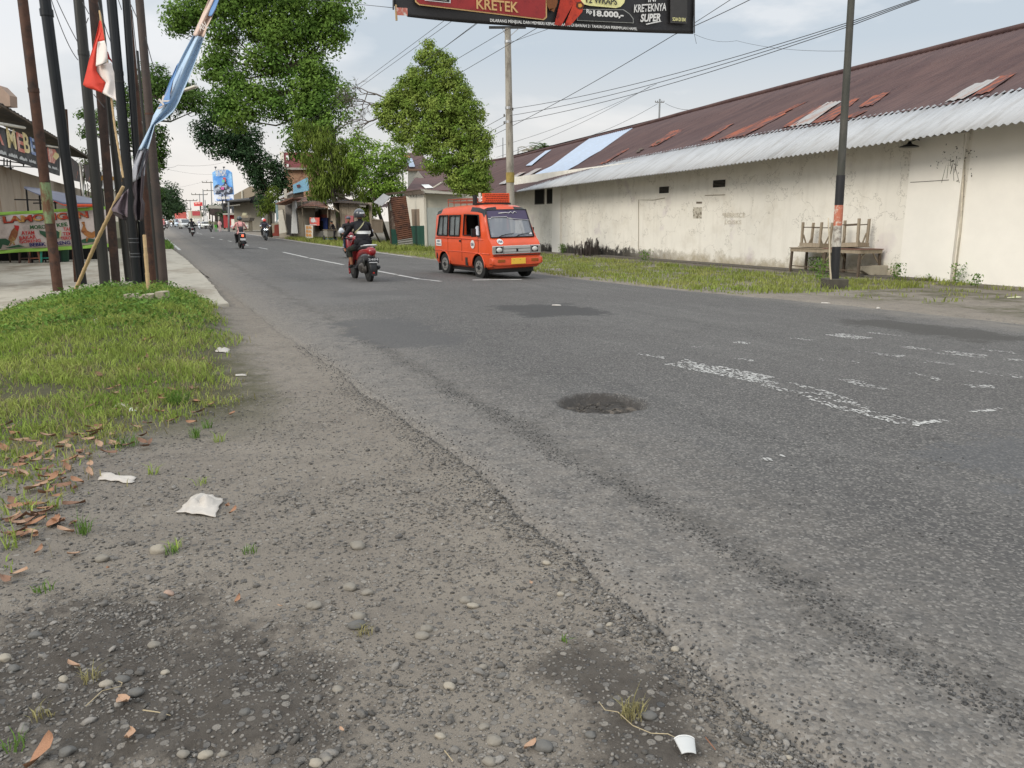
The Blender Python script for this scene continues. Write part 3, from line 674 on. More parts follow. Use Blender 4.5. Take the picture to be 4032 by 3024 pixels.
# single tufts (things)
def tuft(name,u,v_,n,h,spread,m,label,w=.006):
    P0=Ghit(u,v_);zz=ground_z(P0.x,P0.y)
    a=RNG.uniform(0,6.28,n);r=spread*np.sqrt(RNG.random(n));P=np.stack([P0.x+r*np.cos(a),P0.y+r*np.sin(a),np.full(n,zz)],1)
    v,f=blades(P,RNG.uniform(.4,1,n)*h,np.full(n,w),1.1);tag(npmesh(name,v,f,m,loc=(P0.x,P0.y,zz)),label,'grass tuft','single grass tufts on the verge')
tuft('grass_tuft',*Z6(1225,1160),70,.075,.035,GR2,'yellow-green dry tuft growing from the lumpy asphalt, beside a blue-grey cobble',.0035)
tuft('grass_tuft',*Z6(865,740),7,.045,.01,GR3,'tiny three-bladed green sprout on the old asphalt lump',.006)
for x,y,n,h,lb in [(495,1510,30,.12,'bright tuft with pale stems above the gravel, beside brown leaves'),(1160,935,34,.1,'grass tuft standing alone right of the leaf litter'),(1300,960,24,.09,'thin tuft right of the lone grass tuft'),(1230,885,26,.1,'dark-stemmed tuft behind the lone grass tufts'),(910,1160,22,.08,'low tuft near the crumpled white paper'),(320,1370,22,.1,'tuft among the brown leaves at far left, middle row'),(180,1360,18,.1,'pale-stemmed tuft at far left among brown leaves'),(1190,1215,14,.07,'small tuft above the white plastic bag'),(1050,740,130,.15,'big dense blue-green tuft at the tip of the lawn'),(60,1600,20,.16,'tall pale tuft at the left edge above the gravel'),(745,990,60,.1,'spreading green tuft among fallen leaves'),(1040,1610,16,.06,'tiny tuft at the gravel, bottom centre of the verge')]:
    tuft('grass_tuft',x*.6632,1100+y*.6632,n,h,.03+.05*(n>50),GR3 if n>25 else GR1,lb,.005)
for x,y,lb in [(940,120,'small upright tuft between flat stones'),(1360,115,'tiny tuft near the lone stone'),(490,800,'sprawling brownish tuft on the damp soil'),(230,1000,'low olive tuft at the lower left of the damp soil'),(90,1170,'green tuft at the bottom left corner'),(1980,560,'dry straw-coloured tuft beside the flat dark stone'),(240,320,'small tuft at the left, above the damp soil')]:
    u,v_=Z5(x,y);tuft('grass_tuft',u,v_,26,.05,.03,GR2 if 'dry' in lb or 'brown' in lb or 'olive' in lb else GR3,lb,.004)
# small weeds along the warehouse foot
def plant(u,v_,h,n,label,m=GR3,size=.07,X=None):
    P0=Ghit(u,v_);mb=MB()
    for i in range(5):
        a=random.random()*6.28;mb.tube([P0,P0+Vector((math.cos(a)*h*.25,math.sin(a)*h*.25,h*random.uniform(.6,1)))],[.006,.003],4)
    t=thing('weed_plant',label,'plant',P0,group='weeds at the foot of the warehouse wall');mb.build('stem',GR3,t,world=True)
    P=np.array(P0)+np.stack([RNG.normal(0,h*.22,n),RNG.normal(0,h*.22,n),RNG.uniform(.1,1.05,n)*h],1)
    v,f=cards(P,size,.5,.6);npmesh('foliage',v-np.array(P0),f,m,parent=t)
ZB=lambda x,y:(3000+x/2.143,750+y/2.143)
for x,y,h,n,lb in [(1650,780,.5,130,'leafy weed climbing at the foot of the drain pipe'),(1130,755,.45,180,'dense green weed at the corner of the bright wall panel'),(1408,765,.18,30,'small two-leaved seedling against the bright wall panel'),(1800,810,.3,90,'sprawling weed right of the drain pipe'),(430,690,.5,220,'tall green weed in front of the left wooden table'),(500,760,.6,200,'brownish weed beside the black pole footing')]:
    plant(*ZB(x,y),h,n,lb)
for u,v_,lb in [(2215,1000,'bushy green weed by the warehouse wall nearest the van'),(2540,1035,'green weed halfway along the warehouse foot')]: plant(u,v_,.5,200,lb)
# ================================================================ FALLEN LEAVES
LM=[mat('dead_leaf_a',(.33,.17,.095),.7,.3,40,.2,80),mat('dead_leaf_b',(.40,.25,.16),.7,.3,40,.2,80),mat('dead_leaf_c',(.22,.12,.075),.7,.3,40,.2,80)]
lme=[]
for k in range(9):
    L_=.5;mb=MB();n=8;vs=[];cur=random.uniform(.1,.5);tw=random.uniform(-.3,.3)
    for i in range(n+1):
        t=i/n;w=.24*math.sin(math.pi*min(1,t*1.02))**.7*(1-.25*t)+.008;z=cur*(t-.5)**2+.02
        for s in(-1,0,1): vs.append(((t-.5),s*w*random.uniform(.85,1.1),z+abs(s)*.09+tw*s*(t-.5)*.6))
    fs=[]
    for i in range(n):
        for j in range(2): fs.append((i*3+j,i*3+j+1,i*3+4+j,i*3+3+j))
    mb.add(vs,fs);o=mb.build('tmpleaf',LM[k%3],smooth=True,recalc=False);lme.append(o.data);bpy.data.objects.remove(o)
ZL=lambda x,y:(x*.6632,1100+y*.6632)
zones=[([(0,880),(900,880),(930,1000),(600,1100),(300,1250),(0,1200)],62,'dry brown leaf in the thick leaf litter at the edge of the left lawn'),
([(0,1200),(560,1150),(520,1300),(480,1500),(240,1560),(0,1600)],34,'dry brown leaf among sparse tufts at the far left, below the lawn'),
([(600,640),(1350,620),(1420,860),(900,880),(420,840)],26,'dry brown leaf lying in the grass at the tip of the left lawn'),
([(100,380),(1250,320),(1300,560),(300,620)],12,'brown leaf resting on the green part of the left lawn')]
def inpoly(x,y,P):
    c=False;j=len(P)-1
    for i in range(len(P)):
        if (P[i][1]>y)!=(P[j][1]>y) and x<(P[j][0]-P[i][0])*(y-P[i][1])/(P[j][1]-P[i][1])+P[i][0]: c=not c
        j=i
    return c
def leaf(u,v_,size,k,label,group,lift=.012,rot=None):
    P0=Ghit(u,v_);o=bpy.data.objects.new('fallen_leaf',lme[k]);link(o);o.location=(P0.x,P0.y,ground_z(P0.x,P0.y)+lift)
    s=size;o.scale=(s,s*random.uniform(.8,1.1),s);o.rotation_euler=(random.uniform(-.35,.35),random.uniform(-.35,.35),random.random()*6.28 if rot is None else rot)
    tag(o,label,'leaf',group)
for poly,n,lb in zones:
    xs=[p[0] for p in poly];ys=[p[1] for p in poly];c=0
    while c<n:
        x=random.uniform(min(xs),max(xs));y=random.uniform(min(ys),max(ys))
        if not inpoly(x,y,poly): continue
        c+=1;u,v_=ZL(x,y);P0=Ghit(u,v_);leaf(u,v_,random.uniform(.06,.115),random.randrange(9),lb,'dry leaves fallen on the left verge',.02 if P0.y>4.5 else .012)
for x,y,s,k,lb in [(400,130,.07,1,'reddish-brown leaf beside a flat grey-blue stone'),(215,105,.06,0,'brown leaf in a tuft at the upper left of the gravel'),(590,205,.035,0,'small orange-brown leaf below the flat pale stone'),(1295,375,.045,0,'orange-brown leaf beside a small white pebble'),(1525,415,.025,1,'tiny orange leaf scrap above the flat stone'),(680,945,.075,1,'torn brown leaf inside the compass ring area'),(720,1145,.085,1,'long ragged brown leaf at the lower right of the damp soil'),(240,1250,.1,0,'large brown leaf cut by the bottom frame edge'),(1862,1090,.022,1,'tiny orange leaf scrap near the bottom centre'),(40,265,.08,2,'dark red leaf at the left edge'),(110,225,.08,4,'long curled brown leaf at the left edge'),(400,740,.06,1,'pale brown leaf in the middle of the damp soil')]:
    leaf(*Z5(x,y),s,k,lb,None)
leaf(*Z6(680,425),.03,4,'curled orange leaf on the gravel in the lower centre',None)
leaf(*Z6(675,1320),.05,4,'brown curled leaf beside the big dark cobble',None)
for u,v_,lb in [(3732,2140,'left one of two small brown leaves on the near right asphalt'),(3970,2160,'right one of two small brown leaves on the near right asphalt'),(895,2007,'orange leaf touching the white plastic bag'),(920,2025,'dark red leaf right of the white plastic bag'),(3160,1205,'small brown leaf near the footing of the black pole')]:
    P0=Ghit(u,v_)
    leaf(u,v_,.055,0,lb,None,.02 if P0.x<2 else .03)
# dry twigs
def twig(pts,r,label,m=None):
    mb=MB();Q=[Ghit(*p) for p in pts];Q=[Vector((q.x,q.y,ground_z(q.x,q.y)+.012)) for q in Q];mb.tube(Q,[r]*(len(Q)-1)+[r*.5],5)
    o=mb.build('dry_twig',m or mat('straw',C(170,155,125),.7,.2,20),world=True,smooth=True);tag(o,label,'twig')
twig([Z5(470,960),Z5(560,885),Z5(660,860),Z5(668,835),Z5(645,825)],.0015,'long bent straw-coloured twig lying on the damp soil')
twig([Z5(780,985),Z5(860,990),Z5(930,1008)],.002,'short pale twig right of the torn leaf')
twig([Z6(1048,1098),Z6(1080,1140),Z6(1150,1160),Z6(1230,1240),Z6(1330,1295),Z6(1420,1300),Z6(1490,1335)],.0014,'long thin root trailing from the dry tuft to the plastic cup')
twig([Z6(208,1352),Z6(255,1410)],.002,'short straw at the bottom edge, left of the cobbles')
twig([Z6(1625,1305),Z6(1680,1375)],.002,'short reddish twig right of the plastic cup',mat('twig_red',C(140,95,70),.8))
# ================================================================ LITTER
WP=mat('thin_plastic',(.50,.455,.40),.45,.15,12,.3,20)
def litter(name,poly,label,cat,m=WP,h=.03,seed=0,nx=10):
    """crumpled sheet spanning a quad of pixels on the ground"""
    Q=[Ghit(*p) for p in poly];mb=MB()
    def fn(a,b):
        p=(Q[0].lerp(Q[1],a)).lerp(Q[3].lerp(Q[2],a),b)
        e=.012*fb(a*3,b*3,1,seed)
        x,y=p.x+e*2,p.y+e
        z=ground_z(x,y) if x<eL(y) else road_z(x,y)
        return (x,y,z+.006+h*(.3+.9*abs(mn.noise(Vector((a*2.3+seed,b*2.1,seed))))*1.6+.35*abs(mn.noise(Vector((a*7+seed,b*6,seed)))))*math.sin(math.pi*min(1,max(0,a*.9+.05)))*math.sin(math.pi*(b*.9+.05)))
    mb.grid(fn,nx,nx);o=mb.build(name,m,world=True,smooth=True,solid=.0015,recalc=False);return tag(o,label,cat)
litter('plastic_bag',[(690,2018),(850,2038),(878,1965),(775,1945)],'crumpled dirty white plastic bag lying on the open gravel','plastic bag',h=.05,seed=3,nx=22)
litter('paper_scrap',[(385,1895),(520,1905),(540,1885),(400,1870)],'crumpled torn white paper among the brown leaves','paper',h=.02,seed=5)
litter('paper_scrap',[(503,1625),(540,1622),(543,1605),(505,1610)],'small bright white paper card at the tip of the lawn','paper',m=M['white'],h=.02,seed=8,nx=3)
litter('paper_scrap',[(445,1605),(505,1608),(510,1592),(455,1592)],'dull white paper just left of the bright card on the lawn','paper',h=.02,seed=9,nx=4)
litter('plastic_scrap',[(850,1390),(900,1392),(908,1378),(855,1370)],'pale plastic scrap at the right edge of the lawn','litter',h=.03,seed=10,nx=5)
litter('plastic_scrap',[(925,1485),(972,1485),(970,1476),(928,1477)],'thin white plastic strip on the gravel right of the lawn','litter',h=.006,seed=11,nx=4)
litter('plastic_scrap',[(365,1275),(388,1275),(386,1255),(366,1257)],'small white plastic scrap standing in the lawn below the poles','litter',h=.04,seed=12,nx=4)
litter('plastic_scrap',[(2172,1207),(2210,1208),(2205,1203),(2175,1203)],'small white plastic piece on the asphalt beyond the pothole','litter',h=.015,seed=13,nx=4)
litter('plastic_scrap',[(2178,1084),(2202,1085),(2200,1078),(2182,1078)],'white plastic bag on the grass edge right of the van','litter',h=.06,seed=14,nx=4)
litter('plastic_scrap',[(3232,1198),(3270,1199),(3265,1192),(3236,1192)],'white scrap on the sandy shoulder near the black pole','litter',h=.015,seed=15,nx=4)
litter('plastic_sheet',[(3905,1178),(4060,1190),(4060,1160),(3960,1166)],'pale yellow-green plastic sheet on the dirt at the right frame edge','plastic sheet',m=mat('plastic_yellow',C(205,205,165),.5,.1,8),h=.05,seed=16)
litter('paper_scrap',[(2488,1068),(2515,1069),(2512,1062),(2490,1062)],'grey-white scrap in the grass before the warehouse wall','litter',h=.05,seed=17,nx=4)
for u,v_,lb in [(3460,1131,'first white scrap right of the pole footing'),(3440,1147,'second white scrap right of the pole footing'),(3408,1166,'white speck of litter on the shoulder below the pole'),(3893,1225,'white scrap on the sandy shoulder at right'),(3458,1216,'pale scrap on the shoulder, centre right')]:
    litter('litter_scrap',[(u-8,v_+3),(u+8,v_+3),(u+7,v_-3),(u-7,v_-3)],lb,'litter',h=.02,seed=int(u),nx=3)
# translucent plastic cup, crushed, at the bottom
P0=Ghit(*Z6(1535,1420));t=thing('plastic_cup','crushed translucent plastic cup piece lying at the bottom edge','plastic cup',(P0.x,P0.y,ground_z(P0.x,P0.y)+.004),-YAW)
mb=MB()
def cupf(a,b):
    th=-1.1+2.2*a;r=.021+.010*b;y=.0+.062*b-.02*(a-.5)**2*(b);return (r*math.sin(th),y,.014+r*math.cos(th)*.45-.004)
mb.grid(cupf,12,8);mb.build('cup_wall',mat('clear_cup',(.62,.62,.6),.3,.05,5,alpha=.75),t,smooth=True,solid=.001,recalc=False)
mb=MB();mb.tube([cupf(i/12,1) for i in range(13)],.0016,5);mb.build('cup_rim',M['white'],t,smooth=True)
# ================================================================ SIGN POLES
RG=mat('rust_green_paint',(.19,.26,.13),.65,.3,3,.2,40,col2=(.14,.07,.035),c2scale=5,c2th=(.45,.55),stretch=(1,1,.4))
def pole(ub,vb,ut,vt,wb,wt,m,label,name='sign_pole',n=14,extra=None,vt_ext=-160,cat='pole',group='steel poles of the roadside sign cluster'):
    P0=Ghit(ub,vb);dn=Vector((sy_,cy_,0))
    D=(P0-CAM).dot(dn)
    sl=(ut-ub)/(vt-vb)
    if vt<=0: ut=ub+sl*(vt_ext-vb);vt=vt_ext
    d=ray(ut,vt);P1=CAM+d*(D/d.dot(dn))
    r0=wb/2/F*D*.9;r1=wt/2/F*D*.9
    t=thing(name,label,cat,P0,group=group)
    mb=MB();a=P0-(P1-P0)*(.55/(P1-P0).length);k=10;pts=[a.lerp(P1,i/k) for i in range(k+1)]
    # sleeved joints: radius steps
    rr=[lerp(r0,r1,i/k) for i in range(k+1)];mb.tube(pts,rr,n);mb.build('shaft',m,t,world=True,smooth=40)
    return t,P0,P1,r0,r1
def ring_on(t,P0,P1,v_,r,m,name,hpx=8):
    # collar at the height where the pole crosses image row v
    best=min((abs(proj(P0.lerp(P1,i/400))[1]-v_),i/400) for i in range(401))[1]
    c=P0.lerp(P1,best);d=(P1-P0).normalized();mb=MB();h=hpx/F*(c-CAM).length/2;mb.tube([c-d*h,c+d*h],r,14);mb.build(name,m,t,world=True,smooth=40)
def proj(p):
    x=p.x*cy_-p.y*sy_;y=p.x*sy_+p.y*cy_;z=p.z-H;dep=y*cp-z*sp;up=y*sp+z*cp
    return CX+F*x/dep,CY-F*up/dep
def proj2(p): return proj(p)
T,P0,P1,r0,r1=pole(230,1153,89,0,41,38,M['rust'],'leftmost pole of the cluster, rusty with a peeling green painted band')
def band(t,P0,P1,va,vb,r,m,name):
    fa=min((abs(proj(P0.lerp(P1,i/400))[1]-va),i/400) for i in range(401))[1];fb_=min((abs(proj(P0.lerp(P1,i/400))[1]-vb),i/400) for i in range(401))[1]
    mb=MB();mb.tube([P0.lerp(P1,fa),P0.lerp(P1,(fa+fb_)/2),P0.lerp(P1,fb_)],r,14);mb.build(name,m,t,world=True,smooth=40)
band(T,P0,P1,720,880,r0*1.02,RG,'paint_band');ring_on(T,P0,P1,355,r1*1.12,M['rust'],'joint_collar',14)
T,P0,P1,r0,r1=pole(325,1127,177,0,38,44,M['steel_black'],'second pole from the left, black and glossy with a bulging upper joint');ring_on(T,P0,P1,50,r1*1.15,M['steel_black'],'joint_collar',20)
pole(300,1118,257,430,16,16,M['rust'],'slim rusty post tucked behind the second black pole')
T,P0,P1,r0,r1=pole(416,1136,310,0,44,40,M['steel_grey'],'third thick pole, dark grey with dusty streaks, behind the red and white flag');ring_on(T,P0,P1,210,r1*1.12,M['steel_grey'],'joint_collar',16)
pole(458,1119,367,0,36,36,M['rustdark'],'dark brown pole right of the thick grey one')
pole(508,1115,386,0,30,28,M['steel_grey'],'thin grey-green pole between the brown pole and the big black pole')
T,P0,P1,r0,r1=pole(546,1160,439,0,42,38,M['steel_black'],'big black pole standing on the concrete block, with pale tape rings')
for v_ in (940,955,998,1010): ring_on(T,P0,P1,v_,r0*1.03,mat('tape_grey',(.1,.105,.11),.5),'tape_ring',3)
ring_on(T,P0,P1,288,r1*1.1,M['steel_black'],'joint_collar',12);ring_on(T,P0,P1,322,r1*1.12,M['steel_grey'],'joint_collar',4)
T,P0,P1,r0,r1=pole(574,1158,496,0,26,30,M['steel_black'],'slender black pole with chipped white figures, right of the big black pole')
P7=(P0,P1)
pole(605,1147,500,0,34,26,M['rust'],'rust-brown pole second from the right of the cluster')
pole(627,1162,540,200,12,11,M['steel_grey'],'thinnest grey pipe, squeezed between the two rightmost poles')
T,P0,P1,r0,r1=pole(650,1174,549,0,38,32,mat('rust_grey',(.07,.05,.042),.65,.3,4,.2,40,col2=(.04,.035,.032),c2scale=2),'rightmost pole of the cluster, brown-grey, nearest the road');ring_on(T,P0,P1,450,r1*1.12,M['rust'],'joint_collar',6)
# small chipped figures on pole 7
fl=thing('pole_marking','column of small chipped white figures on the slender black pole','marking',P7[0])
for i,ch in enumerate('L81'):
    vv=840+i*16;f_=min((abs(proj(P7[0].lerp(P7[1],k/400))[1]-vv),k/400) for k in range(401))[1];c=P7[0].lerp(P7[1],f_)+Vector((-sy_,-cy_,0))*.062
    rt=Vector((cy_,-sy_,0));text_on(ch,c-rt*.012,c+rt*.012,M['white'],fl,h=.05,name='figure')
# concrete block at the pole foot
P0=Ghit(545,1188);t=thing('concrete_block','weathered concrete block with a round hollow at the foot of the black pole','concrete block',P0)
mb=MB();rt=Vector((cy_,-sy_,0));fw=Vector((sy_,cy_,0))
A=P0-rt*.20;B=P0+rt*.19
mb.prism([A-Vector((0,0,.05)),B-Vector((0,0,.05)),B+Vector((0,0,.1)),P0+rt*.06+Vector((0,0,.1)),P0+rt*.03+Vector((0,0,.06)),P0-rt*.05+Vector((0,0,.06)),P0-rt*.08+Vector((0,0,.1)),A+Vector((0,0,.1))],fw*.22)
mb.build('block',mat('block_concrete',C(165,155,135),.9,.2,10,.5,40),t,world=True,bevel=.008)
mb=MB();B2=B+rt*.02+fw*.05;mb.prism([B2-Vector((0,0,.05)),B2+rt*.12-Vector((0,0,.05)),B2+rt*.12+Vector((0,0,.13)),B2+Vector((0,0,.13))],fw*.2);mb.build('small_block',mat('block_concrete',(0,0,0)),t,world=True,bevel=.008)
# bamboo: flag cane, long prop, short stake
def cane(pts,D,w,label,seg=7,name='bamboo_pole'):
    Q=[at(u,v_,D+dd) for u,v_,dd in pts];mb=MB();PP=[];RR=[]
    for a,b in zip(Q,Q[1:]):
        for i in range(seg):
            p=a.lerp(b,i/seg);PP+= [p,p.lerp(a.lerp(b,(i+1)/seg),.04)];RR+=[w*1.22,w]
    PP.append(Q[-1]);RR.append(w);mb.tube(PP,RR,8);o=mb.build(name,M['bamboo'],world=True,smooth=True);tag(o,label,'bamboo pole')
    return o
cane([(485,700,0),(452,500,0),(424,260,0),(392,42,0)],11.6,.014,'thin bamboo cane carrying the red and white flag')
cane([(297,1142,1.2),(385,940,.7),(485,735,.2)],11.8,.026,'thick bamboo prop leaning from lower left behind the cluster up to the black pole')
cane([(585,1150,.1),(568,925,.1)],11.6,.026,'short pale bamboo stake beside the slender black pole',3)
# flag
def px1(x,y): return (x/2.37,y/2.37)
RED=mat('flag_red',C(205,62,45),.7,.1,8);WHT=mat('flag_white',C(225,215,208),.75,.06,8)
t=thing('flag','red and white flag hanging folded from the bamboo cane','flag',at(*px1(940,900),11.3))
def cloth(name,rows,D,m,parent,amp=.04,fr=2.,nx=8,ph=0,dd=0.):
    """rows: list of (leftpx,rightpx) pairs in z1 coordinates"""
    mb=MB();n=len(rows)-1
    def fn(a,b):
        k=b*n;i=min(int(k),n-1);f=k-i
        l=Vector(px1(*rows[i][0])).lerp(Vector(px1(*rows[i+1][0])),f);r=Vector(px1(*rows[i][1])).lerp(Vector(px1(*rows[i+1][1])),f)
        p=l.lerp(r,a);return at(p.x,p.y,D+dd+amp*math.sin(fr*math.pi*a+b*2+ph)*min(1,(r-l).length/20+.2))
    mb.grid(fn,nx,n*4);return mb.build(name,m,parent,world=True,smooth=True,solid=.004,recalc=False)
cloth('red_half',[((928,192),(942,192)),((905,300),(958,300)),((880,400),(918,385)),((862,460),(910,440)),((830,560),(900,560)),((808,660),(898,660)),((790,730),(945,730)),((775,790),(985,770)),((800,812),(975,800)),((945,864),(952,864))],11.45,RED,t,.03,2)
cloth('upper_red_fold',[((930,195),(945,200)),((920,300),(965,300)),((915,388),(978,382))],11.42,RED,t,.01,1)
cloth('white_fold',[((915,390),(976,378)),((905,450),(1000,450)),((898,560),(1004,540)),((895,618),(1000,580))],11.38,WHT,t,.03,1.5)
cloth('white_half',[((893,625),(1002,585)),((900,650),(1040,590)),((945,725),(1066,680)),((985,765),(1070,760)),((965,830),(1076,830)),((950,868),(1080,890)),((1060,925),(1085,945))],11.47,WHT,t,.03,2,ph=1)
cloth('red_edge_fold',[((1002,480),(1008,485)),((1000,520),(1025,535)),((1005,550),(1042,560)),((1035,565),(1048,590))],11.5,mat('flag_red_dark',C(150,40,38),.7),t,.01,1)
# twisted blue banner tied to the poles
BL=mat('banner_blue',C(172,194,216),.6,.1,3,.2,15,col2=C(186,202,218),c2scale=1.2);BL2=mat('banner_blue_deep',C(100,138,185),.6,.12,3);PE=mat('banner_peach',C(205,180,165),.6,.12,5,col2=C(170,165,165),c2scale=3)
GY=mat('banner_dark',C(72,62,66),.7,.25,6,.2,20,col2=C(45,38,42),c2scale=3);LG=mat('banner_pale',C(165,165,172),.6,.2,5,col2=C(120,125,140),c2scale=3)
t=thing('hanging_banner','torn light blue cloth banner twisted into a long strip and tied to the poles','banner',at(*px1(1400,1500),11.2))
D=10.9
cloth('peach_part',[((2000,-160),(2110,-160)),((1945,0),(2042,0)),((1905,90),(2010,90)),((1870,170),(1975,170)),((1835,250),(1935,250)),((1800,330),(1905,345))],D,PE,t,.05,3)
cloth('deep_blue_edge',[((2035,-160),(2130,-160)),((1985,0),(2042,0)),((1965,80),(2012,80)),((1945,150),(1975,150))],D-.05,BL2,t,.02,1)
cloth('blue_part',[((1800,330),(1905,345)),((1720,480),(1860,480)),((1650,620),(1808,620)),((1600,740),(1760,740)),((1560,850),(1712,850)),((1510,950),(1670,950)),((1470,1010),(1620,1040)),((1430,1080),(1540,1110)),((1400,1180),(1445,1165)),((1340,1300),(1410,1300)),((1290,1400),(1385,1390))],D,BL,t,.07,3,10)
cloth('deep_blue_fold',[((1648,610),(1662,590)),((1600,720),(1640,690)),((1560,820),(1612,760)),((1530,900),(1590,850)),((1500,960),(1585,920)),((1480,1000),(1590,960))],D-.10,BL2,t,.02,1)
cloth('pale_edge',[((1600,760),(1620,740)),((1545,880),(1600,860)),((1500,960),(1550,960)),((1470,1020),(1510,1010))],D-.09,PE,t,.01,1)
cloth('lower_strip',[((1290,1400),(1385,1370)),((1255,1500),(1370,1460)),((1235,1590),(1355,1520)),((1240,1700),(1350,1640))],D+.02,LG,t,.05,3)
cloth('dark_bundle',[((1300,1440),(1390,1400)),((1260,1560),(1375,1500)),((1240,1660),(1350,1600)),((1235,1760),(1345,1720)),((1255,1850),(1330,1850)),((1240,1930),(1352,1900)),((1245,1990),(1345,2000)),((1265,2060),(1330,2060))],D+.06,GY,t,.10,4,12)
cloth('dark_flap',[((1120,1840),(1200,1760)),((1060,1910),(1190,1850)),((1038,1950),(1190,1940)),((1050,1975),(1190,1990)),((1130,2000),(1190,2030))],D+.1,mat('banner_mauve',C(112,98,104),.7,.25,5),t,.06,3,10)
cloth('dark_flap',[((1045,1960),(1180,1960)),((1060,2000),(1185,2010)),((1120,2040),(1180,2060))],D+.15,GY,t,.03,2)
for s,a,b,h_ in [('AN',(1868,292),(1938,268),.18),('K',(1522,985),(1588,935),.18)]:
    p=at(*px1(*a),D-.12);q=at(*px1(*b),D-.12);text_on(s,p,q,WHT,t,up=(0,0,1),h=h_*.55,name='lettering',bold=.02)
# loose wires between the poles
WIRE=mat('cable_black',(.05,.05,.052),.6)
def cable(pts,r,label,group=None,name='cable',m=None,sag=0):
    Q=[]
    for i,(a,b) in enumerate(zip(pts,pts[1:])):
        a=Vector(a);b=Vector(b);n=14
        for k in range(n+(1 if i==len(pts)-2 else 0)):
            s=k/n;p=a.lerp(b,s);p.z-=sag*4*s*(1-s);Q.append(p)
    mb=MB();mb.tube(Q,r*.72,5);o=mb.build(name,m or WIRE,world=True,smooth=True);tag(o,label,'cable',group);return o
for i,(a,b,sg,lb) in enumerate([((480,0),(728,560),.12,'looping thin wire left of the grey pole'),((530,0),(720,385),.02,'doubled dark wire running down to the grey pole'),((770,20),(830,130),.0,'short wire between the grey and brown poles'),((825,165),(795,245),.0,'short brace wire below the brown pole top'),((915,20),(1045,420),.05,'wire hanging right of the bamboo tip'),((1215,30),(1285,180),.0,'wire tied to the rightmost pole'),((1360,345),(1495,720),.15,'curved black wire hanging from the rightmost pole'),((1105,0),(1135,90),.0,'short wire between the black poles'),((1230,90),(1285,590),.03,'faint wire between the two rust-brown poles'),((875,880),(975,1005),.0,'short wire below the flag')]):
    cable([at(*px1(*a),11.5),at(*px1(*b),11.5)],.009,lb,'loose wires tangled round the sign poles',sag=sg)
# ================================================================ LEFT: SHOP WITH FASCIA, FOOD STALL
d0=ray(755,876);dv=Vector((d0.x,d0.y,0)).normalized();nrm=Vector((dv.y,-dv.x,0))
PF=at(237,690,38)
def fp(u,v_,off=0.): return hit(u,v_,PF+nrm*off,nrm)
def zA(x,y): return (x/4.424,450+y/4.424)
ww=fp(*zA(600,1000),-.9)
shop=thing('furniture_shop','old furniture shop with stained beige wall and corrugated awning behind the poles','building',(fp(0,1040,-.9).x,fp(0,1040,-.9).y,0))
far=hit(440,870,PF+nrm*-.9,nrm);near=hit(-900,870,PF+nrm*-.9,nrm)
far=Vector((far.x,far.y,0));near=Vector((near.x,near.y,0))
mb=MB();a=near+Vector((0,0,4.6));mb.prism([near,far,far+Vector((0,0,3.6)),near+Vector((0,0,3.6))],nrm*-.2)
mb.prism([near-nrm*.2,near-nrm*5,near-nrm*5+Vector((0,0,3.6)),near-nrm*.2+Vector((0,0,3.6))],dv*.2)
mb.build('wall',mat('stained_plaster',C(168,154,138),.9,.12,2,.2,20,col2=C(130,98,70),c2scale=1.1,c2th=(.55,.72),stretch=(1,1,.35)),shop,world=True)
# fascia sign board
def quad_px(pts,fn,thick,name,m,parent,**k):
    mb=MB();P=[fn(*p) for p in pts];mb.prism(P,nrm*-thick);return mb.build(name,m,parent,world=True,**k)
sign=thing('shop_sign','long dark fascia sign with colourful block letters and a white small-print line','sign',fp(100,650),)
SB=mat('sign_black',C(52,50,52),.6,.15,2,col2=C(78,76,78),c2scale=1)
mb=MB();mb.prism([fp(*zA(-900,-80)),fp(*zA(-900,420)),fp(*zA(0,715)),fp(*zA(1045,1070)),fp(*zA(1045,600)),fp(*zA(600,430)),fp(*zA(0,215))],nrm*-.06);mb.build('board',SB,sign,world=True)
LC=[mat('letter_red',C(205,120,105),.6,.1,3,col2=C(225,205,190),c2scale=2),mat('letter_cream',C(228,208,150),.6,.1,3,col2=C(235,225,195),c2scale=2),mat('letter_blue',C(95,120,175),.6,.1,3,col2=C(190,200,215),c2scale=2)]
for ch,x0,y0,x1,y1,h0,ci in [('A',-140,470,70,545,290,0),('M',140,580,290,615,310,1),('E',312,640,430,680,290,0),('B',425,660,530,695,300,1),('E',545,690,650,735,260,2),('L',850,830,910,850,250,0),('K',905,850,1020,880,240,1)][:6]:
    a=fp(*zA(x0,y0),.01);b=fp(*zA(x1,y1),.01);top=fp(*zA(x0-10,y0-h0),.01);text_on(ch,a,b,LC[ci],sign,up=(0,0,1),h=(top-a).length,bold=.03,off=.012,name='letter')
mb=MB();mb.prism([fp(*zA(820,590),.02),fp(*zA(850,820),.02),fp(*zA(950,860),.02),fp(*zA(1000,700),.02),fp(*zA(960,610),.02)],nrm*-.01);mb.build('painted_figure',LC[0],sign,world=True)
mb=MB();mb.prism([fp(*zA(960,660),.035),fp(*zA(920,740),.035),fp(*zA(980,800),.035),fp(*zA(1030,740),.035),fp(*zA(1020,690),.035)],nrm*-.01);mb.build('painted_shape',LC[1],sign,world=True)
a=fp(*zA(-300,610),.01);b=fp(*zA(1020,985),.01);strokes(a,b,.16,mat('print_grey',C(190,190,188),.6),sign,40,.012,words=8)
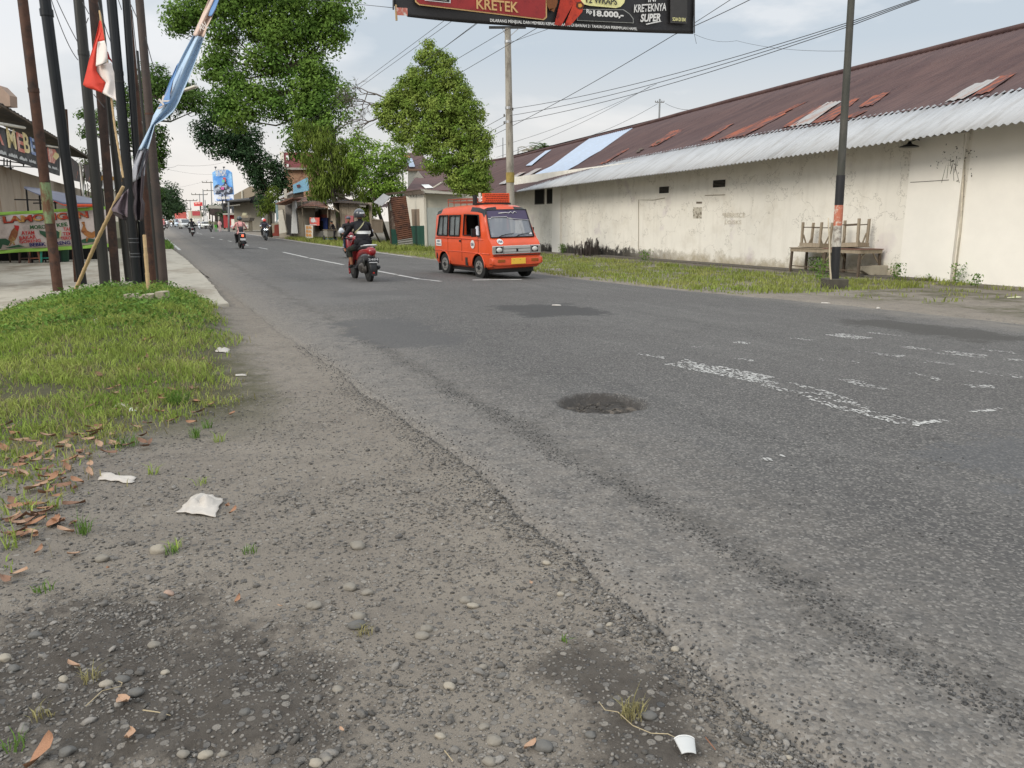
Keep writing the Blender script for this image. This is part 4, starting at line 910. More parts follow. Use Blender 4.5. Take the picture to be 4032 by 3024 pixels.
# torn lower banner piece with pictures
pb=thing('torn_poster','torn dark picture poster hanging under the awning right of the black pole','poster',fp(300,700))
mb=MB();mb.prism([fp(*zA(1230,740),.03),fp(*zA(1270,1150),.03),fp(*zA(1400,1180),.03),fp(*zA(1360,850),.03)],nrm*-.02);mb.build('sheet',mat('poster_dark',C(84,76,76),.6,.3,6,col2=C(190,120,95),c2scale=2.2,c2th=(.58,.62)),pb,world=True)
mb=MB();mb.prism([fp(*zA(1450,880),.03),fp(*zA(1500,1150),.03),fp(*zA(1600,1220),.03),fp(*zA(1550,870),.03)],nrm*-.02);tag(mb.build('torn_poster',mat('poster_dark',(0,0,0)),world=True),'torn picture poster scrap right of the white awning post','poster')
# corrugated awning roof: from fascia outward edge to wall
def corr(fn,n,name,m,parent,amp=.02,rows=2,thick=.0):
    """fn(a,b)->point; a along the corrugation direction axis across ridges, b along the ridge"""
    mb=MB();N=n*4
    def g(a,b):
        p=Vector(fn(a,b));p.z+=amp*math.sin(a*n*2*math.pi);return p
    mb.grid(g,N,rows);return mb.build(name,m,parent,world=True,smooth=True,solid=thick,recalc=False)
ra=fp(*zA(330,-5),.35);rb=fp(*zA(1540,730),.35);dirr=(rb-ra)
r0_=ra-dirr*1.6;r1_=ra+dirr*1.15
back=nrm*-1.8+Vector((0,0,.25))
AW=mat('awning_sheet',(.055,.052,.05),.7,.3,4,.2,30,col2=(.09,.07,.06),c2scale=1)
corr(lambda a,b:(r0_.lerp(r1_,a)).lerp(r0_.lerp(r1_,a)+back,b),90,'awning_roof',AW,shop,.025,2,.006)
mb=MB();mb.prism([r0_-Vector((0,0,.03)),r1_-Vector((0,0,.03)),r1_-Vector((0,0,.1)),r0_-Vector((0,0,.1))],nrm*-.05);mb.build('awning_beam',M['wooddark'],shop,world=True)
# white PVC pipes, grey post, bars
mb=MB();mb.tube([fp(*zA(-200,130),.15),fp(*zA(425,235),.15)],.055,10);mb.tube([fp(*zA(810,550),.1),fp(*zA(1000,575),.1)],.045,10);mb.build('gutter_pipe',M['cream'],shop,world=True,smooth=30)
mb=MB();a=fp(*zA(1395,850),-.3);b=fp(*zA(1460,1430),-.3);mb.tube([a,Vector((a.x,a.y,0))],.075,10);mb.build('support_post',M['white'],shop,world=True,smooth=30)
def bars(lst,name,parent,r=.02,off=-.2,m=None):
    mb=MB()
    for x0,y0,x1,y1 in lst: mb.beam(fp(*zA(x0,y0),off),fp(*zA(x1,y1),off),r*2,r*2)
    return mb.build(name,m or M['black'],parent,world=True)
bars([(-400,750,340,845),(-400,870,640,925),(70,770,70,900),(125,790,125,905),(180,800,180,930),(410,845,410,910),(340,845,420,870)],'hanging_bars',shop)
[bars([q_],'grille_bar',shop,.025) for q_ in [(1370,900,1420,1420),(1520,1200,1550,1430),(1490,1220,1500,1420),(1580,1230,1600,1430)]]
lamp=thing('hanging_lamp','small dark lamp hanging under the shop sign bars','lamp',fp(*zA(185,960),-.2));mb=MB();mb.disc(fp(*zA(185,930),-.2),(0,0,1),.1,.03,12);mb.ell(fp(*zA(190,950),-.2),(.04,.04,.05));mb.build('lamp_body',M['black'],lamp,world=True)
# eave of a house at the top-left corner
hc=thing('corner_house','brown concrete eave of a taller house cut by the left frame edge','building',(at(-60,1000,26).x,at(-60,1000,26).y,0))
mb=MB();Pe=[at(-500,180,26),at(0,338,26),at(38,376,26),at(40,418,26),at(-500,418,26)];mb.prism(Pe,Vector((sy_,cy_,0))*.4);mb.build('eave',mat('eave_brown',C(150,128,112),.8,.1,4),hc,world=True)
mb=MB();mb.b2((at(-420,400,28).x,at(-420,400,28).y,0),(at(-120,400,28).x,at(-120,400,28).y+3,at(-300,418,28).z));mb.build('wall',M['plaster'],hc,world=True)
# stall banner (LAMONGAN): plane facing the camera roughly, slightly turned
PS=Ghit(150,1044,.04)
dS=ray(1500,876)-ray(0,0)*0;dS=Vector((ray(-1,0).x,0,0))
# banner ends: left far lower, right nearer the road
BA=at(0,1000,25.5);BB=at(380,1000,26.8);bn=Vector((BB.y-BA.y,-(BB.x-BA.x),0)).normalized()
if bn.dot(BA-CAM)>0:bn=-bn
def sp_(x,y,off=0.): # zoom [1] coords (0,800) scale 5.53
    return hit(x/5.53,800+y/5.53,BA+bn*off,bn)
st=thing('stall_banner','hand-painted cloth banner reading LAMONGAN with green borders and poultry pictures','banner',Vector((sp_(1000,1040).x,sp_(1000,1040).y,0)))
CL=mat('banner_cloth',C(205,192,184),.8,.08,2,.2,10,col2=C(180,166,158),c2scale=1.5);LIME=mat('banner_lime',C(158,205,90),.7,.12,4,col2=C(120,170,70),c2scale=3,c2th=(.6,.7))
xr=[(-600,),(0,)]
def ban(x,t): # t: 0 top,1 bottom ; returns zoom px
    top=pw(x,[(-700,285),(0,195),(700,165),(1200,130),(2100,80),(2500,62)]);bot=pw(x,[(-700,1160),(0,1100),(500,1065),(1100,1040),(2050,975),(2500,950)])
    return (x,lerp(top,bot,t))
def bsheet(t0,t1,name,m,off=0.):
    mb=MB()
    def fn(a,b):
        x,y=ban(lerp(-700,2450,a),lerp(t0,t1,b));p=sp_(x,y,off);return p+bn*.04*math.sin(a*23+b*2)*.6
    mb.grid(fn,44,6);mb.build(name,m,st,world=True,smooth=True,recalc=False,solid=.003)
bsheet(.0,.075,'top_border',LIME);bsheet(.075,.915,'cloth',CL);bsheet(.915,1,'bottom_border',LIME)
TR=mat('paint_redbrown',C(170,60,45),.7,.1,3,col2=C(200,160,90),c2scale=2.5);TG=mat('paint_green',C(30,90,40),.7);TRd=mat('paint_red',C(185,45,45),.7);TB=mat('paint_navy',C(40,35,100),.7);TS=mat('paint_shadow',(.02,.015,.015),.7)
def btext(s,x0,y0,x1,y1,hz,m,off=.035,bold=.03,dx=0,dy=0):
    a=sp_(x0+dx,y0+dy,off);b=sp_(x1+dx,y1+dy,off);tp=sp_(x0,y0-hz,off);text_on(s,a,b,m,st,h=(tp-a).length,off=0,bold=bold)
btext('LAMONGAN',80,440,1930,315,150,TS,.036,.05,12,10);btext('LAMONGAN',80,440,1930,315,150,TR,.042,.04)
btext('MORO',660,565,1000,555,85,TG);btext('KEE',1245,520,1480,495,80,TG)
btext('AYAM',470,690,755,685,85,TRd);btext('BAKAR',430,805,800,770,80,TRd);btext('GORENG',430,880,895,840,65,TRd)
btext('TAHU',1385,605,1640,595,75,TRd);btext('TEMPE',1370,705,1690,690,70,TRd);btext('TERONG',1325,800,1690,785,70,TRd)
btext('BEBEK GORENG',650,950,1540,895,80,TB)
def pic(pts,m,name='painted_bird',off=.04):
    mb=MB();mb.prism([sp_(x,y,off) for x,y in pts],bn*-.003);mb.build(name,m,st,world=True)
BR1=mat('bird_brown',C(140,85,55),.7,.2,8,col2=C(175,150,90),c2scale=5);BR2=mat('bird_green',C(50,85,62),.7,.2,8);BR3=mat('bird_orange',C(165,110,60),.7,.2,8,col2=C(110,60,35),c2scale=5)
pic([(310,530),(395,520),(400,600),(385,700),(330,810),(230,860),(180,780),(250,600)],BR1);pic([(300,480),(410,490),(420,530),(395,610),(350,590),(330,540)],TRd,off=.045)
pic([(-100,780),(120,770),(230,830),(180,930),(60,900),(20,1000),(-100,960)],BR2);pic([(230,860),(310,840),(330,910),(300,915),(275,860),(215,930),(190,930)],BR1,off=.044)
pic([(120,970),(400,905),(540,945),(420,960),(200,985)],BR2,'painted_grass')
pic([(850,590),(1000,620),(1230,590),(1310,640),(1310,740),(1240,780),(1010,760),(870,660)],BR2,'painted_duck');pic([(1270,580),(1340,600),(1330,730),(1290,760),(1300,640)],mat('bird_pale',C(190,190,140),.7),'painted_duck',.045)
pic([(1770,410),(1840,400),(1860,520),(1900,600),(2000,640),(2060,600),(2120,690),(2030,760),(1930,755),(1850,700),(1760,610),(1790,540),(1810,480)],BR3);pic([(1760,800),(1900,760),(2080,790),(2060,840),(1850,875),(1770,860)],BR2,'painted_grass');pic([(1880,740),(1930,760),(1900,840),(1870,830)],BR3,off=.044)
# bench table under banner + plastic stools
stall=thing('food_stall','street food stall frame with dark tables behind the painted banner','stall',Vector((sp_(900,1300,-1).x,sp_(900,1300,-1).y,.045)))
mb=MB();g0=sp_(-500,1380,-.9);g1=sp_(2300,1330,-.9)
g0.z=g1.z=.045
mb.prism([g0+Vector((0,0,.72)),g1+Vector((0,0,.72)),g1-bn*.6+Vector((0,0,.72)),g0-bn*.6+Vector((0,0,.72))],Vector((0,0,.04)))
for f_ in (0,.25,.5,.75,1):
    p=g0.lerp(g1,f_);mb.beam(p,p+Vector((0,0,.72)),.05,.05)
mb.build('table',M['wooddark'],stall,world=True)
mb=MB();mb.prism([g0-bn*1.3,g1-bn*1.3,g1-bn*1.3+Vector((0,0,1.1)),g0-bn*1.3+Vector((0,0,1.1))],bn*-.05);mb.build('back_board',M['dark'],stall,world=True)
mb=MB()
for x in(570,860,1190): 
    p=sp_(x,200,-.3);q=Vector((p.x,p.y,.045));tp=sp_(x,pw(x,[(570,-330),(860,-170),(1190,-100)]),-.3);mb.beam(q,tp,.05,.05)
mb.beam(sp_(310,-80+0,-.3),sp_(1000,-65,-.3),.04,.04);mb.beam(sp_(720,0,-.3),sp_(1400,-10,-.3),.04,.04)
mb.build('frame',M['black'],stall,world=True)
# tarp awning of the stall, dark blue top with orange hem
def tarp(a,b):
    x=lerp(420,1640,a);top=pw(x,[(420,1255),(700,1290),(900,1330),(1300,1405),(1640,1470)]);bot=pw(x,[(420,1290),(560,1360),(930,1505),(1100,1570),(1350,1560),(1640,1560)])
    y=lerp(top,bot,b);p=hit(x/4.424,450+y/4.424,BA+bn*(-.9+1.1*b),bn);return p
TP=mat('tarp_blue',C(70,72,92),.35,.15,2,.2,8);mb=MB();mb.grid(tarp,20,5);tt=thing('tarpaulin','sagging dark blue tarpaulin with orange hem over the food stall','tarpaulin',tarp(.5,1));mb.build('sheet',TP,tt,world=True,smooth=True,recalc=False,solid=.004)
mb=MB()
def hem(a,b):
    x=lerp(930,1640,a);y0=pw(x,[(930,1505),(1100,1572),(1350,1562),(1640,1562)]);y1=pw(x,[(930,1510),(1100,1590),(1350,1618),(1640,1612)]);return hit(x/4.424,450+lerp(y0,y1,b)/4.424,BA+bn*.2,bn)
mb.grid(hem,12,1);mb.build('orange_hem',mat('tarp_orange',C(210,80,40),.5),tt,world=True,smooth=True,recalc=False,solid=.004)
def stool(x,y,m,label,hpx=250):
    P=hit(x/5.53,800+y/5.53,BA-bn*.2,bn);P.z=.045;t=thing('plastic_stool',label,'stool',P,math.atan2(bn.y,bn.x)+math.pi/2,group='plastic stools under the stall banner')
    mb=MB();mb.box((0,0,.45),(.26,.26,.025));mb.box((0,0,.42),(.28,.28,.04));mb.build('seat',m,t,bevel=.01)
    for sx in(-1,1):
        for sy in(-1,1):
            mb=MB();mb.prism([(sx*.12-.03,sy*.13,.42),(sx*.12+.03,sy*.13,.42),(sx*.165+.025,sy*.165,0),(sx*.165-.025,sy*.165,0)],(0,-sy*.02,0));mb.build('leg',m,t)
    mb=MB()
    for s in(-1,1): mb.box((0,s*.145,.16),(.27,.012,.03));mb.box((s*.145,0,.16),(.012,.27,.03))
    mb.build('stretcher',m,t)
SB_=mat('stool_brown',C(150,92,68),.5,.1);SG=mat('stool_green',C(55,150,130),.5,.1)
stool(775,1365,SB_,'brown plastic stool under the painted banner');stool(560,1355,mat('stool_dkbrown',C(70,50,42),.5),'dark brown plastic stool left of the lighter brown one');stool(1030,1365,SG,'turquoise-green plastic stool behind the rusty green pole')
mb=MB();pb_=hit(1370/5.53,800+1330/5.53,BA-bn*.6,bn);pb_.z=.045;mb.tube([pb_,pb_+Vector((0,0,.55))],[.2,.26],16);o=mb.build('plastic_bin',mat('bin_green',C(30,70,50),.5),world=True,smooth=40);tag(o,'dark green plastic bin under the banner, right of the green stool','bin')
# white signboard seen between the poles
ws=thing('white_signboard','white signboard with ochre lettering glimpsed between the poles','sign',Vector((at(440,950,36).x,at(440,950,36).y,0)))
a=at(395,676,36);b=at(492,676,36);mb=MB();mb.prism([a,b,at(492,742,36),at(395,742,36)],Vector((sy_,cy_,0))*.06);mb.build('panel',M['white'],ws,world=True)
OC=mat('ochre_paint',C(160,120,60),.6);strokes(at(398,716,35.9),at(488,716,35.9),.32,OC,ws,12,.0,'lettering',words=2)
mb=MB()
for u in(402,486): p=at(u,742,36.05);mb.beam((p.x,p.y,0),(p.x,p.y,a.z),.08,.08)
mb.build('post',M['steel_grey'],ws,world=True)
mb=MB();mb.prism([at(400,752,36.3),at(486,752,36.3),at(486,870,36.3),at(400,870,36.3)],Vector((sy_,cy_,0))*.05);mb.build('lower_panel',M['cream'],ws,world=True)
# ================================================================ WAREHOUSE
XW=19.9;XE=18.5;ZG=-.2
WALL=None
def wallmat():
    m=mat('warehouse_plaster',C(230,226,216),.9,.05,1.5,.15,25,col2=C(212,206,193),c2scale=.9,c2th=(.5,.75))
    nt=m.node_tree;N=nt.nodes;L=nt.links;b=N['Principled BSDF'];src=b.inputs['Base Color'].links[0].from_socket
    tc=N.new('ShaderNodeTexCoord');sp_=N.new('ShaderNodeSeparateXYZ');L.new(tc.outputs['Object'],sp_.inputs[0])
    n=N.new('ShaderNodeTexNoise');n.inputs['Scale'].default_value=1.6;n.inputs['Detail'].default_value=9;n.inputs['Roughness'].default_value=.75;L.new(tc.outputs['Object'],n.inputs['Vector'])
    def ma(op,a,c):
        x=N.new('ShaderNodeMath');x.operation=op
        for i,v in enumerate((a,c)):
            if isinstance(v,(int,float)): x.inputs[i].default_value=v
            else: L.new(v,x.inputs[i])
        return x.outputs[0]
    # rising damp stain with a ragged edge (object z measured from the wall foot)
    h=ma('ADD',sp_.outputs[2],ma('MULTIPLY',ma('SUBTRACT',.5,n.outputs[0]),1.6))
    r=N.new('ShaderNodeMapRange');r.inputs[1].default_value=.45;r.inputs[2].default_value=.05;L.new(h,r.inputs[0])
    mx=N.new('ShaderNodeMix');mx.data_type='RGBA';mx.inputs[7].default_value=(*C(158,146,120),1);L.new(ma('MULTIPLY',r.outputs[0],.8),mx.inputs[0]);L.new(src,mx.inputs[6])
    # black mould patch low on the far part
    r2=N.new('ShaderNodeMapRange');r2.inputs[1].default_value=.45;r2.inputs[2].default_value=.3;L.new(h,r2.inputs[0])
    yy=N.new('ShaderNodeMapRange');yy.inputs[1].default_value=26;yy.inputs[2].default_value=31;L.new(sp_.outputs[1],yy.inputs[0])
    mx2=N.new('ShaderNodeMix');mx2.data_type='RGBA';mx2.inputs[7].default_value=(.035,.032,.028,1);L.new(ma('MULTIPLY',r2.outputs[0],yy.outputs[0]),mx2.inputs[0]);L.new(mx.outputs[2],mx2.inputs[6])
    # old lilac paint patches
    n3=N.new('ShaderNodeTexNoise');n3.inputs['Scale'].default_value=.7;n3.inputs['Detail'].default_value=3;L.new(tc.outputs['Object'],n3.inputs['Vector'])
    r3=N.new('ShaderNodeMapRange');r3.inputs[1].default_value=.62;r3.inputs[2].default_value=.7;L.new(n3.outputs[0],r3.inputs[0])
    mx3=N.new('ShaderNodeMix');mx3.data_type='RGBA';mx3.inputs[7].default_value=(*C(200,190,192),1);L.new(ma('MULTIPLY',r3.outputs[0],.55),mx3.inputs[0]);L.new(mx2.outputs[2],mx3.inputs[6])
    # small pits
    n4=N.new('ShaderNodeTexNoise');n4.inputs['Scale'].default_value=5;n4.inputs['Detail'].default_value=8;n4.inputs['Roughness'].default_value=.8;L.new(tc.outputs['Object'],n4.inputs['Vector'])
    r4=N.new('ShaderNodeMapRange');r4.inputs[1].default_value=.70;r4.inputs[2].default_value=.74;L.new(n4.outputs[0],r4.inputs[0])
    mx4=N.new('ShaderNodeMix');mx4.data_type='RGBA';mx4.inputs[7].default_value=(*C(140,130,112),1);L.new(ma('MULTIPLY',r4.outputs[0],.7),mx4.inputs[0]);L.new(mx3.outputs[2],mx4.inputs[6])
    n5=N.new('ShaderNodeTexNoise');n5.inputs['Scale'].default_value=.55;n5.inputs['Detail'].default_value=9;n5.inputs['Roughness'].default_value=.6;L.new(tc.outputs['Object'],n5.inputs['Vector'])
    ab=ma('ABSOLUTE',ma('SUBTRACT',n5.outputs[0],.5),0);r5=N.new('ShaderNodeMapRange');r5.inputs[1].default_value=.0035;r5.inputs[2].default_value=.0005;L.new(ab,r5.inputs[0])
    mx5=N.new('ShaderNodeMix');mx5.data_type='RGBA';mx5.inputs[7].default_value=(*C(120,112,98),1);L.new(ma('MULTIPLY',r5.outputs[0],.6),mx5.inputs[0]);L.new(mx4.outputs[2],mx5.inputs[6])
    mpv=N.new('ShaderNodeMapping');mpv.inputs['Scale'].default_value=(1,3.5,.35);L.new(tc.outputs['Object'],mpv.inputs[0])
    n6=N.new('ShaderNodeTexNoise');n6.inputs['Scale'].default_value=1.1;n6.inputs['Detail'].default_value=7;L.new(mpv.outputs[0],n6.inputs['Vector'])
    r6=N.new('ShaderNodeMapRange');r6.inputs[1].default_value=.52;r6.inputs[2].default_value=.75;L.new(n6.outputs[0],r6.inputs[0])
    mx6=N.new('ShaderNodeMix');mx6.data_type='RGBA';mx6.inputs[7].default_value=(*C(168,160,144),1);L.new(ma('MULTIPLY',r6.outputs[0],.18),mx6.inputs[0]);L.new(mx5.outputs[2],mx6.inputs[6])
    L.new(mx6.outputs[2],b.inputs['Base Color']);return m
WM=wallmat()
wh=thing('warehouse','long low cream warehouse with rusty brown corrugated roof and white eave sheets','building',(XW,0,ZG));
YE0,YE1=3.,44.
mb=MB();mb.b2((XW,YE0,ZG-.3),(XW+.25,YE1,4.1));mb.b2((XW+.25,YE1-.25,ZG-.3),(XW+18,YE1,4.1));mb.b2((XW+.25,YE0,ZG-.3),(XW+18,YE0+.25,4.2));mb.build('wall',WM,wh,world=True)
# eave polyline (bottom edge) and roof geometry from photo points on plane X=XE
ev=[onX(u,v_,XE) for u,v_ in [(4032,479),(3440,570),(2735,667),(2367,712),(2032,755)]]
evp=[(p.y,p.z) for p in ev];evp=[(YE0,evp[0][1]+.12)]+evp
def eavez(y): return pw(y,evp)
XB=20.3
bp=[onX(u,v_,XB) for u,v_ in [(4032,350),(3745,410),(3010,525),(2441,632)]]
bpp=[(YE0,bp[0].z+.1)]+[(p.y,p.z) for p in bp];ylast=bpp[-1][0]
def bandtop(y):
    if y<ylast: return (XB,pw(y,bpp))
    f=min(1,(y-ylast)/(evp[-1][0]-ylast));return (lerp(XB,XE+.05,f),lerp(bpp[-1][1],eavez(y)+.02,f))
yend=evp[-1][0]
WS=mat('white_corrugated',(.38,.385,.39),.6,.12,1,0,col2=(.26,.25,.235),c2scale=.9,c2th=(.48,.72),stretch=(.25,4,1))
mb=MB();n=int((yend-YE0)/.045)
vs=[];fs=[]
for i in range(n+1):
    y=YE0+(yend-YE0)*i/n;k=.03*math.sin(2*math.pi*y/.2)+.006*mn.noise(Vector((y*3,0,0)));xb,zb=bandtop(y)
    vs+=[(XE+.02*mn.noise(Vector((y*2,4,0))),y,eavez(y)+k),((XE+xb)/2,y,(eavez(y)+zb)/2+k),(xb+.15,y,zb+k+.06)]
for i in range(n):
    for j in range(2): fs.append((i*3+j,i*3+j+1,i*3+j+4,i*3+j+3))
mb.add(vs,fs);mb.build('eave_sheet',WS,wh,world=True,smooth=True,solid=.004,recalc=False)
# brown roof
XR=29.0
rg=[onX(u,v_,XR) for u,v_ in [(4032,109),(3249,305),(2753,433),(2496,504),(2027,621),(1950,633)]]
rgp=[(p.y,p.z) for p in rg];rgp=[(YE0,rgp[0][1]+.5)]+rgp;YR1=rgp[-1][0]+4
def ridgez(y): return pw(y,rgp)
def roofpt(y,s):
    xb,zb=bandtop(min(y,yend)) 
    if y>yend: xb,zb=XE+.05+(y-yend)*.0,eavez(yend)-(y-yend)*.012
    return Vector((lerp(xb,XR,s),y,lerp(zb,ridgez(y),s)-.25*math.sin(math.pi*s)*0))
BRN=mat('brown_roof',C(84,62,58),.75,.18,1.2,0,col2=C(68,48,47),c2scale=.5,c2th=(.4,.6),stretch=(.25,2,1))
n=int((YR1-YE0)/.06);vs=[];fs=[];SS=[0,.34,.345,.67,.675,1]
for i in range(n+1):
    y=YE0+(YR1-YE0)*i/n;k=.018*math.sin(2*math.pi*y/.24)
    for q,s in enumerate(SS):
        p=roofpt(y,s);vs.append((p.x,y,p.z+k+(.03 if q in(2,4) else 0)-(.0)))
m_=len(SS)
for i in range(n):
    for j in range(m_-1): fs.append((i*m_+j,i*m_+j+1,i*m_+j+1+m_,i*m_+j+m_))
mb=MB();mb.add(vs,fs);mb.build('roof_slope',BRN,wh,world=True,smooth=40,recalc=False)
mb=MB();mb.tube([roofpt(YE0+(YR1-YE0)*i/30,1)+Vector((0,0,.05+.05*mn.noise(Vector((i*.7,0,0))))) for i in range(31)],.13,8);mb.build('ridge_cap',BRN,wh,world=True,smooth=True)
mb=MB();mb.add([roofpt(YE0,0),roofpt(YE0,1),(XR+10,YE0,3),roofpt(YR1,0),roofpt(YR1,1),(XR+10,YR1,3)],[(1,2,5,4)]);mb.build('rear_slope',BRN,wh,world=True)
# replaced sheets and rust patches on the roof: corner pixels -> roof plane
def roofhit(u,v_):
    d=ray(u,v_);lo,hi=None,None;prev=None
    t=8.
    while t<120:
        p=CAM+d*t
        xb,zb=(bandtop(min(p.y,yend)) if p.y<=yend else (XE+.05,eavez(yend)))
        if p.y>YE0 and p.x>=xb-.6:
            s=(p.x-xb)/(XR-xb);z=lerp(zb,ridgez(p.y),s)
            if p.z<=z: return p
            if prev is not None and False: pass
        t+=.03
    return CAM+d*40
Z7=lambda x,y:(1400+x/1.58,y/1.58)
Z8=lambda x,y:(2000+x/1.0886,300+y/1.0886)
def rpatch(pts,name,m,lift=.05):
    Q=[roofhit(*p) for p in pts];ys=[q.y for q in Q];mb=MB()
    a,b,c,d=Q # order: top-far, top-near, bottom-near, bottom-far
    def fn(s,t):
        p=a.lerp(b,s).lerp(d.lerp(c,s),t)
        xb,zb=(bandtop(min(p.y,yend)) if p.y<=yend else (XE+.05,eavez(yend)));sv=(p.x-xb)/(XR-xb)
        return (p.x,p.y,lerp(zb,ridgez(p.y),sv)+.018*math.sin(2*math.pi*p.y/.24)+lift)
    w=max(4,int((b-a).length/.06));mb.grid(fn,w,3);return mb.build(name,m,wh,world=True,smooth=True,recalc=False)
BS=mat('pale_blue_sheet',C(160,172,188),.45,.06,1,stretch=(.2,3,1),col2=C(165,180,200),c2scale=1.2);GS=mat('grey_sheet',C(150,148,145),.5,.1,1,stretch=(.2,3,1),col2=C(140,110,95),c2scale=1)
RS=mat('rust_sheet',C(140,76,52),.85,.3,3,.1,20,stretch=(.3,2.4,1),col2=C(86,58,54),c2scale=1.7,c2th=(.46,.53))
rpatch([Z7(1450,868),Z7(1735,793),Z7(1520,945),Z7(1215,1040)],'blue_sheet',BS)
rpatch([Z7(1215,1040),Z7(1520,945),Z7(1310,1072),Z7(1085,1105)],'blue_sheet',BS,.06)
rpatch([Z7(1185,942),Z7(1218,935),Z7(1095,1033),Z7(1058,1035)],'blue_sheet',BS)
rpatch([Z7(1120,1055),Z7(1160,1050),Z7(1060,1110),Z7(1010,1115)],'grey_sheet',GS);rpatch([Z7(1020,1078),Z7(1058,1074),Z7(930,1148),Z7(890,1150)],'grey_sheet',GS)
rpatch([Z8(1370,118),Z8(1430,112),Z8(1290,210),Z8(1200,225)],'grey_sheet',GS);rpatch([Z8(1990,45),Z8(2110,10),Z8(1960,100),Z8(1870,118)],'grey_sheet',GS)
for q in ([(1300,145),(1385,120),(1240,215),(1170,225)],[(1110,180),(1200,160),(1020,258),(890,280)],[(1470,105),(1510,95),(1390,195),(1300,208)],[(490,322),(520,314),(425,372),(385,385)],[(1230,128),(1290,112),(1180,165),(1120,185)],[(1560,92),(1640,70),(1560,130),(1500,140)],[(700,240),(760,228),(640,300),(600,308)],[(930,215),(970,205),(860,275),(820,282)],[(2105,10),(2190,-15),(2060,75),(1985,92)],[(1490,160),(1545,150),(1490,180),(1440,190)]):
    rpatch([Z8(*p) for p in q],'rusty_sheet',RS,.045)
for q in ([(632,288),(655,284),(650,290),(636,294)],[(560,318),(582,314),(575,322),(562,324)],[(548,328),(568,324),(562,331),(550,333)],[(275,430),(298,426),(292,432),(278,434)],[(800,405),(820,402),(816,408),(804,410)]):
    rpatch([Z8(*p) for p in q],'loose_fragment',M['wooddark'],.08)
# wall features
def wallpx(u,v_,off=0): p=onX(u,v_,XW-off);return p
def wquad(pts,name,m,thick=.03,off=0.):
    mb=MB();mb.prism([wallpx(*Z8(*p),off) for p in pts],Vector((-thick,0,0)));return mb.build(name,m,wh,world=True)
def wbox(y0,y1,z0,z1,name,m,thick=.06,x=XW): mb=MB();mb.b2((x-thick,y0,z0),(x+.02,y1,z1));return mb.build(name,m,wh,world=True)
pa=wallpx(*Z8(1685,870));pb=wallpx(*Z8(1905,880));pilm=mat('bright_plaster',C(236,232,223),.9,.04,1.5,.1,25)
mb=MB();mb.b2((XW-.12,pb.y,ZG-.2),(XW+.02,pa.y,eavez(pa.y)+.2));mb.build('wall_panel',pilm,wh,world=True)
# faint joint line on the panel and drain pipe
mb=MB();a=wallpx(*Z8(1725,455),.123);b=wallpx(*Z8(1890,445),.123);mb.beam(a,b,.012,.015);mb.build('panel_joint',M['concrete_dark'],wh,world=True)
a=wallpx(*Z8(1912,880),.1);b=wallpx(*Z8(1950,300),.1);mb=MB();mb.tube([Vector((XW-.09,a.y,ZG)),Vector((XW-.09,a.y+.0,1.2)),Vector((XW-.09,b.y-.02,3.7))],[.018,.024,.034],8);mb.build('drain_pipe',mat('pipe_stained',C(190,182,165),.8,.3,6),wh,world=True,smooth=True)
# near section: a little proud, brighter
mb=MB();mb.b2((XW-.05,YE0,ZG-.2),(XW+.02,pb.y-.12,4.0));mb.build('near_wall_section',mat('bright_plaster',(0,0,0)),wh,world=True)
# pilaster + dark openings at the far end, vents
def openp(x0,y0,x1,y1,name,fr=True):
    a=wallpx(*Z8(x0,y0));b=wallpx(*Z8(x1,y1));y0_,y1_=min(a.y,b.y),max(a.y,b.y);z0,z1=min(a.z,b.z),max(a.z,b.z)
    mb=MB();mb.b2((XW-.012,y0_,z0),(XW+.02,y1_,z1));o=mb.build(name,M['dark'],wh,world=True)
    if fr:
        mb=MB();f=.05
        mb.b2((XW-.03,y0_-f,z1),(XW+.02,y1_+f,z1+f));mb.b2((XW-.03,y0_-f,z0-f),(XW+.02,y1_+f,z0));mb.b2((XW-.03,y0_-f,z0),(XW+.02,y0_,z1));mb.b2((XW-.03,y1_,z0),(XW+.02,y1_+f,z1))
        q=mb.build('frame',M['concrete_dark'],None,world=True);q.location=q.location-0*q.location;_reparent(q,o,wh)
def _reparent(q,o,root):
    # q is world-placed; put it under part o of thing root
    q.parent=o;q.matrix_parent_inverse=(Matrix.Translation(root.location)).inverted()
openp(650,475,689,500,'vent_opening',False);openp(881,447,931,474,'vent_opening',False)
openp(118,490,155,545,'window_opening');openp(170,487,222,541,'window_opening')
for (x0,y0,x1,y1) in [(650,475,689,500),(881,447,931,474)]:
    a=wallpx(*Z8(x0,y0));b=wallpx(*Z8(x1,y1));mb=MB()
    for k in range(1,5): mb.beam((XW-.02,a.y,lerp(b.z,a.z,k/5)),(XW-.02,b.y,lerp(b.z,a.z,k/5)),.02,.015)
    mb.build('vent_bars',M['concrete_dark'],wh,world=True)
a=wallpx(*Z8(195,750));b=wallpx(*Z8(228,750));mb=MB();mb.b2((XW-.1,b.y,ZG-.2),(XW+.02,a.y,eavez(30)));mb.build('pilaster',pilm,wh,world=True)
# conduit line, shelf strip, vertical crack
mb=MB()
for q in ([(560,745),(560,530),(625,531),(672,522)],[(845,511),(930,508)]):
    mb=MB();mb.tube([wallpx(*Z8(*p),.02) for p in q],.012,5);mb.build('conduit',mat('conduit_grey',C(150,140,124),.8),wh,world=True)
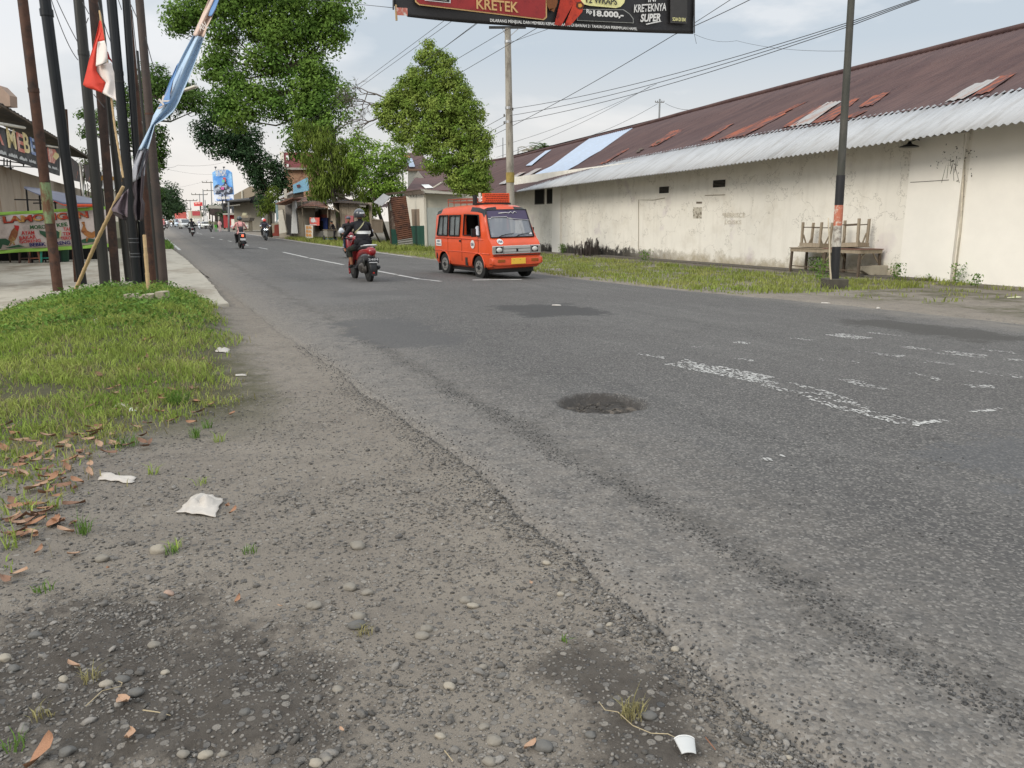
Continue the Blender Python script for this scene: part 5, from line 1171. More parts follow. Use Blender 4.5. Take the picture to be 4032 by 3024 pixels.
# faded chalk graffiti and torn paper
gt=mat('graffiti_grey',C(196,188,172),.9)
for s,x0,y0,x1,y1,h_ in [('*BERRISCE',918,605,1015,605,.17),('LOISKS',930,634,1000,634,.14),('LAMONGAN',912,665,1010,667,.12)][:2]:
    a=wallpx(*Z8(x0,y0),.012);b=wallpx(*Z8(x1,y1),.012);text_on(s,a,b,gt,wh,h=h_,name='graffiti')
pp=mat('torn_paper',C(190,184,170),.8,.2,8,col2=C(120,112,98),c2scale=6,c2th=(.5,.55))
wquad([(795,562),(832,562),(830,610),(794,610)],'torn_paper',pp,.008)
wquad([(808,538),(832,538),(832,546),(808,546)],'torn_paper',mat('dark_paper',C(110,100,88),.8),.01)
# lamp under the eave, dried creeper
lp=thing('wall_lamp','small dark enamel lamp hanging under the warehouse eave','lamp',wallpx(*Z8(1720,295),.5))
c=wallpx(*Z8(1720,300),.5);mb=MB();mb.tube([c+Vector((0,0,.14)),c+Vector((0,0,.06)),c,c-Vector((0,0,.03))],[.03,.07,.24,.26],16);mb.build('shade',M['steel_black'],lp,world=True,smooth=40)
mb=MB();mb.tube([c+Vector((0,0,.12)),c+Vector((.3,0,.2)),c+Vector((.5,0,.15))],.014,6);mb.build('bracket',M['steel_black'],lp,world=True,smooth=True)
cr=wallpx(*Z8(1915,330),.1);t=thing('dried_creeper','dark dried creeper tangled at the top of the drain pipe','plant',cr)
P=np.array(cr)+RNG.normal(0,1,(150,3))*np.array([.04,.26,.12])-np.array([0,0,.9])*np.abs(RNG.normal(0,.25,(150,1)));v,f=cards(P,.06,.1,.5);npmesh('foliage',v-np.array(cr),f,leafmat('dead_leaf_dark',(.03,.032,.02),(.05,.045,.03)),parent=t)
mb=MB()
for i in range(8): mb.tube([cr+Vector((0,random.uniform(-.2,.2),.2)),cr+Vector((-.03,random.uniform(-.3,.3),-.3-random.random()*.5))],.006,4)
mb.build('stem',M['bark'],t,world=True)
# kerb strip along the wall foot
mb=MB();n=40
for i in range(n):
    y0=14.8+(33-14.8)*i/n;y1=14.8+(33-14.8)*(i+1)/n-.01;mb.b2((XW-.75,y0,ZG-.1),(XW-.05,y1,ZG+.05+.01*mn.noise(Vector((i*3.,0,0)))))
o=mb.build('footpath_slab',M['concrete_dark'],world=True);tag(o,kind='structure')
# dead bush at the far foot (black roots)
P0=Vector((XW-.6,33.2,ZG));t=thing('dead_bush','blackened dead bush at the far foot of the warehouse wall right of the van','bush',P0);mb=MB()
for i in range(40):
    a=P0+Vector((random.uniform(-.4,.3),random.uniform(-.7,.7),0));mb.tube([a,a+Vector((random.uniform(-.1,.1),random.uniform(-.2,.2),random.uniform(.3,.9)))],[.04,.015],5)
mb.build('branches',mat('dead_branch',(.045,.035,.03),.9),t,world=True)
# ================================================================ TABLES
def mktable(name,label,c,yaw,Lx,Ly,h,legs=4,flip=False,tilt=0,brace=True,top=None):
    t=thing(name,label,'table',c,yaw,group='wooden tables stacked against the warehouse wall')
    if flip: t.rotation_euler=(math.pi+tilt,R(2),yaw)
    tm=top or M['wood']
    mb=MB();n=max(3,int(Ly/.14))
    for i in range(n):
        y=-Ly/2+Ly*(i+.5)/n;mb.box((0,y,h-.012+random.uniform(-.002,.002)),(Lx,Ly/n-.008,.022))
    mb.build('tabletop',tm,t)
    mb=MB()
    for s in(-1,1): mb.box((0,s*(Ly/2-.04),h-.08),(Lx-.06,.025,.11));mb.box((s*(Lx/2-.04),0,h-.08),(.025,Ly-.1,.11))
    mb.build('apron',M['wood'],t)
    for sx in(-1,1):
        for sy in(-1,1):
            mb=MB();x,y=sx*(Lx/2-.075),sy*(Ly/2-.075);mb.beam((x,y,h-.03),(x+sx*.015,y+sy*.015,0),.07,.06);mb.build('leg',M['wood'] if flip else M['wooddark'],t)
            if brace:
                mb=MB();mb.beam((x,y-sy*.04,h*.5),(x-sx*Lx*.27,y-sy*.04,h-.1),.045,.025,(0,1,0));mb.build('brace',M['wood'],t)
    mb=MB()
    if flip: mb.beam((-Lx/2+.08,Ly/2-.08,.16),(-Lx/2+.08,-Ly/2+.08,.16),.03,.03);mb.beam((Lx/2-.08,Ly/2-.08,.16),(Lx/2-.08,-Ly/2+.08,.16),.03,.03)
    else: mb.beam((-Lx/2+.08,Ly/2-.1,.2),(-Lx/2+.08,-Ly/2+.1,.18),.03,.03)
    mb.build('stretcher',M['wooddark'],t)
    return t
tx=17.85
g1=Ghit(*ZB(800,735));g2=Ghit(*ZB(255,680))
mktable('wooden_table','right-hand wooden table with reddish plank top and diagonal braces',(19.27,17.2,ZG),R(0),.98,1.45,.83,top=mat('wood_reddish',C(128,98,86),.8,.25,6,stretch=(4,4,.6)))
mktable('wooden_table','left-hand low wooden table with slim dark legs, in the weeds',(19.38,18.78,ZG),R(0),.8,1.5,.80,brace=False)
mktable('wooden_table','upturned narrow table lying legs up on the right-hand table',(19.3,17.35,ZG+.83+.86),R(6),.6,.95,.84,flip=True,tilt=R(-3))
mktable('wooden_table','upturned table lying legs up on the left-hand table',(19.35,18.75,ZG+.80+.80),R(-3),.55,.95,.79,flip=True)
# broken round concrete slab
P0=Ghit(*ZB(1040,728));t=MB();rt=Vector((cy_,-sy_,0));
pts=[]
for i in range(15):
    a=math.pi*i/14;pts.append((math.cos(a)*.7,math.sin(a)*.12))
prof=[(-.72,.30),(-.70,.18),(-.5,.06),(-.35,.02),(-.3,.07),(-.2,.0),(.2,-.0),(.68,.03),(.70,.30),(.3,.34),(-.3,.34)]
t.prism([P0+rt*x+Vector((0,0,z)) for x,z in prof],Vector((sy_,cy_,0))*.35)
o=t.build('concrete_fragment',mat('fragment_concrete',C(158,150,134),.9,.15,6,.4,40),world=True,bevel=.02);tag(o,'broken flat concrete fragment lying at the foot of the wall right of the tables','concrete piece')
# ================================================================ UTILITY POLES
def upole(pts,r,m,name,label):
    t=thing(name,label,'utility pole',pts[0]);mb=MB();mb.tube(pts,r,16);mb.build('shaft',m,t,world=True,smooth=40);return t
b0=Ghit(2014,1022);b0.z=gh(b0.x,b0.y)
def atgd(u,v_,P):   # point on pixel ray at same ground depth as P
    dn=Vector((sy_,cy_,0));D=(P-CAM).dot(dn);d=ray(u,v_);return CAM+d*(D/d.dot(dn))
top=atgd(1999,112,b0);CP=[b0.lerp(top,i/8) for i in range(9)];PC=mat('pole_concrete',C(158,152,140),.85,.1,3,.2,20,stretch=(1,1,.3),col2=C(120,114,104),c2scale=2)
t=upole(CP,[lerp(.19,.125,i/8) for i in range(9)],PC,'concrete_pole','tall tapering concrete utility pole behind the orange van, carrying the printed banner bracket')
rt=Vector((cy_,-sy_,0))
for v_ in (165,425,480): 
    c=atgd(2000+ (v_-110)*.01,v_,b0);mb=MB();mb.tube([c-Vector((0,0,.05)),c+Vector((0,0,.05))],.15,16);mb.build('steel_band',M['alu'],t,world=True,smooth=40)
c=atgd(1999,108,b0);mb=MB();mb.beam(c-rt*.78,c+rt*.76,.14,.08);mb.build('crossarm',M['steel_grey'],t,world=True)
mb=MB();mb.beam(c-rt*.25,c-Vector((0,0,.42)),.03,.03);mb.beam(c+rt*.5,c-Vector((0,0,.42)),.03,.03);mb.build('crossarm_strut',M['alu'],t,world=True)
mb=MB()
for v_,s in ((430,1),(455,-1),(483,-1)):
    c=atgd(2002,v_,b0)+rt*s*.18;mb.tube([c-Vector((0,0,.05)),c+Vector((0,0,.06))],[.035,.03],8)
mb.build('insulator',M['concrete_dark'],t,world=True,smooth=40)
mb=MB();cc0=atgd(2009,700,b0);mb.tube([cc0-Vector((0,0,.2)),cc0+Vector((0,0,.22))],.182,16);mb.build('yellow_mark',mat('faded_yellow',C(150,130,70),.8,.3,6),t,world=True,smooth=40)
b1=Ghit(3284,1135);top=atgd(3352,0,b1);d=(top-b1);top2=b1+d*1.25
f_=lambda v_: (1135-v_)/1135*1.0
BPm=mat('pole_greenblack',(.06,.06,.05),.7,.3,3,.2,25,col2=(.09,.085,.075),c2scale=2,stretch=(1,1,.3))
t=upole([b1+d*(i/8*1.25) for i in range(9)],[lerp(.098,.075,i/8) for i in range(9)],BPm,'striped_pole','leaning dark utility pole with white, orange and black painted bands before the warehouse')
def pband(va,vb,m,name):
    f=lambda v_:min((abs(proj(b1+d*(i/500))[1]-v_),i/500) for i in range(501))[1]
    a,b=f(va),f(vb);mb=MB();mb.tube([b1+d*a,b1+d*((a+b)/2),b1+d*b],.102,16);mb.build(name,m,t,world=True,smooth=40)
pband(1100,970,mat('band_black',(.02,.02,.022),.6,.3,6),'black_band');pband(970,888,mat('band_white',C(190,185,175),.7,.15,6,col2=C(130,120,110),c2scale=4),'white_band')
pband(888,808,mat('band_orange',C(186,112,88),.7,.1,6,col2=C(195,185,172),c2scale=3,c2th=(.55,.6)),'orange_band');pband(808,690,mat('band_black',(0,0,0)),'black_band')
mb=MB();mb.box((b1.x,b1.y,b1.z+.07),(.5,.5,.34),Matrix.Rotation(-YAW,3,'Z'));mb.build('footing',mat('footing_concrete',C(78,74,66),.95,.3,8,.5,30),t,world=True,bevel=.02)
g=at(3274,1137,(atgd(3274,1137,b1)-CAM).length*.985);a=Ghit(3272,1138);b=atgd(3262,857,a);mb=MB();mb.tube([a.lerp(b,i/6)+rt*.008*math.sin(i*2) for i in range(7)],[.024,.022,.02,.02,.018,.016,.012],7);tag(mb.build('bamboo_stick',mat('bamboo_pale',C(190,178,155),.7,.1,6),world=True,smooth=True),'pale thin bamboo stick leaning on the striped pole','bamboo pole')
# cables along the street, given by two pixels on a vertical plane X
G1='overhead cables between the utility poles'
def xc(u0,v0,u1,v1,X,r,label,ext0=0,ext1=0,sag=0,X1=None):
    a=onX(u0,v0,X);b=onX(u1,v1,X1 or X);dd=b-a;a2=a-dd*ext0;b2=b+dd*ext1
    cable([a2,b2],r,label,G1,name='overhead_cable',sag=sag)
ca=lambda v_:atgd(2002,v_,b0)
for v0,v1,v2,lb in [(430,62,-40,'top cable from the concrete pole to the striped pole'),(456,70,-20,'middle cable from the concrete pole to the striped pole'),(482,78,-5,'bottom cable from the concrete pole to the striped pole')]:
    A_=ca(v0);B_=atgd(3349,v1+24,b1);cable([A_,B_],.014,lb,G1,'overhead_cable',sag=.22);cable([B_,B_+(B_-A_)*.6+Vector((0,0,.8))],.014,lb.replace('from the concrete pole to','beyond')+' towards the camera side',G1,'overhead_cable')
def farc(v0,u1,v1,lb,D1=60):
    cable([ca(v0),at(u1,v1,D1)],.014,lb,G1,'overhead_cable',sag=.35)
farc(450,1420,700,'cable from the concrete pole behind the cone-shaped tree, upper');farc(480,1420,720,'cable from the concrete pole behind the cone-shaped tree, lower')
for p,X,lb in [((1748,82,1400,342),12.5,'steep cable left of the cone-shaped tree, outer'),((1775,86,1400,356),12.3,'steep cable left of the cone-shaped tree, inner'),((1877,94,1742,192),12,'cable crossing just above the cone-shaped tree'),((1850,110,1738,195),12.1,'second cable crossing just above the cone-shaped tree'),((1976,128,1400,470),13.4,'long cable from the banner bracket down to the left'),((1990,183,1430,510),13.5,'cable from the pole band down to the left')]:
    xc(*p,X,.015,lb,.35,1.3)
cable([at(2156,115,29),at(2016,165,29.5)],.012,'short cable from the pole band up to the banner',G1,'overhead_cable')
cable([at(3430,-260,18),at(2656,136,24),at(1957,525,38),at(1820,590,52)],.016,'thick cable crossing in front of the concrete pole',G1,'overhead_cable',sag=.1)
for a,b,lb in [((1950,580),(2585,330),'thin distant cable above the roof, upper'),((1955,620),(2560,340),'thin distant cable above the roof, lower'),((2200,570),(2590,408),'cable from the roof mast down to the left')]:
    cable([at(*a,70),at(*b,62)],.02,lb,G1,'overhead_cable',sag=.4)
cable([at(2620,407,58),at(2760,430,45)],.018,'short cable from the roof mast to the right',G1,'overhead_cable',sag=.2)
cable([at(1150,-10,40),at(1552,31,22)],.012,'thin blue-grey guy line tied to the left banner corner',G1,'overhead_cable')
cable([at(2735,90,21.5),at(2890,-10,19)],.012,'guy line at the right banner edge',G1,'overhead_cable')
cable([at(2733,130,21.5),at(2742,172,21.5)],.008,'short cord hanging from the right banner corner',G1,'overhead_cable')
cable([at(2733,134,21.4),at(2900,160,24),at(3351,200,16.2)],.006,'faint thin line right of the banner',G1,'overhead_cable',sag=.1)
cable([at(630,651,60),at(700,650,70),at(880,640,90)],.014,'cable crossing the road in the far gap',G1,'overhead_cable',sag=.2)
cable([at(630,660,90),at(860,686,120)],.014,'faint cable crossing beyond',G1,'overhead_cable',sag=.3)
cable([at(640,746,130),at(820,708,190)],.02,'far cable towards the billboard poles',G1,'overhead_cable',sag=.3)
# mast on the roof far behind
def mast(u,v0,v1,D,label,r=.05,arm=.5,n=2,name='utility_pole'):
    a=at(u,v0,D);b=at(u,v1,D);g=Vector((a.x,a.y,0));t=thing(name,label,'utility pole',g);mb=MB();mb.tube([g,b],[r*1.3,r],8);mb.build('shaft',mat('pole_grey',C(120,122,122),.8,.1),t,world=True,smooth=True)
    if arm:
        mb=MB()
        for i in range(n):
            c=b-Vector((0,0,.25+i*arm*.9));mb.beam(c-rt*arm,c+rt*arm,.05*D/60,.05*D/60)
            for s in(-1,-.5,.5,1): mb.beam(c+rt*arm*s,c+rt*arm*s+Vector((0,0,.12*D/60)),.04*D/60,.04*D/60)
        mb.build('crossarm',M['concrete_dark'],t,world=True)
    return t
mast(2598,470,390,62,'thin mast with small crossarm behind the brown roof ridge',.07,.35,1)
Z3b=lambda x,y:(600+x/3.687,600+y/3.687)
for x,y0,y1,D,arm,n,lb in [(850,780,420,165,1.9,2,'tall electricity pole with two crossarms just left of the blue billboard'),(683,800,600,215,2.2,1,'electricity pole with one crossarm behind the red box sign'),(545,800,690,280,2.6,1,'smaller electricity pole with crossarm left of the red box sign'),(735,850,550,150,0,0,'plain thin pole right of the red box sign'),(765,830,690,175,0,0,'short dark pole next to the plain thin one'),(475,900,820,330,2.6,1,'tiny far electricity pole above the red container'),(1290,700,560,140,0,0,'thin pipe on the gable house front')][:6]:
    u,v0=Z3b(x,y0);_,v1=Z3b(x,y1);mast(u,v0,v1,D,lb,.09,arm,n)
mast(1980,600,542,75,'thin aerial rod right of the concrete pole',.05,0);mast(2040,600,580,75,'shorter aerial rod right of the first rod',.05,0)
mast(1582,630,528,70,'thin aerial rod rising left of the cone-shaped tree',.05,0)
# ================================================================ PRINTED BANNER OVER THE ROAD
YB=18.
ban_=thing('road_banner','large printed banner reading KRETEK strung above the road against the sky','banner',(9,YB,6))
def bx(x,y): return onY(*Z7(x,y),YB)
def by(x,t):
    bot=pw(x,[(235,62),(325,105),(720,145),(1200,180),(1500,195),(1800,205),(2105,210)]);return bot-t*300
mb=MB();n=40
def bfn(a,b): x=lerp(235,2105,a);p=bx(x,by(x,b));return Vector((p.x,p.y+.05*math.sin(a*9+b)*1.,p.z))
# torn left corner: start of lower part at x=325
def bfn2(a,b):
    x0=lerp(325,240,sstep(.0,.22,b));x=lerp(x0,2105,a);p=bx(x,by(x,b) if x>325 else by(325,b)-(325-x)*.3*0);return Vector((p.x,p.y+.03*math.sin(a*14+b*2),p.z))
mb.grid(bfn2,60,12);mb.build('cloth',mat('banner_black',C(40,38,38),.5,.15,3,.05,8),ban_,world=True,smooth=True,solid=.01,recalc=False)
def bp_(pts,name,m,off):
    mb=MB();Q=[bx(*p)+Vector((0,-off,0)) for p in pts];mb.prism(Q,(0,.004,0));return mb.build(name,m,ban_,world=True)
GD=mat('banner_gold',C(205,165,110),.5,.1,5);RDP=mat('banner_red',C(150,42,42),.5,.12,1.5,col2=C(120,30,32),c2scale=1);CR=mat('banner_cream',C(238,232,165),.5,.05)
bp_([(366,-200),(366,15),(390,35),(1165,128),(1185,112),(1185,-200)],'gold_border',GD,.05)
bp_([(374,-200),(374,10),(394,27),(1160,120),(1176,106),(1176,-200)],'red_panel',RDP,.058)
bp_([(420,-200),(425,8),(585,24),(583,-200)],'white_frame',M['white'],.066);bp_([(425,-200),(430,2),(578,18),(578,-200)],'black_box',M['black'],.072)
bp_([(480,-20),(480,2),(560,10),(560,-20)],'grey_figure',M['concrete'],.078)
def bt(s,x0,y0,x1,y1,hz,m,off=.08,bold=.01,shear=0):
    a=bx(x0,y0);b=bx(x1,y1);tp=bx(x0,y0-hz);a.y-=off;b.y-=off;text_on(s,a,b,m,ban_,h=(tp-a).length,off=0,bold=bold,shear=shear)
bt('KRETEK',745,60,1005,84,62,GD,bold=.02);bt('12 WRAPS',1425,24,1615,38,32,mat('ink_dark',(.03,.03,.03),.5),.1,.02)
pill=[]
for i in range(9):
    a=-math.pi/2*i/8*1;pill.append((1625+45*math.cos(a+math.pi/2),10+44*math.sin(a+math.pi/2)))
bp_([(1370,-90),(1370,10),(1400,28),(1450,40)]+[(1610,54)]+[(1640,46),(1662,22),(1670,-10),(1670,-90)],'cream_label',CR,.07)
bp_([(1380,60),(1660,62),(1700,90),(1722,120),(1722,148),(1370,132)],'price_outline',mat('outline_grey',C(150,150,145),.5),.06);bp_([(1383,64),(1655,66),(1695,92),(1717,122),(1717,143),(1375,128)],'price_field',mat('banner_black2',C(34,33,34),.5),.066)
bt('Rp',1427,95,1462,98,28,M['white'],.075,.03);bt('18.000,-',1470,112,1658,122,40,M['white'],.075,.045)
bt('KRETEKNYA',1722,82,1922,70,44,M['white'],.075,.02,.25);bt('SUPER',1762,142,1888,136,46,M['white'],.075,.035,.3);bt('INI',1810,18,1865,14,34,M['white'],.075,.02,.3);bt('SCAN DI SINI',1962,134,2042,138,12,CR,.075,.02)
bp_([(1795,152),(1880,134),(1895,138),(1800,158)],'underline',M['white'],.075)
bt('DILARANG MENJUAL DAN MEMBERI KEPADA ORANG DI BAWAH 21 TAHUN DAN PEREMPUAN HAMIL',830,146,1742,198,14,M['white'],.075,.02)
# cinnamon-like rolled sticks
CN=mat('stick_red',C(178,50,30),.5,.25,3,col2=C(120,26,20),c2scale=2.5);
bp_([(1275,-60),(1330,-60),(1345,30),(1270,165),(1228,158),(1262,20)],'rolled_stick',CN,.078);bp_([(1330,-60),(1385,0),(1410,30),(1400,80),(1330,160),(1290,165),(1345,30)],'rolled_stick',mat('stick_red2',C(196,62,36),.5,.25,3,col2=C(140,36,24),c2scale=2.5),.082)
bp_([(1365,20),(1395,15),(1412,38),(1400,62),(1375,62),(1360,45)],'stick_end',mat('stick_end',C(90,40,20),.5,.2,10),.088);bp_([(1375,30),(1392,28),(1400,42),(1390,52),(1376,50)],'stick_core',mat('stick_core',C(210,150,60),.5),.092)
for q in ([(1180,0),(1215,-20),(1250,10),(1240,50),(1200,70),(1185,40)],[(1195,60),(1235,55),(1225,80)],[(1420,-20),(1440,-40),(1425,20)]): bp_(q,'leaf_print',mat('leaf_print',C(120,70,30),.5,.2,6),.074)
bp_([(1950,-60),(1950,146),(2055,150),(2055,-60)],'plain_field',mat('banner_field',C(60,58,56),.5),.06)
bp_([(250,48),(320,52),(322,100),(258,96)],'torn_corner_cloth',mat('torn_red',C(190,110,95),.6,.2,6,col2=C(225,215,205),c2scale=5),.03)
mb=MB();mb.beam(bx(250,30),bx(255,128),.04,.04);mb.build('corner_stick',M['bamboo'],ban_,world=True)
mb=MB();mb.tube([bx(235,60),bx(235,-200)],.02,6);mb.tube([bx(2107,205),bx(2107,-200)],.02,6);mb.build('edge_rope',WIRE,ban_,world=True)
# ================================================================ RIGHT-HAND ROW OF SMALL BUILDINGS
# white shed with green base (front faces the road, side faces the camera)
c0=Ghit(1677,984);xs_=c0.x;ys_=c0.y
shed=thing('white_shed','small white shed with dark green base, wooden shutter and grey eave board','shed',(xs_,ys_,gh(xs_,ys_)))
Z4b=lambda x,y:(1400+x/3.686,550+y/3.686)
# front wall plane through c0, seen between u=1600..1677
fa=Ghit(1622,972);fr=Vector((fa.x,fa.y,0))-Vector((xs_,ys_,0));fr.normalize();fn_=Vector((-fr.y,fr.x,0));
if fn_.dot(CAM-c0)<0: fn_=-fn_
def sf(x,y,off=0): return hit(*Z4b(x,y),c0+fn_*off,fn_)
mb=MB();mb.prism([sf(1010,1600),sf(830,1560),sf(735,820),sf(985,790)],fn_*-.1);mb.build('front_wall',M['cream'],shed,world=True)
mb=MB();mb.prism([sf(1010,1640,.02),sf(820,1590,.02),sf(795,1252,.02),sf(1003,1248,.02)],fn_*-.05);mb.build('green_base',mat('dark_green_paint',C(28,72,60),.6,.15,4),shed,world=True)
mb=MB();mb.prism([sf(822,1248,.03),sf(808,1010,.03),sf(918,1006,.03),sf(926,1248,.03)],fn_*-.05);mb.build('shutter',mat('shutter_wood',C(128,112,96),.8,.3,3,stretch=(8,8,.3)),shed,world=True)
# side wall facing camera
sd=Vector((cy_,-sy_,0))*.9+Vector((sy_,cy_,0))*.3;sd.normalize();sn=Vector((sd.y,-sd.x,0))
if sn.dot(CAM-c0)<0: sn=-sn
def ss(x,y,off=0): return hit(*Z4b(x,y),c0+sn*off,sn)
mb=MB();mb.prism([ss(1012,1620),ss(990,785),ss(1760,800),ss(1800,1620)],sn*-.1);mb.build('side_wall',mat('side_plaster',C(190,186,172),.8,.08,3),shed,world=True)
mb=MB();mb.prism([ss(1030,985,.03),ss(1480,990,.03),ss(1500,1620,.03),ss(1060,1620,.03)],sn*-.01);mb.build('tarp_cover',mat('tarp_grey',C(178,182,176),.3,.1,2,.8,5),shed,world=True)
mb=MB();mb.prism([ss(1012,1620,.06),ss(985,790,.06),ss(1022,790,.06),ss(1045,1620,.06)],sn*-.06);mb.build('corner_post',M['cream'],shed,world=True)
mb=MB();mb.prism([ss(945,715,.5),ss(1560,780,.5),ss(1560,800,.5),ss(975,772,.5)],sn*-.06);mb.prism([ss(945,712,.5),ss(1560,778,.5),ss(1560,778,-2.5),ss(945,712,-2.5)],Vector((0,0,-.04)));mb.build('eave_board',mat('eave_grey',C(196,192,180),.6,.08,3),shed,world=True)
mb=MB();mb.prism([sf(700,775,.25),sf(960,735,.25),sf(985,790,.25),sf(740,810,.25)],fn_*-.08);mb.build('roof_edge',M['wooddark'],shed,world=True)
mb=MB()
for x in(760,800,840,880,920,950): mb.beam(sf(x,790,.05),sf(x,830 if x<900 else 812,.05),.03,.03)
mb.build('rafter',M['wooddark'],shed,world=True)
# rusty leaning corrugated sheet, flap, narrow green panel (lean-to)
lt=thing('rusty_shelter','lean-to of rusty corrugated sheet with a tilted pale metal flap','shelter',tuple(Ghit(1590,975)))
c1=Ghit(1590,978);n1=(CAM-c1);n1.z=0;n1.normalize()
def sh(x,y,off=0): return hit(*Z4b(x,y),c1+n1*off,n1)
def rs(a,b):
    P=sh(lerp(495,730,a),lerp(838,815,a)).lerp(sh(lerp(612,830,a),lerp(1470,1425,a)),b);return P+n1*.015*math.sin(b*44*math.pi)
mb=MB();mb.grid(rs,3,220);mb.build('corrugated_sheet',mat('rusty_corrugated',C(104,70,54),.85,.3,4,col2=C(70,50,44),c2scale=2.5),lt,world=True,smooth=True,recalc=False)
def rs2(a,b):
    P=sh(lerp(608,825,a),lerp(1460,1425,a),.02).lerp(sh(lerp(625,840,a),lerp(1580,1570,a),.02),b);return P+n1*.02*math.sin(b*8*math.pi)
mb=MB();mb.grid(rs2,3,30);mb.build('grey_sheet',mat('grey_corrugated',C(140,138,132),.7,.15,4),lt,world=True,smooth=True,recalc=False)
mb=MB();mb.prism([sh(478,905,-.1),sh(540,900,-.1),sh(610,1500,-.1),sh(500,1500,-.1)],n1*-.03);mb.build('board',mat('board_brownish',C(105,88,78),.8,.3,4,col2=C(150,140,128),c2scale=2),lt,world=True)
mb=MB();mb.prism([sh(490,910,-.08),sh(550,950,-.08),sh(548,1030,-.08),sh(495,1030,-.08)],n1*-.02);mb.build('pale_panel',M['concrete'],lt,world=True)
mb=MB();mb.prism([sh(505,1300,-.05),sh(600,1300,-.05),sh(612,1550,-.05),sh(515,1550,-.05)],n1*-.03);mb.build('green_panel',mat('dark_green_paint',(0,0,0)),lt,world=True)
mb=MB();mb.prism([sh(265,905,.5),sh(405,780,.1),sh(500,830,.1),sh(385,960,.5)],Vector((0,0,-.03)));mb.build('metal_flap',mat('flap_metal',C(165,165,165),.5,.1,3),lt,world=True)
mb=MB();mb.beam(sh(470,900,-.05),sh(520,1560,-.05),.07,.07);mb.beam(sh(440,790,0),sh(960,735,-.3),.1,.12);mb.build('post',M['wooddark'],lt,world=True)
# old wooden shack
s0=Ghit(1461,958);s1=Ghit(1245,945);s0.z=s1.z=-.18
X_S=13.6
def sk(x,y,X=X_S): # zoom [6] 1080,560 scale 4.147
    return onX(1080+x/4.147,560+y/4.147,X)
Ysk0=sk(1580,1480).y
shack=thing('wooden_shack','weathered plank shack with sagging dark roof under the big tree','shack',(X_S,sk(1200,1450).y,-.18))
PL=mat('grey_planks',C(150,138,122),.9,.25,3,.3,30,stretch=(1,5,.3),col2=C(110,98,84),c2scale=1)
def skq(pts,name,m,X=X_S,th=.08): 
    mb=MB();mb.prism([sk(x,y,X) for x,y in pts],(th,0,0));return mb.build(name,m,shack,world=True)
# planks individually in one wall mesh
mb=MB();x=1050
while x<1580:
    w=random.uniform(16,26);j=random.uniform(-8,8)
    mb.prism([sk(x,1450+j),sk(x,985+j*.5),sk(x+w-2.5,985+j*.5+2),sk(x+w-2.5,1455+j)],(random.uniform(.04,.07),0,0));x+=w
mb.build('plank_wall',PL,shack,world=True)
skq([(920,1450),(920,1100),(1000,1100),(1000,1450)],'pale_door',mat('pale_board',C(178,168,150),.8,.12,4),X_S-.02)
skq([(1000,1130),(1055,1110),(1055,1450),(1000,1450)],'dark_doorway',M['dark'],X_S+.05)
skq([(470,1450),(470,1090),(920,1090),(920,1450)],'inner_wall',mat('inner_board',C(120,104,88),.9,.25,4),X_S+.9)
skq([(610,1180),(860,1180),(860,1230),(610,1230)],'red_strip',mat('faded_red',C(140,75,65),.8),X_S+.85,.02)
skq([(720,1235),(870,1235),(870,1420),(700,1420)],'blue_board',mat('blue_board',C(38,58,120),.6,.3,6),X_S+.8,.03)
skq([(735,1290),(790,1280),(800,1420),(740,1420)],'dark_niche',M['dark'],X_S+.78,.02)
skq([(1160,1200),(1290,1200),(1290,1330),(1160,1330)],'pink_cloth',mat('pink_cloth',C(165,90,95),.8,.3,4,.3,6),X_S-.06,.03)
skq([(370,1150),(470,1090),(470,1500),(370,1500)],'mottled_wall',mat('mottled_wall',C(140,125,105),.9,.3,3,col2=C(95,82,70),c2scale=2),X_S+.1)
# roofs : sagging sheets
def roofsheet(pts0,pts1,X0,X1,name,m,thing_=None,th=.03):
    """ridge line pts0 at X0, eave line pts1 at X1"""
    mb=MB();n=len(pts0)-1
    def fn(a,b):
        k=a*n;i=min(int(k),n-1);f=k-i
        p=sk(*pts0[i],X0).lerp(sk(*pts0[i+1],X0),f);q=sk(*pts1[i],X1).lerp(sk(*pts1[i+1],X1),f);r=p.lerp(q,b);r.z+=.015*math.sin(a*120);return r
    mb.grid(fn,n*24,3);return mb.build(name,m,thing_ or shack,world=True,smooth=True,recalc=False,solid=th)
DR=mat('dark_roof_sheet',(.04,.032,.028),.8,.3,2,col2=(.085,.05,.035),c2scale=1.5)
roofsheet([(800,955),(950,935),(1080,925),(1300,945),(1520,985)],[(800,995),(950,985),(1080,985),(1300,995),(1540,1015)],X_S+2,X_S-.7,'roof',DR)
roofsheet([(380,890),(520,900),(660,900),(800,940)],[(300,1110),(460,1045),(650,1040),(880,1080)],X_S+2.5,X_S-1.6,'front_canopy',mat('rusty_canopy',C(120,82,66),.85,.3,3,col2=C(60,46,40),c2scale=1.5))
mb=MB();mb.beam(sk(445,930,X_S-1.5),sk(490,1530,X_S-1.5),.07,.07);mb.beam(sk(870,1010,X_S-1.2),sk(875,1230,X_S-1.2),.06,.06);mb.beam(sk(950,1050,X_S-.6),sk(1060,1140,X_S-.6),.06,.06);mb.beam(sk(480,1060,X_S-1.5),sk(900,1060,X_S-1.4),.06,.06);mb.beam(sk(880,1040,X_S-1.2),sk(970,1160,X_S-.4),.05,.05);mb.build('post',M['wood'],shack,world=True)
skq([(1370,1010),(1500,1015),(1490,1060),(1400,1050)],'roof_scrap',M['concrete'],X_S-.5,.03)
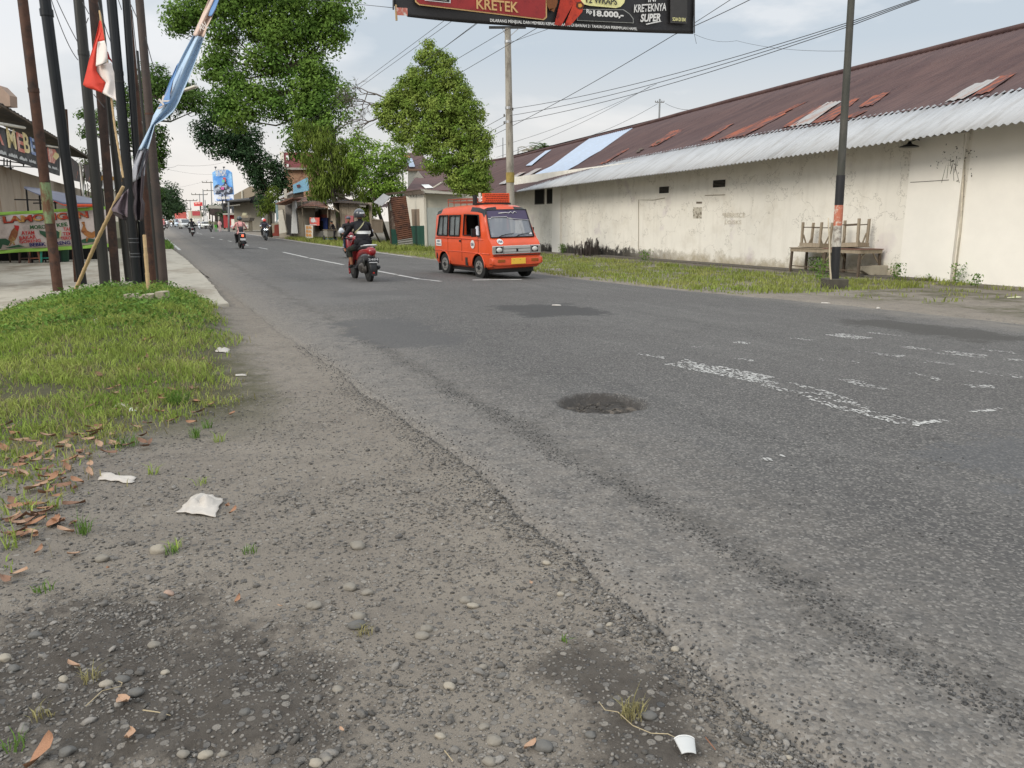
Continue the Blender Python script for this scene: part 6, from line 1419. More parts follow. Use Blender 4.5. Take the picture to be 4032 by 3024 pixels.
# bamboo fence panel right of the shack
fx=thing('board_fence','rough vertical board fence right of the plank shack','fence',(X_S,sk(1700,1400).y,-.18));mb=MB();x=1590
while x<1760:
    w=random.uniform(9,15);mb.prism([sk(x,1480),sk(x,1270+random.uniform(-10,10)),sk(x+w-3,1270),sk(x+w-3,1480)],(.04,0,0));x+=w
mb.beam(sk(1585,1260),sk(1770,1275),.08,.08);mb.build('boards',mat('fence_boards',C(110,98,84),.9,.35,3,stretch=(1,4,.3)),fx,world=True)
# signs by the shack
def sg(pts,name,label,m,X,cat='sign',txt=None):
    t=thing(name,label,cat,sk(*pts[3],X));mb=MB();mb.prism([sk(x,y,X) for x,y in pts],(.03,0,0));mb.build('panel',m,t,world=True);return t
t=sg([(575,1230),(735,1232),(735,1362),(580,1355)],'red_sign','red board with white lettering hung on the shack front above the cart','_' and mat('sign_red',C(215,75,60),.5,.1,4),X_S-1.3)
a=sk(600,1320,X_S-1.31);b=sk(700,1318,X_S-1.31);strokes(a,b,.5,M['white'],t,5,.01,'lettering',words=1);strokes(sk(580,1352,X_S-1.31),sk(732,1358,X_S-1.31),.1,M['white'],t,8,.012,'lettering',words=1)
t=sg([(500,1350),(630,1360),(630,1560),(512,1575)],'white_poster_board','white board with orange lettering standing in the grass left of the cart',M['cream'],X_S-1.6)
OR=mat('ink_orange',C(220,150,70),.6)
for i,s in enumerate(['ES','TEH','KOPI']):
    y=1420+i*62;strokes(sk(520,y,X_S-1.61),sk(615,y+2,X_S-1.61),.34,OR,t,6,.01,'lettering',words=2)
t=sg([(575,1225),(605,1225),(610,1310),(575,1310)],'yellow_strip','narrow yellow board left of the red sign',mat('sign_yellow',C(215,165,80),.6,.1),X_S-1.28)
# food cart
cpos=sk(775,1560,11.6);cart=thing('food_cart','grey wooden push cart with blue shelf in front of the shack','cart',(12.3,cpos.y+0,-.16),R(0))
mb=MB();mb.box((0,0,.72),(.8,1.5,.5));mb.build('box',mat('cart_grey',C(132,128,118),.8,.2,4,stretch=(1,1,4)),cart,bevel=.01)
mb=MB();mb.box((0,0,.99),(.88,1.6,.03));mb.build('top',M['wood'],cart)
mb=MB();mb.box((0,0,.3),(.7,1.3,.05));mb.build('blue_shelf',mat('cart_blue',C(70,120,140),.6),cart)
for sy in(-1,1):
    for sx in (-1,1):
        mb=MB();mb.box((sx*.37,sy*.68,.25),(.06,.06,.5));mb.build('leg',M['wood'],cart)
for sx in(-1,1):
    mb=MB();mb.disc((sx*.45,.45,.28),(1,0,0),.28,.05,20);mb.build('wheel',M['rubber'],cart)
# house behind shed, brown roofs
bh=thing('brown_roofed_house','house with layered brown tiled roofs behind the white shed','house',(at(1700,870,62).x,at(1700,870,62).y,0))
BT=mat('brown_tiles',C(92,66,62),.8,.12,3,.3,12,col2=C(76,54,52),c2scale=1)
fwd=Vector((sy_,cy_,0))
def zq(x,y,D): return at(*Z4b(x,y),D*1.32)
def rp(pts,name,m,th=.15,par=None): mb=MB();mb.prism([zq(*p) for p in pts],(0,0,-th));return mb.build(name,m,par or bh,world=True)
rp([(690,190,66),(935,185,66),(1150,415,60),(700,440,60)],'upper_roof',BT);rp([(700,205,65.8),(770,205,65.8),(800,255,63.9),(705,260,63.9)],'orange_roof_patch',mat('roof_orange',C(150,92,66),.8),.05)
rp([(735,270,63.5),(820,268,63.5),(865,392,60.2),(780,392,60.2)],'skylight_sheet',mat('pale_blue_sheet',(0,0,0)),.02)
rp([(895,455,56),(1400,450,56),(1400,560,53),(1020,560,53)],'middle_roof',BT);rp([(860,555,50.5),(1500,560,50.5),(1560,730,45),(730,740,45)],'lower_roof',BT)
mb=MB();mb.prism([zq(835,560,53.4),zq(905,455,53.4),zq(1030,600,53.4),zq(1030,640,53.4),zq(905,545,53.4)],fwd*.3);mb.build('gable_wall',M['concrete'],bh,world=True)
mb=MB();mb.prism([zq(1030,565,53),zq(1400,565,53),zq(1400,630,53),zq(1030,625,53)],fwd*.3);mb.build('dark_gap',M['dark'],bh,world=True)
mb=MB();mb.prism([zq(760,420,59),zq(1390,420,59),zq(1390,445,59),zq(760,450,59)],fwd*.2);mb.build('parapet',mat('parapet_ochre',C(150,118,95),.8,.2),bh,world=True)
rp([(955,650,46.8),(1060,648,46.8),(1130,695,45.6),(1010,700,45.6)],'white_sheet',M['white'],.03)
mb=MB();mb.beam(zq(1130,700,46),zq(1255,620,48),.15,.1);mb.beam(zq(1390,720,46),zq(1510,665,48),.1,.1);mb.beam(zq(1480,750,46),zq(1560,710,48),.1,.1);mb.build('loose_beam',mat('pale_board',(0,0,0)),bh,world=True)
mb=MB();mb.prism([zq(700,740,46.5),zq(1560,735,46.5),zq(1560,1500,46.5),zq(700,1500,46.5)],fwd*6);mb.build('wall',M['plaster'],bh,world=True);mb=MB();mb.prism([zq(760,450,59.2),zq(1390,445,59.2),zq(1390,900,59.2),zq(760,900,59.2)],fwd*5);mb.build('wall',M['plaster'],bh,world=True)
# brick building with maroon upper floor
bb=thing('brick_building','tall narrow brick building with maroon upper storey and white windows behind the trees','building',(at(1145,900,95).x,at(1145,900,95).y,.1))
def bq(pts,name,m,D,dep=.2,par=None): mb=MB();mb.prism([at(u,v_,D) for u,v_ in pts],fwd*dep);return mb.build(name,m,par or bb,world=True)
BKm=mat('brick_old',C(150,118,95),.9,.25,3,.4,15,col2=C(115,82,66),c2scale=2)
bq([(1118,658),(1230,658),(1230,920),(1126,920)],'brick_wall',BKm,95,6);bq([(1112,600),(1230,600),(1230,662),(1118,662)],'upper_storey',mat('maroon_paint',C(120,62,66),.7,.1),94.8,6);bq([(1100,597),(1116,597),(1120,665),(1106,640)],'white_edge',M['cream'],94.7,.3)
for q in ([(1126,612),(1136,612),(1137,630),(1127,630)],[(1128,646),(1136,646),(1136,656),(1128,656)]): bq(q,'window',M['white'],94.6,.1)
bq([(1116,660),(1232,660),(1232,668),(1116,668)],'ledge',M['concrete'],94.4,.4)
# house with white pillars
wp=thing('pillar_house','low house front with white pillars and tin awning left of the wooden shack','house',(at(1140,920,72).x,at(1140,920,72).y,0))
bq([(1094,800),(1240,790),(1240,935),(1100,935)],'wall',mat('grey_wall',C(160,152,138),.85,.12,2),73,5,wp)
bq([(1122,806),(1148,800),(1150,925),(1128,925)],'plain_door',mat('grey_door',C(112,108,104),.7,.1,1),72.6,.2,wp)  # door panel coloured plain grey, darker than the wall around it
bq([(1152,779),(1161,779),(1173,919),(1146,919)],'pillar',M['white'],71.5,.5,wp);bq([(1094,830),(1112,825),(1128,915),(1100,920)],'pillar',M['cream'],71.8,.4,wp)
bq([(1098,776),(1150,752),(1152,760),(1100,784)],'tin_awning',M['alu'],70.5,3,wp);bq([(1085,800),(1152,776),(1152,782),(1086,806)],'lower_awning',mat('awning_brown',C(130,96,80),.8),69.5,3,wp)
bq([(1084,790),(1092,790),(1096,860),(1088,880)],'hanging_cloth',mat('cloth_greyblue',C(140,160,165),.8),70,.05,wp)
mb=MB();mb.beam(at(1123,745,70),at(1125,782,70),.25,.25);mb.build('chimney_post',M['cream'],wp,world=True)
bs=thing('blue_sign','light blue signboard with a small red and black print above the shack roof','sign',tuple(at(1185,760,66)))
bq([(1153,728),(1210,698),(1217,750),(1155,762)],'panel',mat('sign_lightblue',C(140,190,215),.5,.06,2),66,.15,bs);bq([(1167,728),(1180,726),(1184,734),(1170,740)],'print',mat('print_dark',C(110,60,62),.6),65.9,.02,bs);bq([(1153,762),(1192,755),(1192,775),(1153,778)],'support',M['wooddark'],66.2,.3,bs)
# low plaster wall with brown patch
lw=thing('low_wall','low plastered wall end painted partly red-brown by the roadside','wall',(at(1090,928,78).x,at(1090,928,78).y,0))
bq([(1030,895),(1060,881),(1112,879),(1124,900),(1122,930),(1040,930)],'plaster',mat('plaster_brownish',C(150,140,122),.9,.12,3),78,.5,lw);bq([(1080,886),(1112,882),(1126,900),(1122,915),(1100,920),(1100,929),(1056,929),(1056,919),(1080,917)],'brown_patch',mat('patch_brown',C(125,48,35),.7,.15,3),77.8,.1,lw)
# gable house, grey wall, monument, red kiosk, shop roofs
gh_=thing('gable_house','beige house with a plain gable and long dark roof beyond the low wall','house',(at(985,905,118).x,at(985,905,118).y,.1))
bq([(920,768),(985,733),(1000,735),(1002,790),(922,794)],'gable',mat('gable_beige',C(140,128,110),.9,.1,2),122,6,gh_);bq([(950,750),(954,750),(955,788),(951,788)],'pilaster',M['plaster'],121.8,.2,gh_)
bq([(918,792),(1014,788),(1045,812),(1042,905),(925,905)],'wall',mat('gable_wall',C(136,130,116),.9,.08,1.5),118,5,gh_)
mb=MB();mb.prism([at(880,800,116),at(1014,780,116),at(1020,790,122),at(885,812,122)],(0,0,-.2));mb.prism([at(895,792,114),at(985,784,114),at(1005,775,120),at(900,788,120)],(0,0,-.2));mb.build('roof',mat('roof_darkgrey',(.05,.048,.046),.8,.2,2),gh_,world=True)
bq([(980,778),(1003,770),(1003,795),(985,800)],'dark_eave',M['dark'],115,.4,gh_)
mn_=thing('stone_monument','squat stone gate pillar with stepped cap and plant on top','monument',(at(962,905,104).x,at(962,905,104).y,0))
SM=mat('monument_stone',C(140,130,110),.9,.2,4);bq([(947,868),(980,868),(982,910),(946,910)],'pillar',SM,104,1.4,mn_);bq([(950,873),(978,873),(978,900),(950,900)],'panel',M['plaster'],103.8,.1,mn_);bq([(942,857),(984,857),(980,870),(946,870)],'cap',M['concrete_dark'],103.4,2,mn_);bq([(951,848),(975,848),(978,858),(948,858)],'upper_cap',SM,103.8,1.2,mn_);bq([(955,838),(966,838),(968,848),(953,848)],'finial',mat('finial_pale',C(175,170,140),.8),104,.6,mn_)
rk=thing('red_kiosk','bright red kiosk with grey roof edge beyond the bikes','kiosk',(at(900,897,140).x,at(900,897,140).y,.1))
bq([(879,846),(923,846),(923,897),(882,897)],'panel',mat('kiosk_red',C(150,25,30),.6,.1,1,stretch=(3,1,.2)),140,3,rk);bq([(876,840),(925,838),(925,846),(878,846)],'roof_edge',M['concrete'],139,4,rk);bq([(910,863),(926,863),(926,898),(912,898)],'white_counter',M['cream'],138.6,1,rk)
sr=thing('shop_row','row of dark open shops with low grey awnings far down the road','building',(at(855,890,165).x,at(855,890,165).y,.2))
bq([(826,822),(880,822),(880,897),(850,897),(845,850),(826,845)],'open_front',mat('shop_dark',C(52,42,40),.8,.5,.6,col2=C(110,80,70),c2scale=.9,c2th=(.6,.66)),165,4,sr);bq([(820,808),(905,812),(905,822),(820,820)],'awning',M['concrete'],160,3,sr);bq([(870,800),(925,806),(940,820),(875,822)],'awning',mat('roof_darkgrey',(0,0,0)),152,3,sr)
bq([(858,842),(863,842),(864,890),(859,890)],'post',M['concrete'],158,.3,sr)
# bracket lamp arm near monument
mast(900,898,796,112,'pale street pole with a long bracket arm beside the red kiosk',.12,0);o=bpy.context.scene.objects
mb=MB();mb.beam(at(893,812,112),at(945,806,112),.14,.12);tag(mb.build('bracket_arm',M['concrete'],world=True),'long pale bracket arm reaching right from the street pole','bracket')
# white pillars near truck
for x,lb in ((773,'left'),(780,'right')):
    a=at(808+(0 if lb=='left' else 6),892,150)
    mb=MB();mb.tube([(a.x,a.y,.2),at(808+(0 if lb=='left' else 6),850,150)],.16,8);tag(mb.build('white_post',M['white'],world=True),'%s of the two white posts beside the box truck'%lb,'post')
# BIRTHDAY billboard
bd=thing('billboard','tall blue-topped billboard reading BIRTHDAY over a print of motorcycles, on steel legs','billboard',(at(885,892,150).x,at(885,892,150).y,.2))
def bdp(x,y): return Z3b(x,y)
BDB=mat('board_blue',C(70,140,215),.5,.08,.3,col2=C(150,200,235),c2scale=.25,c2th=(.45,.6))
bq([bdp(*p) for p in [(868,295),(925,255),(1085,250),(1142,290),(1170,610),(893,610)]],'printed_sky',BDB,150,.6,bd)
bq([bdp(*p) for p in [(893,610),(1170,610),(1182,700),(900,712)]],'white_field',mat('board_white',C(215,222,235),.5),150,.6,bd)
bq([bdp(*p) for p in [(930,672),(1150,664),(1152,694),(932,700)]],'blue_strip',mat('strip_blue',C(110,150,215),.5),149.8,.1,bd)
bq([bdp(*p) for p in [(893,520),(905,490),(930,470),(960,465),(985,482),(1010,480),(1040,462),(1052,430),(1066,428),(1085,465),(1110,500),(1150,500),(1164,530),(1166,590),(1110,600),(1090,606),(1060,614),(1010,612),(985,592),(940,604),(897,594)]],'printed_group',mat('print_group',C(52,56,70),.6,.6,.9,col2=C(170,178,192),c2scale=.7,c2th=(.5,.56)),149.8,.1,bd)
bq([bdp(*p) for p in [(1020,370),(1060,362),(1066,425),(1046,430)]],'printed_flag',mat('print_flag',C(190,70,75),.6),149.7,.05,bd);bq([bdp(*p) for p in [(1010,400),(1045,395),(1050,430),(1015,440)]],'printed_flag',mat('print_flag2',C(110,180,150),.6),149.65,.05,bd);bq([bdp(*p) for p in [(990,505),(1040,500),(1040,540),(995,540)]],'printed_centre',mat('print_pink',C(190,90,150),.6),149.65,.05,bd)
a=at(*bdp(925,345),149.5);b=at(*bdp(1082,338),149.5);text_on('BIRTHDAY',a,b,M['white'],bd,h=1.3,bold=.03)
a=at(*bdp(970,296),149.5);b=at(*bdp(1030,294),149.5);strokes(a,b,.5,M['white'],bd,6,.02,'lettering',words=1);strokes(at(*bdp(965,640),149.7),at(*bdp(1110,636),149.7),.35,mat('print_bluegrey',C(150,160,190),.6),bd,14,.02,'lettering',words=3);strokes(at(*bdp(945,690),149.5),at(*bdp(1135,684),149.5),.7,M['white'],bd,16,.02,'lettering',words=3)
mb=MB()
for x in(1010,1062,1158):
    p=at(*bdp(x,615 if x<1100 else 700),149.6 if x<1100 else 150.5);g=at(*bdp(x+20,880),149.6);mb.tube([(g.x,g.y,.1),p],.12 if x<1100 else .28,8)
mb.build('leg',M['steel_black'],bd,world=True,smooth=True)
mb=MB()
for x in(915,1035): p=at(*bdp(x,258),150);mb.beam(p,p+Vector((0,-1,.5)),.12,.12);mb.box(p+Vector((0,-1,.5)),(.4,.3,.2))
mb.build('floodlight',M['steel_black'],bd,world=True)
rb_=thing('red_box_sign','small red signboard with white lettering on a far pole','sign',(at(778,890,185).x,at(778,890,185).y,.3))
bq([bdp(*p) for p in [(600,728),(717,722),(722,776),(606,780)]],'panel',mat('sign_red2',C(214,62,62),.5),185,.4,rb_);a=at(*bdp(622,762),184.8);b=at(*bdp(702,758),184.8);strokes(a,b,.9,mat('sign_pink',C(240,175,165),.6),rb_,8,.02,'lettering',words=2)
mb=MB();g=at(*bdp(700,890),185);mb.tube([(g.x,g.y,.2),at(*bdp(697,778),185.2)],.15,8);mb.build('post',M['steel_grey'],rb_,world=True,smooth=True)
# street lamp head peeking from the left tree
sl=thing('street_lamp','flat pale street lamp head poking out of the left tree','street lamp',tuple(at(735,360,34)))
mb=MB();mb.beam(at(728,355,34),at(774,339,33.6),.22,.09);mb.build('lamp_head',M['cream'],sl,world=True,bevel=.02);mb=MB();mb.tube([at(728,356,34),at(650,392,34.5),at(600,470,35)],.05,6);mb.build('arm',M['alu'],sl,world=True,smooth=True)
# ================================================================ VEHICLES
def boolcut(o,cutters,solver='EXACT'):
    for c in cutters:
        m=o.modifiers.new('b','BOOLEAN');m.operation='DIFFERENCE';m.object=c;m.solver=solver
    me=evalmesh(o);o.modifiers.clear();old=o.data;o.data=me
    for c in cutters: bpy.data.objects.remove(c)
def cutter(mb): o=mb.build('cut',M['dark']);return o
ORG=mat('van_orange',C(212,80,38),.42,.1,2.5,coat=.3,col2=C(190,78,44),c2scale=1.8,c2th=(.48,.72))
def van():
    V_=thing('minivan','orange public minivan with roof sign and rack, driving towards the camera','minivan',(0,0,0))
    L_=3.28;hw=.71
    # stations rear->front: y, zbot, ztop, halfwidth lower, halfwidth top
    st=[(-1.64,.42,1.30,.64,.58),(-1.60,.36,1.62,.68,.61),(-1.52,.30,1.74,.70,.62),(-1.2,.27,1.80,.71,.63),(-.4,.26,1.83,.71,.635),(.5,.26,1.83,.71,.63),(.86,.26,1.81,.71,.62),(1.08,.26,1.765,.71,.61),(1.18,.26,1.64,.71,.615),(1.34,.26,1.28,.705,.65),(1.465,.27,1.02,.70,.68),(1.56,.28,.94,.69,.68),(1.625,.30,.86,.685,.675),(1.645,.33,.78,.67,.66)]
    vs=[];fs=[];prof=16
    for y,zb,zt,wl,wt in st:
        zc=.98 # belt line
        ring=[]
        # half profile bottom->top for +x
        zbelt=min(zc,zt-.05)
        h=[(wl*.0,zb),(wl*.86,zb),(wl*.96,zb+.05),(wl,zb+.15),(wl*1.005,(zb+zbelt)/2),(wl*.995,zbelt-.02),(lerp(wl,wt,.12)*.985,zbelt+.02),(lerp(wl,wt,.9),zt-.16*min(1,(zt-zbelt)*1.2)),(wt*.93,zt-.05*min(1,(zt-zbelt)*2)),(wt*.78,zt-.012),(wt*.4,zt+.008),(0,zt+.014)]
        full=h+[(-x,z) for x,z in reversed(h[1:-1])]
        vs+=[(x,y,z) for x,z in full]
        K=len(full)
    for i in range(len(st)-1):
        for k in range(K): k2=(k+1)%K;fs.append((i*K+k,i*K+k2,(i+1)*K+k2,(i+1)*K+k))
    fs.append(tuple(range(K)));fs.append(tuple((len(st)-1)*K+k for k in range(K-1,-1,-1)))
    mb=MB();mb.add(vs,fs);body=mb.build('body',ORG,V_,smooth=35)
    cuts=[]
    c=MB();c.loft([(-1.5,1.2,.56,.5),(-1.3,1.2,.6,.54),(.7,1.2,.6,.54),(.92,1.12,.58,.5),(1.12,.95,.57,.35)],16,5);cuts.append(cutter(c))
    def sidewin(pts):
        c=MB();c.prism([(-1.2,y,z) for y,z in pts],(2.4,0,0));return cutter(c)
    cuts.append(sidewin([(-1.40,1.06),(-.76,1.06),(-.76,1.58),(-1.28,1.58)]));cuts.append(sidewin([(-.66,1.06),(-.06,1.06),(-.02,1.58),(-.66,1.58)]));cuts.append(sidewin([(.16,1.08),(1.08,1.08),(.92,1.58),(.16,1.60)]))
    c=MB();c.prism([(-.6,1.6,1.05),(.6,1.6,1.05),(.54,1.4,1.67),(-.54,1.4,1.67)],(0,-.62,0));
    cuts.append(cutter(c))
    for y in(-.97,.98):
        c=MB();c.tube([(-1.2,y,.30),(1.2,y,.30)],.335,26);cuts.append(cutter(c))
    boolcut(body,cuts)
    body.data.materials.clear();body.data.materials.append(ORG);body.data.materials.append(M['steel_black'])
    for p_ in body.data.polygons:
        c_=p_.center;p_.material_index=1 if (abs(c_.x)<.612 and .69<c_.z<1.72 and -1.52<c_.y<1.15) or (abs(c_.x)<.69 and c_.z<.6 and min(abs(c_.y+.97),abs(c_.y-.98))<.34) else 0
    body.data.polygons.foreach_set('use_smooth',[True]*len(body.data.polygons));body.data.set_sharp_from_angle(angle=R(35))
    # inner wheel wells dark floor & underbody
    mb=MB();mb.box((0,0,.27),(1.18,2.9,.2));mb.box((0,.9,.22),(.9,.5,.12));mb.box((0,-1.0,.22),(.7,.5,.1));mb.build('underbody',M['black'],V_)
    # side windows glass with black frames
    GL=mat('van_glass',(.30,.34,.35),.12,.3,3,alpha=.8,spec=1.0,metal=.3)
    for s in(-1,1):
        for nm,pts in (('rear_side_window',[(-1.40,1.06),(-.76,1.06),(-.76,1.58),(-1.28,1.58)]),('middle_side_window',[(-.66,1.06),(-.06,1.06),(-.02,1.58),(-.66,1.58)])):
            def X_(z): return s*(lerp(.70,.645,max(0,(z-.98)/.7))-.02)
            mb=MB();mb.add([(X_(z),y,z) for y,z in pts],[(0,1,2,3)]);g=mb.build(nm,GL,V_)
            mb=MB();P=[(X_(z)+s*.018,y,z) for y,z in pts]
            for i in range(4): mb.beam(P[i],P[(i+1)%4],.03,.045,(1,0,0))
            ym=(pts[0][0]+pts[1][0])/2;mb.beam((X_(1.06)+s*.015,ym,1.06),(X_(1.58)+s*.015,ym,1.58),.02,.02);mb.build('window_frame',M['black'],g)
        mb=MB();P=[(s*(lerp(.71,.64,max(0,(z-.98)/.7))-.006),y,z) for y,z in [(.16,1.08),(1.08,1.08),(.92,1.58),(.16,1.60)]]
        for i in range(4): mb.beam(P[i],P[(i+1)%4],.02,.03,(1,0,0))
        mb.build('door_window_frame',M['black'],V_)
        # door seams, belt crease, lower crease
        mb=MB()
        for y in(.10,1.0): mb.beam((s*.714,y,.62),(s*.706,y,1.0),.012,.006)
        for y in(-.72,.10): mb.beam((s*.716,y,.42),(s*.706,y,1.0),.01,.006)
        mb.build('door_seam',M['dark'],V_)
        mb=MB();mb.tube([(s*.708,-1.5,1.0),(s*.712,0,1.0),(s*.704,1.25,.97)],.012,6);mb.tube([(s*.715,-1.55,.66),(s*.718,0,.66),(s*.71,1.55,.64)],.012,6);mb.build('side_moulding',ORG,V_,smooth=True)
        # wheel arch lips
        for y in(-.97,.98):
            mb=MB();mb.tube([(s*.716,y+.345*math.cos(a),.30+.345*math.sin(a)) for a in [math.pi*i/14 for i in range(15)]],.016,6);mb.build('arch_lip',ORG,V_,smooth=True)
        mb=MB();mb.box((s*.718,.02,.93),(.02,.09,.05));mb.build('door_handle',M['black'],V_,bevel=.006)
        mb=MB();mb.box((s*.83,1.0,1.15),(.12,.05,.2));mb.tube([(s*.7,1.12,1.04),(s*.78,1.06,1.07)],.014,6);mb.build('side_mirror',M['black'],V_,bevel=.012)
        for y in(-.97,.98):
            w=MB();w.tube([(s*.54,y,.29),(s*.545,y,.29),(s*.68,y,.29),(s*.69,y,.29)],[.255,.29,.29,.26],28);wo=w.build('wheel',M['rubber'],V_,smooth=30)
            w=MB();w.tube([(s*.688,y,.29),(s*.70,y,.29),(s*.694,y,.29)],[.175,.17,.13],20);w.build('rim',mat('rim_silver',(.35,.34,.32),.45,.25,12,metal=.6),wo,smooth=30)
            w=MB();w.disc((s*.70,y,.29),(1,0,0),.055,.03,14)
            for k in range(6):
                a=k*math.pi/3;w.disc((s*.698,y+.11*math.cos(a),.29+.11*math.sin(a)),(1,0,0),.02,.008,8)
            w.build('hub',M['black'],wo)
    # stickers
    for s,y in((-1,.62),):
        mb=MB();mb.disc((.722,.72,.86),(1,0,0),.105,.006,26);mb.build('number_sticker',M['white'],V_)
        q=bpy.data.objects['number_sticker'];text_on('156',Vector((.727,.65,.825)),Vector((.727,.79,.825)),mat('ink_navy',(.05,.05,.1),.5),V_,h=.075,bold=.04,name='sticker_number')
        mb=MB();mb.box((.718,-1.28,.86),(.006,.34,.17));mb.build('side_label',M['white'],V_)
        text_on('AWAS',Vector((.724,-1.36,.88)),Vector((.724,-1.20,.88)),mat('ink_navy',(0,0,0)),V_,h=.045,bold=.04,name='label_lettering')
        mb=MB();mb.box((.723,-1.28,.82),(.004,.27,.025));mb.build('label_line',mat('ink_navy',(0,0,0)),V_)
    # windscreen
    def W(x,t,off=0): # t 0 bottom 1 top
        y=lerp(1.455,1.155,t)+off*.87;z=lerp(1.03,1.69,t)+off*.47;return (x*lerp(.61,.565,t),y,z)
    WG=mat('windscreen_glass',(.20,.22,.25),.05,.05,1.5,alpha=.75,spec=1.)
    mb=MB();mb.grid(lambda a,b:(lambda p:(p[0],p[1]+.03*(1-(2*a-1)**2),p[2]))(W(2*a-1,b,.0)),10,4);g=mb.build('windscreen',WG,V_,smooth=True,recalc=False)
    mb=MB();
    def Wc(x,t,off=.012): p=W(x,t,off);return (p[0],p[1]+.03*(1-x*x),p[2])
    mb.tube([Wc(-1,0),Wc(-.5,0),Wc(0,0),Wc(.5,0),Wc(1,0),Wc(1,.5),Wc(1,1),Wc(0,1),Wc(-1,1),Wc(-1,.5),Wc(-1,0)],.016,6);mb.build('windscreen_seal',M['black'],V_,smooth=True)
    mb=MB();mb.grid(lambda a,b:Wc(1-2*a,lerp(.72 if a<.6 else .62,1,b),.008),16,2);mb.build('sun_strip',mat('strip_violet',C(70,60,88),.3,.05),V_,smooth=True,recalc=False)
    mb=MB();mb.tube([Wc(.98,.68,.02),Wc(.86,.68,.02),Wc(.82,.73,.02),Wc(.1,.74,.02),Wc(.02,.68,.02),Wc(-.98,.60,.02)],.006,5);mb.tube([Wc(-.45,.88,.02),Wc(-.35,.93,.02),Wc(-.25,.86,.02),Wc(-.15,.92,.02),Wc(-.05,.87,.02),Wc(.1,.89,.02),Wc(.45,.87,.02)],.009,5);mb.build('strip_lettering',M['white'],V_,smooth=True)
    for x in(.68,-.1):
        mb=MB();mb.tube([Wc(x,.0,.03),Wc(x-.35,.09,.035)],.009,5);mb.tube([Wc(x-.12,.05,.035),Wc(x-.72,.12,.035)],.008,5);mb.build('wiper',M['black'],V_,smooth=True)
    mb=MB();mb.add([Wc(-.78,.08,.015),Wc(-.93,.08,.015),Wc(-.93,.14,.015),Wc(-.78,.14,.015)],[(0,1,2,3)]);mb.build('windscreen_paper',M['white'],V_)
    # front face: grille, lamps, bumper, plate
    def FY(z): return pw(z,[(.3,1.64),(.8,1.655),(.9,1.62),(1.0,1.52),(1.18,1.36)])
    GP=mat('grille_silver',C(188,186,182),.4,.06,3,metal=.2);mb=MB();mb.box((0,1.645,.735),(1.34,.05,.20));mb.build('grille_panel',GP,V_,bevel=.012)
    mb=MB()
    for z in(.685,.76): mb.box((0,1.672,z),(.74,.006,.008))
    for x in(-.38,.38): mb.box((x,1.672,.735),(.006,.006,.19))
    mb.box((0,1.672,.722),(.05,.01,.06));mb.build('grille_line',M['dark'],V_)
    for s in(-1,1):
        mb=MB();mb.box((s*.50,1.67,.74),(.20,.012,.15));h_=mb.build('headlight',M['black'],V_,bevel=.01)
        mb=MB();mb.ell((s*.50,1.665,.74),(.085,.03,.062),16,10);mb.build('lens',mat('lens_clear',(.62,.62,.58),.15,.15,20,spec=1),h_,smooth=True)
        mb=MB();mb.box((s*.645,1.655,.74),(.06,.04,.15));mb.build('corner_lamp',mat('corner_grey',C(150,146,138),.3),V_,bevel=.008)
        mb=MB();mb.box((s*.47,1.715,.475),(.2,.02,.07));mb.build('indicator',mat('indicator_amber',C(150,84,30),.3,.1,10),V_,bevel=.006)
    mb=MB();mb.loft([(1.52,.47,.70,.11),(1.62,.47,.72,.112),(1.68,.46,.715,.108),(1.715,.455,.67,.09)],20,6);mb.build('bumper',ORG,V_,smooth=40)
    mb=MB();mb.box((0,1.70,.60),(1.34,.02,.025));mb.build('bumper_gap',M['dark'],V_)
    mb=MB();mb.box((0,1.727,.46),(.40,.012,.145));mb.build('number_plate',mat('plate_yellow',C(238,190,70),.5,.03,5),V_,bevel=.004)
    mb=MB();mb.box((-.04,1.735,.49),(.012,.004,.012));mb.box((.13,1.735,.49),(.012,.004,.012));mb.build('plate_bolt',M['dark'],V_)
    mb=MB();mb.disc((.42,1.575,.935),(0,.8,.6),.082,.006,26);mb.build('number_sticker',M['white'],V_)
    text_on('156',Vector((.48,1.595,.905)),Vector((.36,1.595,.905)),mat('ink_navy',(0,0,0)),V_,up=(0,-.5,.85),h=.065,bold=.04,off=.008,name='sticker_number')
    # roof rack and roof sign
    mb=MB()
    for z in(1.93,2.0): mb.tube([(-.45,-1.15,z),(.45,-1.15,z),(.45,-.05,z),(-.45,-.05,z),(-.45,-1.15,z)],.011,6)
    for x in(-.45,.45):
        for y in(-1.15,-.8,-.4,-.05): mb.tube([(x,y,1.81),(x,y,2.0)],.01,6)
    for x in(-.3,-.1,.1,.3): mb.tube([(x,-1.15,1.9),(x,-.05,1.9)],.008,5)
    mb.build('roof_rack',mat('rack_rust',C(150,70,45),.7,.2,8),V_)
    mb=MB();mb.box((-.14,.42,1.99),(.78,.035,.26));sgn=mb.build('roof_sign',mat('sign_orange',C(226,92,48),.5,.05),V_,bevel=.004)
    mb=MB();mb.box((-.05,.36,1.855),(1.0,.2,.05));mb.box((.43,.36,1.98),(.06,.12,.2));mb.build('sign_base',M['black'],V_)
    mb=MB();mb.box((.31,.40,2.02),(.05,.04,.22));mb.build('sign_white_end',M['white'],V_)
    mb=MB();
    for i in range(5):
        z=2.08-i*.045;x=-.49
        while x<.16:
            w=random.uniform(.03,.09);mb.box((x+w/2,.4405,z),(w,.003,.018));x+=w+.015
    mb.build('sign_lettering',mat('sign_ink',(.15,.02,.015),.6),V_)
    mb=MB();mb.box((0,-1.62,.5),(1.3,.1,.14));mb.build('rear_bumper',ORG,V_,bevel=.02)
    mb=MB();mb.box((.713,.35,.42),(.012,.12,.2));mb.build('side_flap',M['steel_grey'],V_)
